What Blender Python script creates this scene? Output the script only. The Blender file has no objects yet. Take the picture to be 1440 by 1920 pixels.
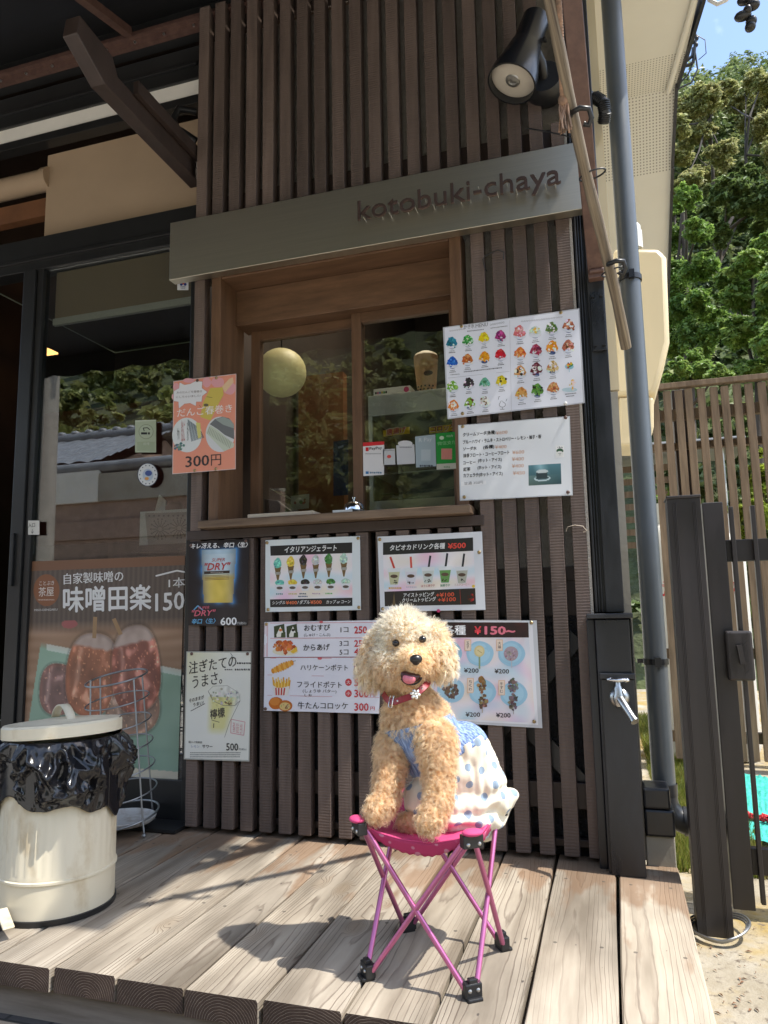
import bpy, bmesh, math, random
import numpy as np
from mathutils import Vector, Matrix, noise as mnoise

# ------------------------------------------------------------------ camera, world, sun
F_PX = 1361.609
MW = np.array([[0.95484598, 0.05737639, 0.29150834], [0.29655211, -0.12443092, -0.94687581], [-0.01805567, 0.99056797, -0.13582745]])
CAM = np.array([0.0, -2.11907518, 0.68])
scene = bpy.context.scene
col = scene.collection
cd = bpy.data.cameras.new('camera')
co = bpy.data.objects.new('camera', cd); col.objects.link(co)
cd.sensor_fit = 'VERTICAL'; cd.sensor_height = 36.0; cd.lens = F_PX / 1920 * 36.0
cd.clip_start = 0.05; cd.clip_end = 2000
mw = Matrix.Identity(4)
q = Matrix([list(r) for r in MW]).to_quaternion().normalized()
mw = Matrix.Translation(Vector(CAM)) @ q.to_matrix().to_4x4()
co.matrix_world = mw
scene.camera = co

SUN = Vector((0.564, -0.055, 1.0)).normalized()
elev = math.asin(SUN.z); azim = math.atan2(SUN.x, SUN.y)
w = bpy.data.worlds.new('World'); scene.world = w; w.use_nodes = True
nt = w.node_tree; nt.nodes.clear()
sky = nt.nodes.new('ShaderNodeTexSky'); sky.sky_type = 'NISHITA'; sky.sun_disc = False
sky.sun_elevation = elev; sky.sun_rotation = azim; sky.air_density = 1.0; sky.dust_density = 1.1; sky.ozone_density = 1.2
tc = nt.nodes.new('ShaderNodeTexCoord')
nz = nt.nodes.new('ShaderNodeTexNoise'); nz.inputs['Scale'].default_value = 5.0; nz.inputs['Detail'].default_value = 7
rp = nt.nodes.new('ShaderNodeValToRGB'); rp.color_ramp.elements[0].position = .5; rp.color_ramp.elements[1].position = .74
rp.color_ramp.elements[1].color = (.75, .75, .75, 1)
mx = nt.nodes.new('ShaderNodeMixRGB'); mx.inputs['Color2'].default_value = (9, 9.5, 10, 1)
bg = nt.nodes.new('ShaderNodeBackground'); bg.inputs['Strength'].default_value = 0.15
wo = nt.nodes.new('ShaderNodeOutputWorld')
L = nt.links.new
L(tc.outputs['Generated'], nz.inputs['Vector']); L(nz.outputs['Fac'], rp.inputs['Fac']); L(rp.outputs['Color'], mx.inputs['Fac'])
L(sky.outputs['Color'], mx.inputs['Color1']); L(mx.outputs['Color'], bg.inputs['Color']); L(bg.outputs['Background'], wo.inputs['Surface'])
sl = bpy.data.lights.new('sun', 'SUN'); sl.energy = 2.7; sl.angle = math.radians(0.55); sl.color = (1.0, .955, .88)
so = bpy.data.objects.new('sun', sl); col.objects.link(so)
so.rotation_euler = SUN.to_track_quat('Z', 'Y').to_euler(); so.location = (3, -1, 8)
scene.view_settings.view_transform = 'Standard'; scene.view_settings.look = 'None'
scene.view_settings.exposure = 1.25; scene.view_settings.gamma = 1.0
scene.cycles.max_bounces = 16; scene.cycles.transparent_max_bounces = 16; scene.cycles.diffuse_bounces = 12; scene.cycles.transmission_bounces = 12
scene.cycles.caustics_reflective = False; scene.cycles.caustics_refractive = False
scene.cycles.use_denoising = True

# ------------------------------------------------------------------ helpers
rnd = random.Random(5); rs = np.random.RandomState(7)
def ray(u, v): return MW @ np.array([u - 720.0, 960.0 - v, -F_PX])
def onY(u, v, y=0.0): d = ray(u, v); return CAM + d * ((y - CAM[1]) / d[1])
def onZ(u, v, z=0.0): d = ray(u, v); return CAM + d * ((z - CAM[2]) / d[2])
def onX(u, v, x): d = ray(u, v); return CAM + d * ((x - CAM[0]) / d[0])
def V(p): return Vector((float(p[0]), float(p[1]), float(p[2])))
def lin1(c): c /= 255.0; return c / 12.92 if c <= .04045 else ((c + .055) / 1.055) ** 2.4
def S(r, g, b, k=1.0): return (lin1(r) * k, lin1(g) * k, lin1(b) * k)

class MB:
    def __init__(s): s.v = []; s.f = []; s.m = []; s.c = []
    def add(s, vs, fs, m=0, c=None):
        o = len(s.v); s.v += [tuple(float(a) for a in p) for p in vs]
        s.f += [tuple(i + o for i in f) for f in fs]; s.m += [m] * len(fs)
        if c is not None and len(np.shape(c)) == 1: c = [c] * len(vs)
        s.c += list(c) if c is not None else [(1, 1, 1)] * len(vs)
        return s
    def box(s, x0, x1, y0, y1, z0, z1, m=0, c=None):
        vs = [(x, y, z) for x in (x0, x1) for y in (y0, y1) for z in (z0, z1)]
        return s.add(vs, [(0, 1, 3, 2), (4, 6, 7, 5), (0, 4, 5, 1), (2, 3, 7, 6), (0, 2, 6, 4), (1, 5, 7, 3)], m, c)
    def obox(s, c, ax, h, m=0, cc=None):
        ax = [Vector(a).normalized() for a in ax]; c = Vector(c)
        vs = [c + ax[0] * h[0] * i + ax[1] * h[1] * j + ax[2] * h[2] * k for i in (-1, 1) for j in (-1, 1) for k in (-1, 1)]
        return s.add(vs, [(0, 1, 3, 2), (4, 6, 7, 5), (0, 4, 5, 1), (2, 3, 7, 6), (0, 2, 6, 4), (1, 5, 7, 3)], m, cc)
    def bar(s, a, b, wd, hg, up=(0, 0, 1), m=0):
        a = Vector(a); b = Vector(b); d = (b - a); l = d.length; d.normalize(); x = d.cross(Vector(up)).normalized(); z = x.cross(d)
        return s.obox((a + b) / 2, (d, x, z), (l / 2, wd / 2, hg / 2), m)
    def tube(s, pts, r, n=10, m=0, closed=False, c=None):
        P = [Vector(p) for p in pts]; k = len(P)
        R = r if hasattr(r, '__len__') else [r] * k
        prev = None; vs = []
        for i in range(k):
            t = (P[(i + 1) % k] - P[i - 1]) if closed else (P[min(i + 1, k - 1)] - P[max(i - 1, 0)])
            if t.length < 1e-9: t = Vector((0, 0, 1))
            t.normalize()
            if prev is None:
                x = t.cross(Vector((0, 0, 1)))
                if x.length < .05: x = t.cross(Vector((1, 0, 0)))
            else: x = prev - t * prev.dot(t)
            x.normalize(); prev = x; y = t.cross(x)
            for j in range(n):
                a = 2 * math.pi * j / n; vs.append(P[i] + (x * math.cos(a) + y * math.sin(a)) * R[i])
        fs = []
        for i in range(k if closed else k - 1):
            for j in range(n):
                a = i * n + j; b = i * n + (j + 1) % n; i2 = (i + 1) % k
                fs.append((a, b, i2 * n + (j + 1) % n, i2 * n + j))
        if not closed: fs += [tuple(range(n - 1, -1, -1)), tuple((k - 1) * n + j for j in range(n))]
        return s.add(vs, fs, m, c)
    def lathe(s, prof, n=32, o=(0, 0, 0), ax=(0, 0, 1), m=0, c=None, sx=1.0):
        az = Vector(ax).normalized(); x = az.cross(Vector((0, 1, 0)))
        if x.length < .05: x = az.cross(Vector((1, 0, 0)))
        x.normalize(); y = az.cross(x); o = Vector(o); vs = []
        for r, h in prof:
            for j in range(n):
                a = 2 * math.pi * j / n; vs.append(o + az * h + (x * math.cos(a) * sx + y * math.sin(a)) * max(r, 1e-5))
        fs = []
        for i in range(len(prof) - 1):
            for j in range(n): fs.append((i * n + j, i * n + (j + 1) % n, (i + 1) * n + (j + 1) % n, (i + 1) * n + j))
        return s.add(vs, fs, m, c)
    def ell(s, c, r, n=16, m=0, ax=None, cc=None):
        ax = ax or ((1, 0, 0), (0, 1, 0), (0, 0, 1)); A = [Vector(a) for a in ax]; c = Vector(c); vs = []; k = n // 2
        for i in range(k + 1):
            t = math.pi * i / k
            for j in range(n):
                a = 2 * math.pi * j / n
                vs.append(c + A[0] * r[0] * math.sin(t) * math.cos(a) + A[1] * r[1] * math.sin(t) * math.sin(a) + A[2] * r[2] * math.cos(t))
        fs = [(i * n + j, (i + 1) * n + j, (i + 1) * n + (j + 1) % n, i * n + (j + 1) % n) for i in range(k) for j in range(n)]
        return s.add(vs, fs, m, cc)
    def prism(s, pts, off, m=0, c=None):
        n = len(pts); off = Vector(off); P = [Vector(p) for p in pts]
        vs = P + [p + off for p in P]
        fs = [tuple(range(n)), tuple(range(2 * n - 1, n - 1, -1))] + [(i, i + n, (i + 1) % n + n, (i + 1) % n) for i in range(n)]
        return s.add(vs, fs, m, c)
    def grid(s, fn, nu, nv, m=0, c=None):
        vs = [fn(i / nu, j / nv) for j in range(nv + 1) for i in range(nu + 1)]
        fs = [(j * (nu + 1) + i, j * (nu + 1) + i + 1, (j + 1) * (nu + 1) + i + 1, (j + 1) * (nu + 1) + i) for j in range(nv) for i in range(nu)]
        return s.add(vs, fs, m, c)
    def build(s, name, mats, parent=None, smooth=None, bevel=0.0, recalc=True, color=False):
        me = bpy.data.meshes.new(name); me.from_pydata(s.v, [], s.f)
        if not isinstance(mats, (list, tuple)): mats = [mats]
        for mm in mats: me.materials.append(mm)
        me.polygons.foreach_set('material_index', s.m)
        if color:
            at = me.color_attributes.new('Col', 'FLOAT_COLOR', 'POINT')
            a = np.ones((len(s.v), 4), np.float32); a[:, :3] = np.array(s.c, np.float32).reshape(-1, 3); at.data.foreach_set('color', a.ravel())
        if recalc:
            bm = bmesh.new(); bm.from_mesh(me); bmesh.ops.recalc_face_normals(bm, faces=bm.faces); bm.to_mesh(me); bm.free()
        if smooth is not None:
            me.polygons.foreach_set('use_smooth', [True] * len(me.polygons))
            if smooth < 180: me.set_sharp_from_angle(angle=math.radians(smooth))
        me.update()
        o = bpy.data.objects.new(name, me); col.objects.link(o)
        if bevel:
            b = o.modifiers.new('bevel', 'BEVEL'); b.width = bevel; b.segments = 2; b.limit_method = 'ANGLE'; b.angle_limit = math.radians(40)
        if parent is not None: adopt(o, parent)
        return o

def wmat(p):
    m = Matrix.Translation(p.location) @ p.rotation_euler.to_matrix().to_4x4()
    return m if p.parent is None else wmat(p.parent) @ p.matrix_parent_inverse @ m
def adopt(o, parent):
    o.parent = parent; o.matrix_parent_inverse = wmat(parent).inverted()
def thing(name, label, cat, loc=(0, 0, 0), group=None):
    o = bpy.data.objects.new(name, None); col.objects.link(o); o.empty_display_size = .1
    o.location = V(loc); o['label'] = label; o['category'] = cat
    if group: o['group'] = group
    return o
def tag(o, label, cat, group=None):
    o['label'] = label; o['category'] = cat
    if group: o['group'] = group
    return o
def kind(o, k, label=None):
    o['kind'] = k
    if label: o['label'] = label
    return o
def fastmesh(name, vs, faces_n, idx, mats, parent=None, colr=None, smooth=True):
    # vs (N,3); faces all with faces_n corners; idx flat
    me = bpy.data.meshes.new(name); nf = len(idx) // faces_n
    me.vertices.add(len(vs)); me.vertices.foreach_set('co', np.asarray(vs, np.float32).ravel())
    me.loops.add(len(idx)); me.loops.foreach_set('vertex_index', np.asarray(idx, np.int32))
    me.polygons.add(nf); me.polygons.foreach_set('loop_start', np.arange(nf, dtype=np.int32) * faces_n)
    me.polygons.foreach_set('use_smooth', np.full(nf, smooth))
    for mm in (mats if isinstance(mats, (list, tuple)) else [mats]): me.materials.append(mm)
    if colr is not None:
        at = me.color_attributes.new('Col', 'FLOAT_COLOR', 'POINT')
        a = np.ones((len(vs), 4), np.float32); a[:, :3] = colr; at.data.foreach_set('color', a.ravel())
    me.update(calc_edges=True); me.validate()
    o = bpy.data.objects.new(name, me); col.objects.link(o)
    if parent is not None: adopt(o, parent)
    return o

# ------------------------------------------------------------------ materials
def newmat(name):
    m = bpy.data.materials.new(name); m.use_nodes = True; t = m.node_tree
    return m, t, t.nodes['Principled BSDF'], t.nodes['Material Output']
def N(t, typ, **kw):
    n = t.nodes.new(typ)
    for k, v in kw.items():
        if k in n.inputs: n.inputs[k].default_value = v
        else: setattr(n, k, v)
    return n
def mat(name, c, rough=.6, metal=0.0, var=.15, vscale=(8, 8, 8), bump=0.0, bscale=None, bdist=.002, coat=0.0, spec=.5, col2=None, vdetail=5, coords='Object', contrast=(.3, .7), rvar=.0, sheen=0, trans=0):
    m, t, p, o = newmat(name)
    p.inputs['Roughness'].default_value = rough; p.inputs['Metallic'].default_value = metal
    p.inputs['Coat Weight'].default_value = coat; p.inputs['Coat Roughness'].default_value = .08; p.inputs['Specular IOR Level'].default_value = spec
    c = tuple(c)
    if col2 is None: a = tuple(x * (1 - var) for x in c); b = tuple(min(1, x * (1 + var)) for x in c)
    else: a, b = c, tuple(col2)
    tcn = N(t, 'ShaderNodeTexCoord'); mp = N(t, 'ShaderNodeMapping'); mp.inputs['Scale'].default_value = vscale
    t.links.new(tcn.outputs[coords], mp.inputs['Vector'])
    oi = N(t, 'ShaderNodeObjectInfo'); va = N(t, 'ShaderNodeVectorMath', operation='MULTIPLY_ADD')
    va.inputs[1].default_value = (37, 53, 71); t.links.new(oi.outputs['Random'], va.inputs[0]); t.links.new(mp.outputs['Vector'], va.inputs[2])
    nn = N(t, 'ShaderNodeTexNoise', Scale=1.0, Detail=vdetail, Roughness=.6); t.links.new(va.outputs[0], nn.inputs['Vector'])
    r = N(t, 'ShaderNodeValToRGB'); r.color_ramp.elements[0].position = contrast[0]; r.color_ramp.elements[1].position = contrast[1]
    r.color_ramp.elements[0].color = (*a, 1); r.color_ramp.elements[1].color = (*b, 1)
    t.links.new(nn.outputs['Fac'], r.inputs['Fac']); t.links.new(r.outputs['Color'], p.inputs['Base Color'])
    if rvar:
        mr = N(t, 'ShaderNodeMapRange'); mr.inputs['To Min'].default_value = max(0, rough - rvar); mr.inputs['To Max'].default_value = min(1, rough + rvar)
        mr.inputs['From Min'].default_value = .3; mr.inputs['From Max'].default_value = .7
        t.links.new(nn.outputs['Fac'], mr.inputs['Value']); t.links.new(mr.outputs['Result'], p.inputs['Roughness'])
    if bump:
        mp2 = N(t, 'ShaderNodeMapping'); mp2.inputs['Scale'].default_value = bscale or vscale; t.links.new(tcn.outputs[coords], mp2.inputs['Vector'])
        n2 = N(t, 'ShaderNodeTexNoise', Scale=1.0, Detail=4); t.links.new(mp2.outputs['Vector'], n2.inputs['Vector'])
        bp = N(t, 'ShaderNodeBump', Strength=bump, Distance=bdist); t.links.new(n2.outputs['Fac'], bp.inputs['Height']); t.links.new(bp.outputs['Normal'], p.inputs['Normal'])
    if sheen: p.inputs['Sheen Weight'].default_value = sheen
    return m
def m_attr(name, rough=.5, coat=0.0, translucent=0.0, spec=.5, mult=1.0, bump=0):
    m, t, p, o = newmat(name); a = N(t, 'ShaderNodeAttribute', attribute_name='Col')
    t.links.new(a.outputs['Color'], p.inputs['Base Color']); p.inputs['Roughness'].default_value = rough; p.inputs['Coat Weight'].default_value = coat
    p.inputs['Coat Roughness'].default_value = .15; p.inputs['Specular IOR Level'].default_value = spec
    if bump:
        tcn = N(t, 'ShaderNodeTexCoord'); n2 = N(t, 'ShaderNodeTexNoise', Scale=bump, Detail=3); t.links.new(tcn.outputs['Object'], n2.inputs['Vector'])
        bp = N(t, 'ShaderNodeBump', Strength=.25, Distance=.004); t.links.new(n2.outputs['Fac'], bp.inputs['Height']); t.links.new(bp.outputs['Normal'], p.inputs['Normal'])
    if translucent:
        tr = N(t, 'ShaderNodeBsdfTranslucent'); t.links.new(a.outputs['Color'], tr.inputs['Color'])
        mx = N(t, 'ShaderNodeMixShader'); mx.inputs[0].default_value = translucent
        t.links.new(p.outputs[0], mx.inputs[1]); t.links.new(tr.outputs[0], mx.inputs[2]); t.links.new(mx.outputs[0], o.inputs['Surface'])
    return m
def m_glass(name, k=1.6, tint=(.85, .88, .86), base=.0):
    m, t, p, o = newmat(name); t.nodes.remove(p)
    ge = N(t, 'ShaderNodeNewGeometry'); dp_ = N(t, 'ShaderNodeVectorMath', operation='DOT_PRODUCT'); t.links.new(ge.outputs['Incoming'], dp_.inputs[0]); t.links.new(ge.outputs['Normal'], dp_.inputs[1])
    ab = N(t, 'ShaderNodeMath', operation='ABSOLUTE'); t.links.new(dp_.outputs['Value'], ab.inputs[0]); om = N(t, 'ShaderNodeMath', operation='SUBTRACT'); om.inputs[0].default_value = 1.0; t.links.new(ab.outputs[0], om.inputs[1])
    pw = N(t, 'ShaderNodeMath', operation='POWER'); pw.inputs[1].default_value = 5.0; t.links.new(om.outputs[0], pw.inputs[0]); fr = N(t, 'ShaderNodeMath', operation='MULTIPLY_ADD'); fr.inputs[1].default_value = .96; fr.inputs[2].default_value = .042; t.links.new(pw.outputs[0], fr.inputs[0])
    mu = N(t, 'ShaderNodeMath', operation='MULTIPLY_ADD', use_clamp=True); mu.inputs[1].default_value = k; mu.inputs[2].default_value = base
    tr = N(t, 'ShaderNodeBsdfTransparent'); tr.inputs['Color'].default_value = (*tint, 1)
    gl = N(t, 'ShaderNodeBsdfGlossy', Roughness=0.0); mx = N(t, 'ShaderNodeMixShader')
    t.links.new(fr.outputs[0], mu.inputs[0]); t.links.new(mu.outputs[0], mx.inputs[0]); t.links.new(tr.outputs[0], mx.inputs[1]); t.links.new(gl.outputs[0], mx.inputs[2]); t.links.new(mx.outputs[0], o.inputs['Surface'])
    return m
def m_emit(name, c, s):
    m, t, p, o = newmat(name); p.inputs['Base Color'].default_value = (*c, 1); p.inputs['Emission Color'].default_value = (*c, 1); p.inputs['Emission Strength'].default_value = s
    return m
def m_wood_deck(name, stain=0.0, grain=1.0):
    """solid wood: rings round a pith below each plank, so tops show grain lines and ends show arches"""
    m, t, p, o = newmat(name); ln = t.links.new
    tcn = N(t, 'ShaderNodeTexCoord'); oi = N(t, 'ShaderNodeObjectInfo'); geo = N(t, 'ShaderNodeNewGeometry')
    ro = N(t, 'ShaderNodeVectorMath', operation='SCALE'); ro.inputs[0].default_value = (3.1, 17.3, 5.7); ln(oi.outputs['Random'], ro.inputs['Scale'])
    ad = N(t, 'ShaderNodeVectorMath', operation='ADD'); ln(tcn.outputs['Object'], ad.inputs[0]); ln(ro.outputs[0], ad.inputs[1])
    def noise(scale, detail, vec=ad.outputs[0], sc3=(1, 1, 1)):
        mp = N(t, 'ShaderNodeMapping'); mp.inputs['Scale'].default_value = sc3; ln(vec, mp.inputs['Vector'])
        n = N(t, 'ShaderNodeTexNoise', Scale=scale, Detail=detail); ln(mp.outputs['Vector'], n.inputs['Vector']); return n.outputs['Fac']
    def mth(op, a, b=None, c=None):
        n = N(t, 'ShaderNodeMath', operation=op)
        for i, x in enumerate((a, b, c)):
            if x is None: continue
            if hasattr(x, 'is_linked'): ln(x, n.inputs[i])
            else: n.inputs[i].default_value = x
        return n.outputs[0]
    sp = N(t, 'ShaderNodeSeparateXYZ'); ln(tcn.outputs['Object'], sp.inputs[0]); X, Y, Z = sp.outputs
    n1 = noise(1.0, 2, sc3=(5, 1.3, 5)); n2 = noise(1.0, 3, sc3=(40, 5, 40))
    off = mth('MULTIPLY_ADD', oi.outputs['Random'], .06, -.03)
    xs = mth('ADD', mth('ADD', X, off), mth('MULTIPLY_ADD', n1, .05, -.025))
    zs = mth('ADD', mth('ADD', Z, mth('MULTIPLY_ADD', mth('FRACT', mth('MULTIPLY', oi.outputs['Random'], 7.3)), .055, .048)), mth('MULTIPLY_ADD', noise(1.0, 1, sc3=(2, .9, 2)), .05, -.025))
    r = mth('SQRT', mth('ADD', mth('MULTIPLY', xs, xs), mth('MULTIPLY', zs, zs)))
    r = mth('ADD', r, mth('MULTIPLY_ADD', n2, .006, -.003))
    # knots
    mp = N(t, 'ShaderNodeMapping'); mp.inputs['Scale'].default_value = (6.5, 3.3, 0); ln(ad.outputs[0], mp.inputs['Vector'])
    vo = N(t, 'ShaderNodeTexVoronoi', Scale=1.0); ln(mp.outputs['Vector'], vo.inputs['Vector'])
    kd = mth('ADD', vo.outputs['Distance'], mth('MULTIPLY_ADD', n2, .06, -.03))
    kn = N(t, 'ShaderNodeMapRange', clamp=True); kn.inputs['From Min'].default_value = .2; kn.inputs['From Max'].default_value = .07; ln(kd, kn.inputs['Value'])
    r = mth('MULTIPLY_ADD', mth('POWER', kn.outputs[0], 2.0), .022, r)
    fr = mth('FRACT', mth('MULTIPLY', r, 200.0))
    line = N(t, 'ShaderNodeValToRGB'); e = line.color_ramp.elements; e[0].position = .0; e[0].color = (0, 0, 0, 1); e[1].position = .72; e[1].color = (.10, .10, .10, 1)
    e2 = line.color_ramp.elements.new(.9); e2.color = (1, 1, 1, 1); e3 = line.color_ramp.elements.new(.98); e3.color = (.1, .1, .1, 1)
    ln(fr, line.inputs['Fac'])
    strength = mth('MULTIPLY', line.outputs['Color'], mth('MULTIPLY_ADD', noise(1.0, 3, sc3=(16, 1.6, 16)), 2.2, -.50))
    c1 = N(t, 'ShaderNodeValToRGB'); c1.color_ramp.elements[0].color = (.245, .21, .165, 1); c1.color_ramp.elements[1].color = (.475, .425, .35, 1)
    c1.color_ramp.elements[0].position = .3; c1.color_ramp.elements[1].position = .65
    ln(noise(1.0, 6, sc3=(22, 2.2, 22)), c1.inputs['Fac'])
    tint = N(t, 'ShaderNodeMixRGB', blend_type='MULTIPLY'); tint.inputs['Fac'].default_value = 1
    tr = N(t, 'ShaderNodeValToRGB'); tr.color_ramp.elements[0].color = (.86, .84, .82, 1); tr.color_ramp.elements[1].color = (1.06, 1.02, .96, 1); ln(oi.outputs['Random'], tr.inputs['Fac'])
    ln(c1.outputs['Color'], tint.inputs['Color1']); ln(tr.outputs['Color'], tint.inputs['Color2'])
    mg = N(t, 'ShaderNodeMixRGB'); mg.inputs['Color2'].default_value = (.13, .095, .07, 1); ln(mth('MULTIPLY', mth('MINIMUM', mth('MAXIMUM', strength, 0.0), .9), grain), mg.inputs['Fac']); ln(tint.outputs['Color'], mg.inputs['Color1'])
    mk = N(t, 'ShaderNodeMixRGB'); mk.inputs['Color2'].default_value = (.27, .2, .13, 1); ln(mth('MULTIPLY', kn.outputs[0], .5), mk.inputs['Fac']); ln(mg.outputs['Color'], mk.inputs['Color1'])
    last = mk
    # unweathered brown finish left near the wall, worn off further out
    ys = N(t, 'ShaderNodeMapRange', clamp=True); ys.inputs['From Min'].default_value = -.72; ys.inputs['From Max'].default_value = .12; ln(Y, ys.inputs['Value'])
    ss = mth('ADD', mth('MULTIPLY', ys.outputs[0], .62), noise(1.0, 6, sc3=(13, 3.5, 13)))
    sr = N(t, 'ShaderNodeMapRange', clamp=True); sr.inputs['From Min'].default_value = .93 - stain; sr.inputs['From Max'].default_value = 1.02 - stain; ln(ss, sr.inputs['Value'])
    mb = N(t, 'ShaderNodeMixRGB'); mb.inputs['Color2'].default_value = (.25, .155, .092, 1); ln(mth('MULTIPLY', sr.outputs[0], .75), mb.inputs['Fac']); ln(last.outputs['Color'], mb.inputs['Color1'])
    # nail heads / dark spots
    mp3 = N(t, 'ShaderNodeMapping'); mp3.inputs['Scale'].default_value = (30, 14, 0); ln(ad.outputs[0], mp3.inputs['Vector'])
    v3 = N(t, 'ShaderNodeTexVoronoi', Scale=1.0); ln(mp3.outputs['Vector'], v3.inputs['Vector'])
    sm = N(t, 'ShaderNodeMapRange', clamp=True); sm.inputs['From Min'].default_value = .085; sm.inputs['From Max'].default_value = .05; ln(v3.outputs['Distance'], sm.inputs['Value'])
    md = N(t, 'ShaderNodeMixRGB'); md.inputs['Color2'].default_value = (.12, .1, .085, 1); ln(mth('MULTIPLY', sm.outputs[0], mth('GREATER_THAN', noise(1.0, 1, sc3=(6, 6, 6)), .56)), md.inputs['Fac']); ln(mb.outputs['Color'], md.inputs['Color1'])
    # end grain
    en = N(t, 'ShaderNodeSeparateXYZ'); ln(geo.outputs['True Normal'], en.inputs[0])
    isend = mth('GREATER_THAN', mth('ABSOLUTE', en.outputs[1]), .8)
    ec = N(t, 'ShaderNodeValToRGB'); ec.color_ramp.elements[0].color = (.085, .055, .04, 1); ec.color_ramp.elements[0].position = .45; ec.color_ramp.elements[1].color = (.42, .33, .25, 1); ec.color_ramp.elements[1].position = .95
    ln(mth('MULTIPLY', line.outputs['Color'], mth('MULTIPLY_ADD', noise(60, 3), .9, .5)), ec.inputs['Fac'])
    me = N(t, 'ShaderNodeMixRGB'); ln(isend, me.inputs['Fac']); ln(md.outputs['Color'], me.inputs['Color1']); ln(ec.outputs['Color'], me.inputs['Color2'])
    dr = N(t, 'ShaderNodeMapRange', clamp=True); dr.inputs['From Min'].default_value = .38; dr.inputs['From Max'].default_value = .62; dr.inputs['To Min'].default_value = .72; dr.inputs['To Max'].default_value = 1.08; ln(noise(1.0, 7, sc3=(4, 2.2, 4)), dr.inputs['Value'])
    sxx = mth('SUBTRACT', mth('ABSOLUTE', X), .046); syy = mth('SUBTRACT', mth('FRACT', mth('MULTIPLY_ADD', Y, 2.7, .83)), .5); syy = mth('MULTIPLY', syy, .37)
    scd = mth('SQRT', mth('ADD', mth('MULTIPLY', sxx, sxx), mth('MULTIPLY', syy, syy))); scm = mth('LESS_THAN', scd, .0042)
    msx = N(t, 'ShaderNodeMixRGB'); msx.inputs['Color2'].default_value = (.10, .085, .07, 1); ln(mth('MULTIPLY', scm, .8), msx.inputs['Fac']); ln(me.outputs['Color'], msx.inputs['Color1']); me = msx
    dm = N(t, 'ShaderNodeVectorMath', operation='SCALE'); ln(me.outputs['Color'], dm.inputs[0]); ln(dr.outputs[0], dm.inputs['Scale'])
    ln(dm.outputs[0], p.inputs['Base Color']); p.inputs['Roughness'].default_value = .85; p.inputs['Specular IOR Level'].default_value = .25
    bp = N(t, 'ShaderNodeBump', Strength=.5, Distance=.002); bp.invert = True; ln(mth('ADD', strength, mth('MULTIPLY', n2, .6)), bp.inputs['Height']); ln(bp.outputs['Normal'], p.inputs['Normal'])
    return m
def m_sawn(name, c, var=.25, grooves=True, strength=.5):
    m = mat(name, c, rough=.62, var=var, vscale=(30, 30, 3), spec=.35, vdetail=6)
    t = m.node_tree; p = t.nodes['Principled BSDF']; ln = t.links.new
    tcn = N(t, 'ShaderNodeTexCoord'); sp = N(t, 'ShaderNodeSeparateXYZ'); ln(tcn.outputs['Object'], sp.inputs[0])
    wv = N(t, 'ShaderNodeTexWave', wave_type='BANDS', bands_direction='Z'); wv.inputs['Scale'].default_value = 38; wv.inputs['Distortion'].default_value = 1.4; wv.inputs['Detail'].default_value = 2; wv.inputs['Detail Scale'].default_value = 1.5
    ln(tcn.outputs['Object'], wv.inputs['Vector'])
    n = N(t, 'ShaderNodeTexNoise', Scale=90, Detail=3); ln(tcn.outputs['Object'], n.inputs['Vector'])
    a = N(t, 'ShaderNodeMath', operation='MULTIPLY_ADD'); a.inputs[1].default_value = .8; ln(n.outputs['Fac'], a.inputs[0]); ln(wv.outputs['Fac'], a.inputs[2])
    oi2 = N(t, 'ShaderNodeObjectInfo'); mrr = N(t, 'ShaderNodeMapRange'); mrr.inputs['To Min'].default_value = .74; mrr.inputs['To Max'].default_value = 1.22; ln(oi2.outputs['Random'], mrr.inputs['Value'])
    scn = N(t, 'ShaderNodeVectorMath', operation='SCALE'); src = p.inputs['Base Color'].links[0].from_socket; ln(src, scn.inputs[0]); ln(mrr.outputs[0], scn.inputs['Scale']); ln(scn.outputs[0], p.inputs['Base Color'])
    bp = N(t, 'ShaderNodeBump', Strength=strength, Distance=.0012); ln(a.outputs[0], bp.inputs['Height']); ln(bp.outputs['Normal'], p.inputs['Normal'])
    return m

M = {}
M['slat'] = m_sawn('brown_slat_wood', (.118, .086, .071))
M['stucco'] = mat('grey_stucco', (.30, .275, .24), rough=.95, var=.12, vscale=(60, 60, 60), bump=.9, bscale=(260, 260, 260), bdist=.004)
M['blackgravel'] = mat('black_stucco', (.012, .012, .013), rough=.5, var=.5, vscale=(70, 70, 70), bump=1, bscale=(140, 140, 140), bdist=.008)
M['darkbrown'] = mat('dark_brown_paint', (.045, .03, .025), rough=.5, var=.2, vscale=(20, 20, 3))
M['black'] = mat('black_paint', (.014, .015, .018), rough=.35, var=.3, vscale=(14, 14, 5), bump=.15, bscale=(60, 60, 20), rvar=.12)
M['blackdusty'] = mat('worn_black_paint', (.012, .013, .016), col2=(.035, .037, .042), rough=.38, vscale=(9, 9, 2.5), vdetail=9, contrast=(.42, .75), bump=.2, bscale=(90, 90, 30), rvar=.15)
M['frame'] = mat('black_door_frame', (.018, .018, .018), rough=.35, var=.25, vscale=(4, 4, 4))
M['winwood'] = mat('brown_window_wood', (.135, .073, .040), rough=.5, var=.28, vscale=(7, 40, 40), spec=.4, vdetail=6)
M['winwoodv'] = mat('brown_window_wood_upright', (.135, .073, .040), rough=.5, var=.28, vscale=(40, 40, 5), spec=.4, vdetail=6)
M['sillwood'] = mat('worn_sill_wood', (.085, .05, .028), col2=(.2, .135, .085), rough=.55, vscale=(6, 60, 60), vdetail=8)
M['steel'] = mat('brushed_steel', (.64, .59, .48), rough=.41, metal=1.0, var=.05, vscale=(3, 3, 260), bump=.04, bscale=(3, 3, 600), bdist=.001)
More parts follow.
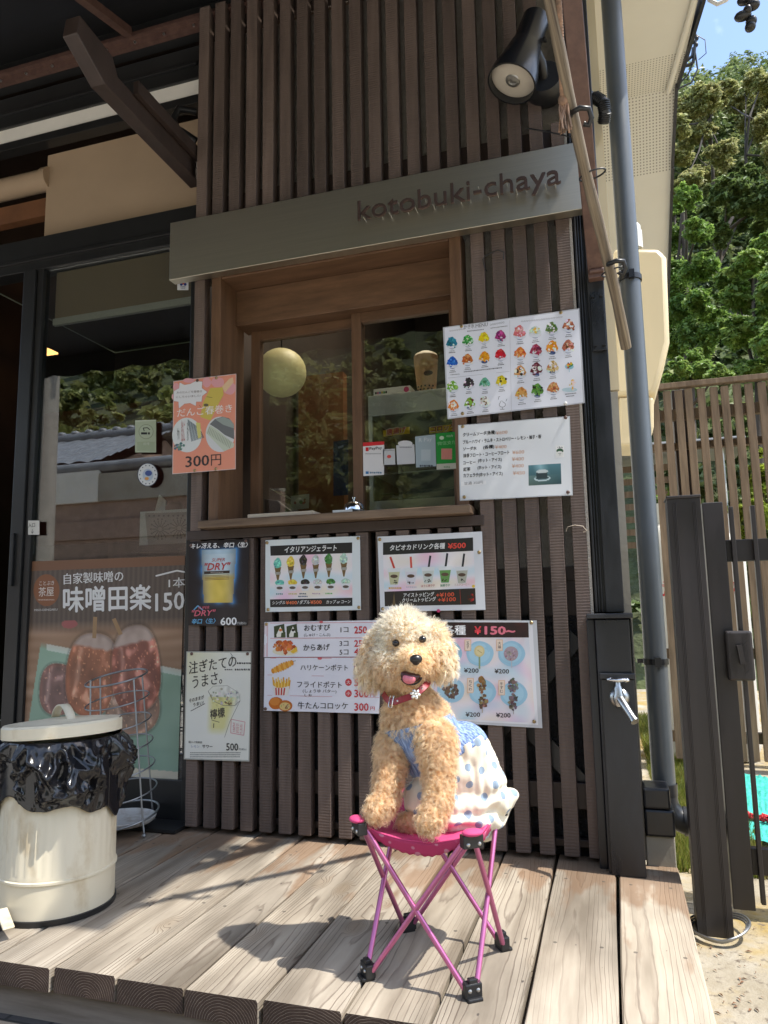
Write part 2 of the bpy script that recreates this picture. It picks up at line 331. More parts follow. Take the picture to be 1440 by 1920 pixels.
M['letter'] = mat('bronze_letter', (.10, .065, .055), rough=.5, metal=.6, var=.2)
M['chrome'] = mat('chrome', (.75, .75, .76), rough=.08, metal=1, var=.04)
M['chromedull'] = mat('dull_chrome', (.5, .5, .49), rough=.34, metal=1, var=.15, vscale=(60, 60, 60))
M['glass'] = m_glass('window_glass', k=4.3, base=.02); M['glassclear'] = m_glass('serving_glass', k=1.5, base=.01)
M['blind'] = mat('beige_blind', (.40, .29, .19), rough=.8, var=.06, vscale=(3, 3, 3))
M['cream'] = mat('cream_board', (.66, .635, .57), rough=.6, var=.05, vscale=(2, 2, 2))
M['whitewall'] = mat('white_plaster', (.82, .79, .72), rough=.9, var=.05, bump=.3, bscale=(200, 200, 200))
M['red'] = mat('dark_red_wall', (.08, .014, .01), rough=.7)
M['roomdark'] = mat('dark_room', (.035, .024, .018), rough=.7, var=.3, vscale=(3, 3, 3))
M['roombrown'] = mat('orange_brown_wall', (.17, .07, .028), rough=.6, var=.2)
M['navy'] = mat('navy_canvas', (.008, .010, .016), rough=.8, var=.2)
M['rust'] = mat('brown_steel', (.085, .045, .038), col2=(.15, .085, .065), rough=.5, vscale=(30, 30, 30), vdetail=8)
M['bamboo'] = mat('weathered_pole', (.07, .05, .035), col2=(.30, .24, .165), rough=.7, vscale=(150, 150, 4), vdetail=5, bump=.5, bscale=(160, 160, 8), bdist=.002)
M['plastic'] = mat('black_plastic', (.014, .014, .015), rough=.4, var=.2)
M['grey'] = mat('grey_pvc', (.095, .11, .125), rough=.36, var=.14, vscale=(9, 9, 3), vdetail=8, spec=.5, bump=.05, bscale=(40, 40, 40), rvar=.08)
M['tank'] = mat('cream_plastic', (.72, .60, .38), rough=.45, var=.05, vscale=(3, 3, 2))
M['fence'] = mat('weathered_fence_wood', (.10, .068, .042), col2=(.225, .16, .105), rough=.8, vscale=(50, 50, 4), vdetail=6, bump=.4, bscale=(120, 120, 8))
M['gate'] = mat('dark_brown_aluminium', (.028, .023, .022), rough=.45, var=.2, vscale=(10, 10, 4), vdetail=8, rvar=.1)
M['canwhite'] = mat('cream_enamel', (.52, .42, .27), col2=(.68, .61, .46), rough=.5, vscale=(12, 12, 6), vdetail=9, coat=.08, contrast=(.28, .44))
M['bag'] = mat('black_bin_bag', (.010, .010, .012), rough=.17, var=.2, spec=.55, bump=.12, bscale=(60, 60, 30), bdist=.003)
M['wire'] = mat('silver_wire', (.36, .37, .38), rough=.4, metal=.9, var=.15)
M['enamel'] = mat('white_enamel', (.55, .53, .5), col2=(.3, .22, .16), rough=.4, vscale=(18, 18, 18), contrast=(.5, .75))
M['pink'] = mat('pink_anodised', (.52, .16, .31), rough=.32, metal=.75, var=.08)
M['pinkcloth'] = mat('pink_canvas', (.58, .055, .18), rough=.75, var=.1, vscale=(30, 30, 30), bump=.2, bscale=(500, 500, 500), bdist=.001)
M['print'] = m_attr('printed_paper', rough=.32, coat=.35, spec=.4)
M['banner'] = m_attr('printed_film', rough=.5, coat=.1)
M['leaf'] = m_attr('leaves', rough=.45, translucent=.42, spec=.4)
M['bark'] = mat('bark', (.04, .032, .026), col2=(.10, .082, .066), rough=.9, vscale=(6, 6, 2), bump=.6, bscale=(20, 20, 5), bdist=.02)
M['brass'] = mat('brass_pin', (.42, .31, .16), rough=.35, metal=.9, var=.3, vscale=(300, 300, 300))
M['paper'] = mat('paper', (.75, .74, .70), rough=.7, var=.03)
M['tray'] = mat('cream_tray', (.62, .52, .4), rough=.4, var=.05)
M['lantern'] = m_emit('paper_lantern', (.60, .53, .27), .07)  # faint glow put into the paper colour, the lantern itself is unlit
M['bulb'] = m_emit('warm_downlight', (1, .45, .14), 2.2)
M['lens'] = mat('lamp_lens', (.55, .5, .42), rough=.12, var=.06, spec=.7)
M['metalgrey'] = mat('grey_steel_case', (.58, .60, .58), rough=.4, metal=.2, var=.1)
M['white'] = mat('white_plastic', (.7, .7, .68), rough=.4, var=.04)
M['concrete'] = mat('concrete', (.32, .29, .23), col2=(.45, .42, .35), rough=.9, vscale=(3, 3, 3), vdetail=9, bump=.4, bscale=(60, 60, 60))
M['tile'] = mat('grey_roof_tile', (.22, .23, .24), rough=.4, var=.25, vscale=(5, 5, 5))
M['redsiding'] = mat('brown_siding', (.34, .235, .18), rough=.7, var=.2)
M['pole'] = mat('utility_pole', (.25, .23, .2), rough=.9, var=.15)
# ------------------------------------------------------------------ ground
GZ = -0.115
def m_ground():
    m, t, p, o = newmat('sandy_concrete'); ln = t.links.new
    tcn = N(t, 'ShaderNodeTexCoord')
    def nz(sc, d): n = N(t, 'ShaderNodeTexNoise', Scale=sc, Detail=d, Roughness=.65); ln(tcn.outputs['Object'], n.inputs['Vector']); return n.outputs['Fac']
    r = N(t, 'ShaderNodeValToRGB'); e = r.color_ramp.elements; e[0].position = .36; e[0].color = (.27, .225, .15, 1); e[1].position = .66; e[1].color = (.50, .46, .38, 1); ln(nz(2.2, 9), r.inputs['Fac'])
    r2 = N(t, 'ShaderNodeValToRGB'); r2.color_ramp.elements[0].position = .43; r2.color_ramp.elements[1].position = .62; ln(nz(3.1, 5), r2.inputs['Fac'])
    mx = N(t, 'ShaderNodeMixRGB'); mx.inputs['Color2'].default_value = (.36, .25, .075, 1); ln(r2.outputs['Color'], mx.inputs['Fac']); ln(r.outputs['Color'], mx.inputs['Color1'])
    r3 = N(t, 'ShaderNodeValToRGB'); r3.color_ramp.elements[0].position = .57; r3.color_ramp.elements[1].position = .70; ln(nz(38, 6), r3.inputs['Fac'])
    m3 = N(t, 'ShaderNodeMixRGB'); m3.inputs['Color2'].default_value = (.14, .11, .08, 1); ln(r3.outputs['Color'], m3.inputs['Fac']); ln(mx.outputs['Color'], m3.inputs['Color1'])
    ln(m3.outputs['Color'], p.inputs['Base Color']); p.inputs['Roughness'].default_value = .95
    bp = N(t, 'ShaderNodeBump', Strength=.7, Distance=.006); ln(nz(55, 6), bp.inputs['Height']); ln(bp.outputs['Normal'], p.inputs['Normal'])
    return m
b = MB(); b.grid(lambda u, v: (-150 + 300 * u, -120 + 300 * v, GZ), 30, 30)
kind(b.build('ground', m_ground()), 'structure')
m, t, p, o = newmat('dark_paving')
tcn = N(t, 'ShaderNodeTexCoord'); br = N(t, 'ShaderNodeTexBrick'); br.inputs['Scale'].default_value = 5; br.inputs['Color1'].default_value = (.06, .055, .052, 1); br.inputs['Color2'].default_value = (.085, .075, .07, 1); br.inputs['Mortar'].default_value = (.025, .024, .023, 1); br.inputs['Mortar Size'].default_value = .02
t.links.new(tcn.outputs['Object'], br.inputs['Vector']); t.links.new(br.outputs['Color'], p.inputs['Base Color']); p.inputs['Roughness'].default_value = .8
bp = N(t, 'ShaderNodeBump', Strength=.6, Distance=.006); bp.invert = True; t.links.new(br.outputs['Fac'], bp.inputs['Height']); t.links.new(bp.outputs['Normal'], p.inputs['Normal'])
b = MB(); b.grid(lambda u, v: (-9 + 9.08 * u, -1.25 + 1.25 * v, GZ + .004), 4, 4)
kind(b.build('paving', m), 'structure')
b = MB(); b.grid(lambda u, v: (-40 + 80 * u, -7.0 + 5.6 * v, GZ + .008), 8, 4); kind(b.build('street', mat('pale_street', (.40, .37, .32), col2=(.52, .49, .43), rough=.9, vscale=(2, 2, 2), vdetail=8, bump=.3, bscale=(80, 80, 80))), 'structure')

# ------------------------------------------------------------------ deck
deck = thing('wooden_deck', 'weathered pale timber deck of wide planks under the poodle and stool', 'deck', (-1, -.4, 0))
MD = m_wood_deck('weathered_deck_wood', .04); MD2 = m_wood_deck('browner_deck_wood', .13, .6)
gaps = [-3.065, -2.913, -2.761, -2.609, -2.457, -2.305, -2.153, -2.001, -1.849, -1.697, -1.545, -1.393, -1.24, -1.087, -.94, -.79, -.635, -.48, -.328, -.183, -.025, .13]
for i in range(len(gaps) - 1):
    x0, x1 = gaps[i] + .0035, gaps[i + 1] - .0035; xc = (x0 + x1) / 2
    yf = -.852 - rnd.uniform(0, .006); yb = .075 if x1 < -.1 else (.06 if x1 < 0 else .035)
    b = MB(); n = 14; hw = (x1 - x0) / 2
    zoff = rnd.uniform(-.0015, .0015)
    prof = [(-hw, -.045), (-hw, -.004), (-hw + .003, zoff), (hw - .003, zoff), (hw, -.004), (hw, -.045)]
    vs = []; fs = []
    for j in range(n + 1):
        y = yf + (yb - yf) * j / n
        for x, z in prof: vs.append((x + .0012 * math.sin(y * 7 + i * 2), y, z + (.0006 * math.sin(y * 5 + i))))
    for j in range(n):
        for k in range(6): fs.append((j * 6 + k, j * 6 + (k + 1) % 6, (j + 1) * 6 + (k + 1) % 6, (j + 1) * 6 + k))
    fs += [tuple(range(5, -1, -1)), tuple(n * 6 + k for k in range(6))]
    b.add(vs, fs)
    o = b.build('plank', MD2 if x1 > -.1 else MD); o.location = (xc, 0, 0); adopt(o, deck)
b = MB(); b.box(-3.06, .1, -.83, -.80, -.113, -.047); b.box(.085, .105, -.80, .03, -.113, -.047)
b.box(-3.06, .09, -.80, .07, -.112, -.10)
b.build('fascia', mat('fascia_board', (.17, .13, .095), col2=(.34, .28, .22), rough=.85, vscale=(4, 60, 40), vdetail=7), deck)

# ------------------------------------------------------------------ tea house (fixed parts of the building)
shop = thing('tea_house', 'dark brown slatted tea house with serving window and glass door', 'building', (-.7, .1, 0))
PITCH = .0652; SX = lambda k: -1.333 + PITCH * k
def slat(k, z0, z1):
    x = SX(k); MB().box(x, x + .0405, 0, .036, z0, z1).build('slat', M['slat'], shop, bevel=.0015)
for k in range(20):
    if 1 <= k <= 14:
        slat(k, .016, .925); slat(k, 2.07, 2.914)
    else:
        slat(k, .016, 2.914 if k < 19 else 2.16)
for q_ in ((-1.345, -.345, -.004, .04, .927, .958), (-1.335, -.06, .0365, .062, .13, .20), (-1.335, -.06, .0365, .062, 2.10, 2.165), (-1.335, -.06, .0365, .062, 2.83, 2.875), (-1.335, -.06, .0365, .062, .03, .05), (-.10, -.045, -.015, .036, 1.84, 1.872)):
    MB().box(*q_).build('rail', M['darkbrown'], shop, bevel=.002)
b = MB()
b.box(-1.336, -.056, .064, .0985, 1.865, 2.82); b.box(-.383, -.056, .064, .11, .80, 1.865)
b.build('stucco_wall', M['stucco'], shop)
b = MB(); b.box(-.70, -.056, .066, .10, .66, .76); b.box(-.70, -.056, .058, .064, .762, .80)
b.build('wall_panel', M['darkbrown'], shop)
b = MB(); b.box(-1.34, -.056, .068, .115, .0, .658); b.box(-1.34, -.71, .068, .115, .659, .96)
b.build('lower_wall', M['blackgravel'], shop)
b = MB()
for s_, x0 in ((1, -.52), (-1, -.06), (1, -.95), (-1, -.5)):
    b.bar((x0, .060, .12 if s_ > 0 else .14), (x0 + s_ * .42, .060, .60), .05, .012, up=(0, 1, 0))
b.build('brace', M['blackdusty'], shop)
# edge strips and right corner column
MB().box(-1.3465, -1.3355, .034, .0635, .02, 2.87).build('corner_filler', M['frame'], shop)  # added strip behind the first slat, blocks light leaking past the post
b = MB(); b.box(-.056, -.048, .0, .12, .02, 2.95); b.build('edge_board', M['stucco'], shop)
b = MB()
b.box(-.0465, .034, .03, .12, .667, 2.98); b.box(-.043, -.037, .012, .03, .667, 2.98); b.box(-.034, -.030, .016, .03, .667, 2.98); b.box(-.026, -.022, .018, .03, .667, 2.98); b.box(-.014, .033, .014, .03, .667, 2.98)
b.build('corner_column', M['blackdusty'], shop, bevel=.0015)
b = MB(); b.box(-.066, .053, -.068, .12, .651, .664); b.build('ledge', M['blackdusty'], shop, bevel=.002)
b = MB(); b.box(-.045, .043, -.06, .11, -.0, .649); b.box(-.068, -.046, -.03, .11, .0, .649); b.box(.0435, .05, -.03, .11, .03, .649)
b.build('base_column', M['blackdusty'], shop, bevel=.003)
b = MB(); b.box(-.038, .046, -.072, -.061, .0, .492); b.box(-.04, .049, -.078, -.061, .493, .508); b.build('tap_panel', M['blackdusty'], shop, bevel=.002)
b = MB(); b.box(.052, .125, .03, .12, -.11, .075); b.build('plinth', M['concrete'], shop, bevel=.003)
b = MB(); b.box(.052, .128, .02, .12, .0765, .145); b.box(.052, .12, .02, .12, .1465, .20); b.build('plinth_cap', M['blackdusty'], shop, bevel=.006)
# side wall going back
b = MB(); b.box(-.02, .028, .122, 3.2, -.1, 2.95); b.build('side_wall', M['cream'], shop)
b = MB(); b.box(.0285, .06, .10, .118, 1.325, 2.95); b.build('corner_trim', M['tank'], shop)
b = MB(); b.box(.0285, .055, .10, .13, .10, 1.32); b.build('bare_mortar', M['concrete'], shop)
# plate with bolts on the column
b = MB(); b.box(-.008, .03, .004, .0135, 1.42, 1.60); bp_ = b.build('bolt_plate', M['black'], shop, bevel=.001)
b = MB()
for x in (-.001, .023):
    for z in (1.435, 1.585): MB().lathe([(.0, -.006), (.004, -.006), (.0045, 0)], 10, (x, .004, z), (0, 1, 0)).build('bolt', M['plastic'], bp_)
# eave soffit
PERF, t, p, o = newmat('perforated_soffit'); ln = t.links.new
tcn = N(t, 'ShaderNodeTexCoord'); sp = N(t, 'ShaderNodeSeparateXYZ'); ln(tcn.outputs['UV'], sp.inputs[0])
def dotaxis(sock):
    a = N(t, 'ShaderNodeMath', operation='FRACT'); ln(sock, a.inputs[0]); s2 = N(t, 'ShaderNodeMath', operation='SUBTRACT'); s2.inputs[1].default_value = .5; ln(a.outputs[0], s2.inputs[0])
    q2 = N(t, 'ShaderNodeMath', operation='MULTIPLY'); ln(s2.outputs[0], q2.inputs[0]); ln(s2.outputs[0], q2.inputs[1]); return q2.outputs[0]
sm = N(t, 'ShaderNodeMath', operation='ADD'); ln(dotaxis(sp.outputs[0]), sm.inputs[0]); ln(dotaxis(sp.outputs[1]), sm.inputs[1])
ls = N(t, 'ShaderNodeMath', operation='LESS_THAN'); ls.inputs[1].default_value = .055; ln(sm.outputs[0], ls.inputs[0])
mxr = N(t, 'ShaderNodeMixRGB'); mxr.inputs['Color1'].default_value = (.66, .635, .57, 1); mxr.inputs['Color2'].default_value = (.22, .20, .17, 1); ln(ls.outputs[0], mxr.inputs['Fac']); ln(mxr.outputs['Color'], p.inputs['Base Color']); p.inputs['Roughness'].default_value = .6
def panel(name, A, B, C, D, material, nu=None, nv=None, th=(0, .05, .06), parent=shop):
    A, B, C, D = [Vector(x) for x in (A, B, C, D)]
    me_b = MB(); me_b.prism([A, B, C, D], th); o = me_b.build(name, material, parent)
    if nu:
        me = o.data; uv = me.uv_layers.new(name='UVMap'); e1 = (B - A); e2 = (D - A)
        for lp in me.loops:
            pz = me.vertices[lp.vertex_index].co - A
            uv.data[lp.index].uv = (pz.dot(e1) / e1.length_squared * nu, pz.dot(e2) / e2.length_squared * nv)
    return o
zs_ = 2.957
pe0 = onZ(1315, 0, zs_); pe1 = onZ(1266, 165, zs_)
XR0 = .545; yk = pe1[1]; xk = pe1[0]
yA = yk - .22
xe = lambda y: pe0[0] + (xk - pe0[0]) * (y - pe0[1]) / (yk - pe0[1])
panel('soffit', (.02, -.85, zs_), (XR0, -.85, zs_), (xe(yA), yA, zs_), (.02, yA, zs_), M['cream'], th=(0, 0, .08))
panel('soffit', (.02, yA, zs_), (xe(yA), yA, zs_), (xk, yk, zs_), (.02, yk, zs_), PERF, 34, 16, th=(0, 0, .08))
pf = [onY(1180, 168, yk), onY(1266, 165, yk), onY(1258, 320, yk + .25), onY(1180, 345, yk + .25)]
pf = [(.03, yk, zs_)] + [tuple(pf[1])] + [tuple(pf[2])] + [(.03, yk + .25, pf[2][2] - .0)]
panel('soffit', *pf, PERF, 26, 26, th=(0, .03, .03))
p3 = onY(1248, 620, yk + .9)
panel('soffit', pf[3], pf[2], tuple(p3), (.03, yk + .9, p3[2]), M['cream'], th=(0, .03, .03))
b = MB(); th = .012
ev = [(XR0, -.85, zs_), (float(pe0[0]), float(pe0[1]), zs_), (float(xk), float(yk), zs_), pf[2], tuple(p3)]
for i in range(4):
    a_, c_ = Vector(ev[i]), Vector(ev[i + 1]); b.bar(a_ + Vector((.007, 0, .03)), c_ + Vector((.007, 0, .03)), .013, .09, up=(0, 0, 1) if i < 2 else (0, -1, 0))
b.build('eave_trim', M['blackdusty'], shop)
b = MB(); b.tube([Vector(ev[0]) + Vector((-.03, 0, -.012)), Vector(ev[1]) + Vector((-.03, 0, -.012)), Vector(ev[2]) + Vector((-.03, 0, -.012))], .012, 8)
b.build('soffit_edge_pipe', M['cream'], shop, smooth=60)
# roof mass above (never seen from here, closes the building)
b = MB(); b.box(-4.2, -.05, .11, 3.2, 2.985, 3.2); b.box(.0, .25, .2, 3.2, 3.05, 3.2); b.build('roof', M['tile'], shop)

b = MB(); b.box(-4.2, .02, .062, .10, 2.876, 3.1); b.build('upper_wall', M['frame'], shop)
# ---- serving window
WX0, WX1, WZ0, WZ1, WY = -1.262, -.386, .985, 1.862, .165
win = thing('serving_window', '', ''); del win['label']; del win['category']; adopt(win, shop); win.name = 'serving_window'
b = MB()
b.box(WX0, WX0 + .036, -.006, WY, WZ0, WZ1, 1); b.box(WX1 - .036, WX1, -.006, WY, WZ0, WZ1, 1); b.box(WX0 + .0365, WX1 - .0365, -.004, WY, WZ1 - .03, WZ1 + .02, 0)
b.box(WX0 + .037, WX1 - .037, .10, WY + .03, 1.70, WZ1 - .031, 0)
b.build('window_casing', [M['winwood'], M['winwoodv']], win, bevel=.002)
def sash(x0, x1, z0, z1, y, st=.035):
    b = MB(); b.box(x0, x0 + st, y, y + .03, z0, z1, 1); b.box(x1 - st, x1, y, y + .03, z0, z1, 1); b.box(x0 + st, x1 - st, y + .001, y + .029, z1 - st, z1, 0); b.box(x0 + st, x1 - st, y + .001, y + .029, z0, z0 + st * .8, 0)
    b.build('sash', [M['winwood'], M['winwoodv']], win, bevel=.0015)
    MB().box(x0 + st - .004, x1 - st + .004, y + .013, y + .017, z0 + st * .7, z1 - st + .004).build('pane', M['glassclear'], win)
sash(WX0 + .062, -.772, WZ0 + .0, 1.70, .17); sash(-.80, WX1 - .037, WZ0 + .0, 1.70, .135)
b = MB(); b.box(WX0 - .012, WX1 + .012, -.052, WY + .03, .959, .9845); b.build('sill', M['sillwood'], win, bevel=.003)

# ---- glass door front to the left
DY = .10
b = MB()
b.box(-4.0, -1.335, DY, DY + .07, 2.06, 2.20); b.box(-4.0, -1.335, DY - .012, DY + .05, 2.095, 2.11); b.box(-4.0, -1.335, DY + .0, DY + .05, 2.62, 2.655); b.box(-4.0, -1.335, DY - .0, DY + .05, 2.725, 2.86)
b.box(-4.0, -1.40, DY - .012, DY - .001, 2.775, 2.785)
b.box(-2.172, -2.115, DY - .01, DY + .05, .0, 2.059); b.box(-2.112, -2.085, DY + .0, DY + .04, .0, 2.059); b.box(-1.393, -1.337, DY - .03, DY + .05, .0, 2.059); b.box(-1.393, -1.337, DY - .0, DY + .05, 2.201, 2.72)
b.box(-2.0845, -1.3935, DY + .0, DY + .04, .0, .13); b.box(-4.0, -2.17, DY + .02, DY + .06, .0, .03)
b.build('door_frame', M['frame'], shop, bevel=.002)
b = MB(); b.box(-4.0, -1.40, DY + .012, DY + .05, 2.655, 2.725); b.build('plaster_strip', M['whitewall'], shop)
b = MB(); b.box(-2.0845, -1.3935, DY + .016, DY + .02, .1305, 2.0585); b.build('door_pane', M['glass'], shop)
b = MB(); b.box(-2.16, -2.145, DY - .022, DY - .0105, .80, 1.0); b.build('door_pull', M['plastic'], shop, bevel=.002)
b = MB(); b.box(-2.17, -1.40, DY + .085, DY + .09, 2.2005, 2.62); b.build('transom_blind', M['blind'], shop)
b = MB(); b.tube([(-4, DY + .1, 2.52), (-2.19, DY + .1, 2.52)], .045, 14); b.tube([(-2.19, DY + .1, 2.52), (-2.16, DY + .1, 2.52)], .05, 14)
b.build('blind_roll', M['blind'], shop, smooth=50)
b = MB(); b.box(-4, -2.18, DY + .10, DY + .14, 2.36, 2.44); b.build('orange_rail', M['roombrown'], shop)
b = MB(); b.box(-2.06, -1.40, DY + .045, DY + .05, 1.86, 2.058); br_ = b.build('door_blind', M['blind'], shop)
MB().box(-2.065, -1.398, DY + .040, DY + .056, 1.835, 1.862).build('blind_bar', M['cream'], br_)
# room inside
b = MB(); b.box(-4.0, -.03, 3.0, 3.1, 0, 2.95); b.box(-4.1, -4.0, DY + .1, 3.0, 0, 2.95); b.box(-4.0, -.03, .13, 3.0, 2.96, 2.984); b.box(-4.0, -.03, .13, 3.0, -.06, -.004); b.box(-.06, -.03, .14, 3.0, 0, 2.95)
b.box(-1.336, -1.3, .171, 2.99, 0, 2.95)  # full-depth partition added to keep the fill light off the door side
b.build('inner_room', M['roomdark'], shop)
b = MB(); b.box(-4.0, -2.2, 2.2, 2.24, 1.2, 2.2); b.build('red_inner_wall', M['red'], shop)
b = MB(); b.box(-1.27, -1.06, .75, .80, .9, 1.72); b.build('inner_wall', M['roombrown'], shop)
pl_ = bpy.data.lights.new('room_fill_light', 'AREA'); pl_.energy = 17; pl_.size = .7; pl_.color = (1, .84, .68); po_ = bpy.data.objects.new('room_fill_light', pl_); col.objects.link(po_); po_.location = (-.68, .75, 2.9)  # added lamp without a fixture, stands in for the small orange lights
# outrigger beam and curved bracket on the wall
b = MB(); b.prism([(-1.415, .09, 2.262), (-1.415, .09, 2.335), (-1.415, -.40, 2.335), (-1.415, -.43, 2.385), (-1.415, -.575, 2.40), (-1.415, -.585, 2.335), (-1.415, -.46, 2.268)], (.05, 0, 0)); b.build('outrigger_beam', M['darkbrown'], shop, bevel=.003)
b = MB(); b.bar((-1.352, .05, 2.35), (-1.352, -.33, 2.35), .02, .045); b.build('beam_cleat', M['darkbrown'], shop, bevel=.002)
b = MB(); c0 = onY(350, 225, .06); b.tube([c0 + np.array([.02, .03, .05]), c0 + np.array([-.03, -.01, .045]), c0 + np.array([-.045, -.02, 0]), c0 + np.array([-.025, -.02, -.045]), c0 + np.array([.03, .02, -.08])], .014, 8); b.build('curved_bracket', M['plastic'], shop, smooth=60)

# ------------------------------------------------------------------ awning
aw = thing('awning', 'dark navy awning on brown steel arms above the shop front', 'awning', (-1.5, 0, 2.9))
AY0, AZ0, AY1, AZ1 = .0615, 2.99, -1.58, 2.46
b = MB(); b.grid(lambda u, v: (-4.2 + 4.22 * u, AY0 + (AY1 - AY0) * v, AZ0 + (AZ1 - AZ0) * v - .03 * math.sin(v * math.pi)), 20, 8); 
b2 = MB(); b2.grid(lambda u, v: (-4.2 + 4.22 * u, AY1 - .004, AZ1 - v * (.13 + .025 * abs(math.sin(u * 42)))), 300, 1)
o = b.build('fabric', M['navy'], aw, smooth=60); o.modifiers.new('solid', 'SOLIDIFY').thickness = .004
o = b2.build('valance', M['navy'], aw); o.modifiers.new('solid', 'SOLIDIFY').thickness = .003
b = MB(); b.box(-4.2, -.04, .037, .058, 2.873, 2.935); b.box(-4.2, -.04, .02, .037, 2.9, 2.906); b.build('wall_bar', M['rust'], aw)
b = MB()
for i in range(15): MB().lathe([(0, -.005), (.005, -.005), (.006, 0)], 8, (-3.2 + .13 * i, .037, 2.886), (0, 1, 0)).build('bolt', M['chromedull'], aw)
for px in ((240, 82), (1000, 20)):
    a0 = onY(*px, .0); a0[2] = 2.90
    b = MB(); b.bar(a0, (a0[0] - .0, AY1, AZ1 - .03), .032, .032); b.build('rafter', M['rust'], aw)
s0 = onY(1117, 505, -.012); s1 = onY(1062, -120, -.62)
b = MB(); d_ = (s1 - s0); b.bar(s0, s0 + d_ * 1.25, .045, .022, up=(0, 1, .3)); b.build('arm', M['rust'], aw, bevel=.003)
b = MB(); b.obox(s0 + np.array([0, .004, -.0]), ((1, 0, 0), (0, 1, 0), (0, 0, 1)), (.022, .014, .03)); b.lathe([(.0, -.02), (.007, -.02), (.007, .02), (0, .02)], 10, s0 + np.array([.002, -.012, -.01]), (1, 0, 0)); b.build('arm_bracket', M['rust'], aw, bevel=.002)
# ------------------------------------------------------------------ printed sheets
_tc = {}
def glyphs(s, bold=0.0, shear=0.0, res=2):
    k = (s, bold, shear)
    if k in _tc: return _tc[k]
    cu = bpy.data.curves.new('t', 'FONT'); cu.body = s; cu.size = 1.0; cu.offset = bold; cu.shear = shear; cu.resolution_u = res; cu.fill_mode = 'FRONT'
    ob = bpy.data.objects.new('t', cu); col.objects.link(ob)
    dg = bpy.context.evaluated_depsgraph_get(); dg.update(); e = ob.evaluated_get(dg); me = e.to_mesh()
    vs = np.array([v.co[:2] for v in me.vertices]).reshape(-1, 2); fs = [tuple(p.vertices) for p in me.polygons]
    e.to_mesh_clear(); bpy.data.objects.remove(ob); bpy.data.curves.remove(cu)
    _tc[k] = (vs, fs); return _tc[k]
ZM = {'A': (820, 560, 4.8), 'B': (480, 980, 5.143), 'C': (690, 980, 4.235), 'D': (340, 980, 4.175), 'E': (300, 660, 7.383), 'F': (0, 1000, 3.0), 'G': (320, 440, 2.4828), 'H': (0, 480, 3.0), 'P': (0, 0, 1.0)}
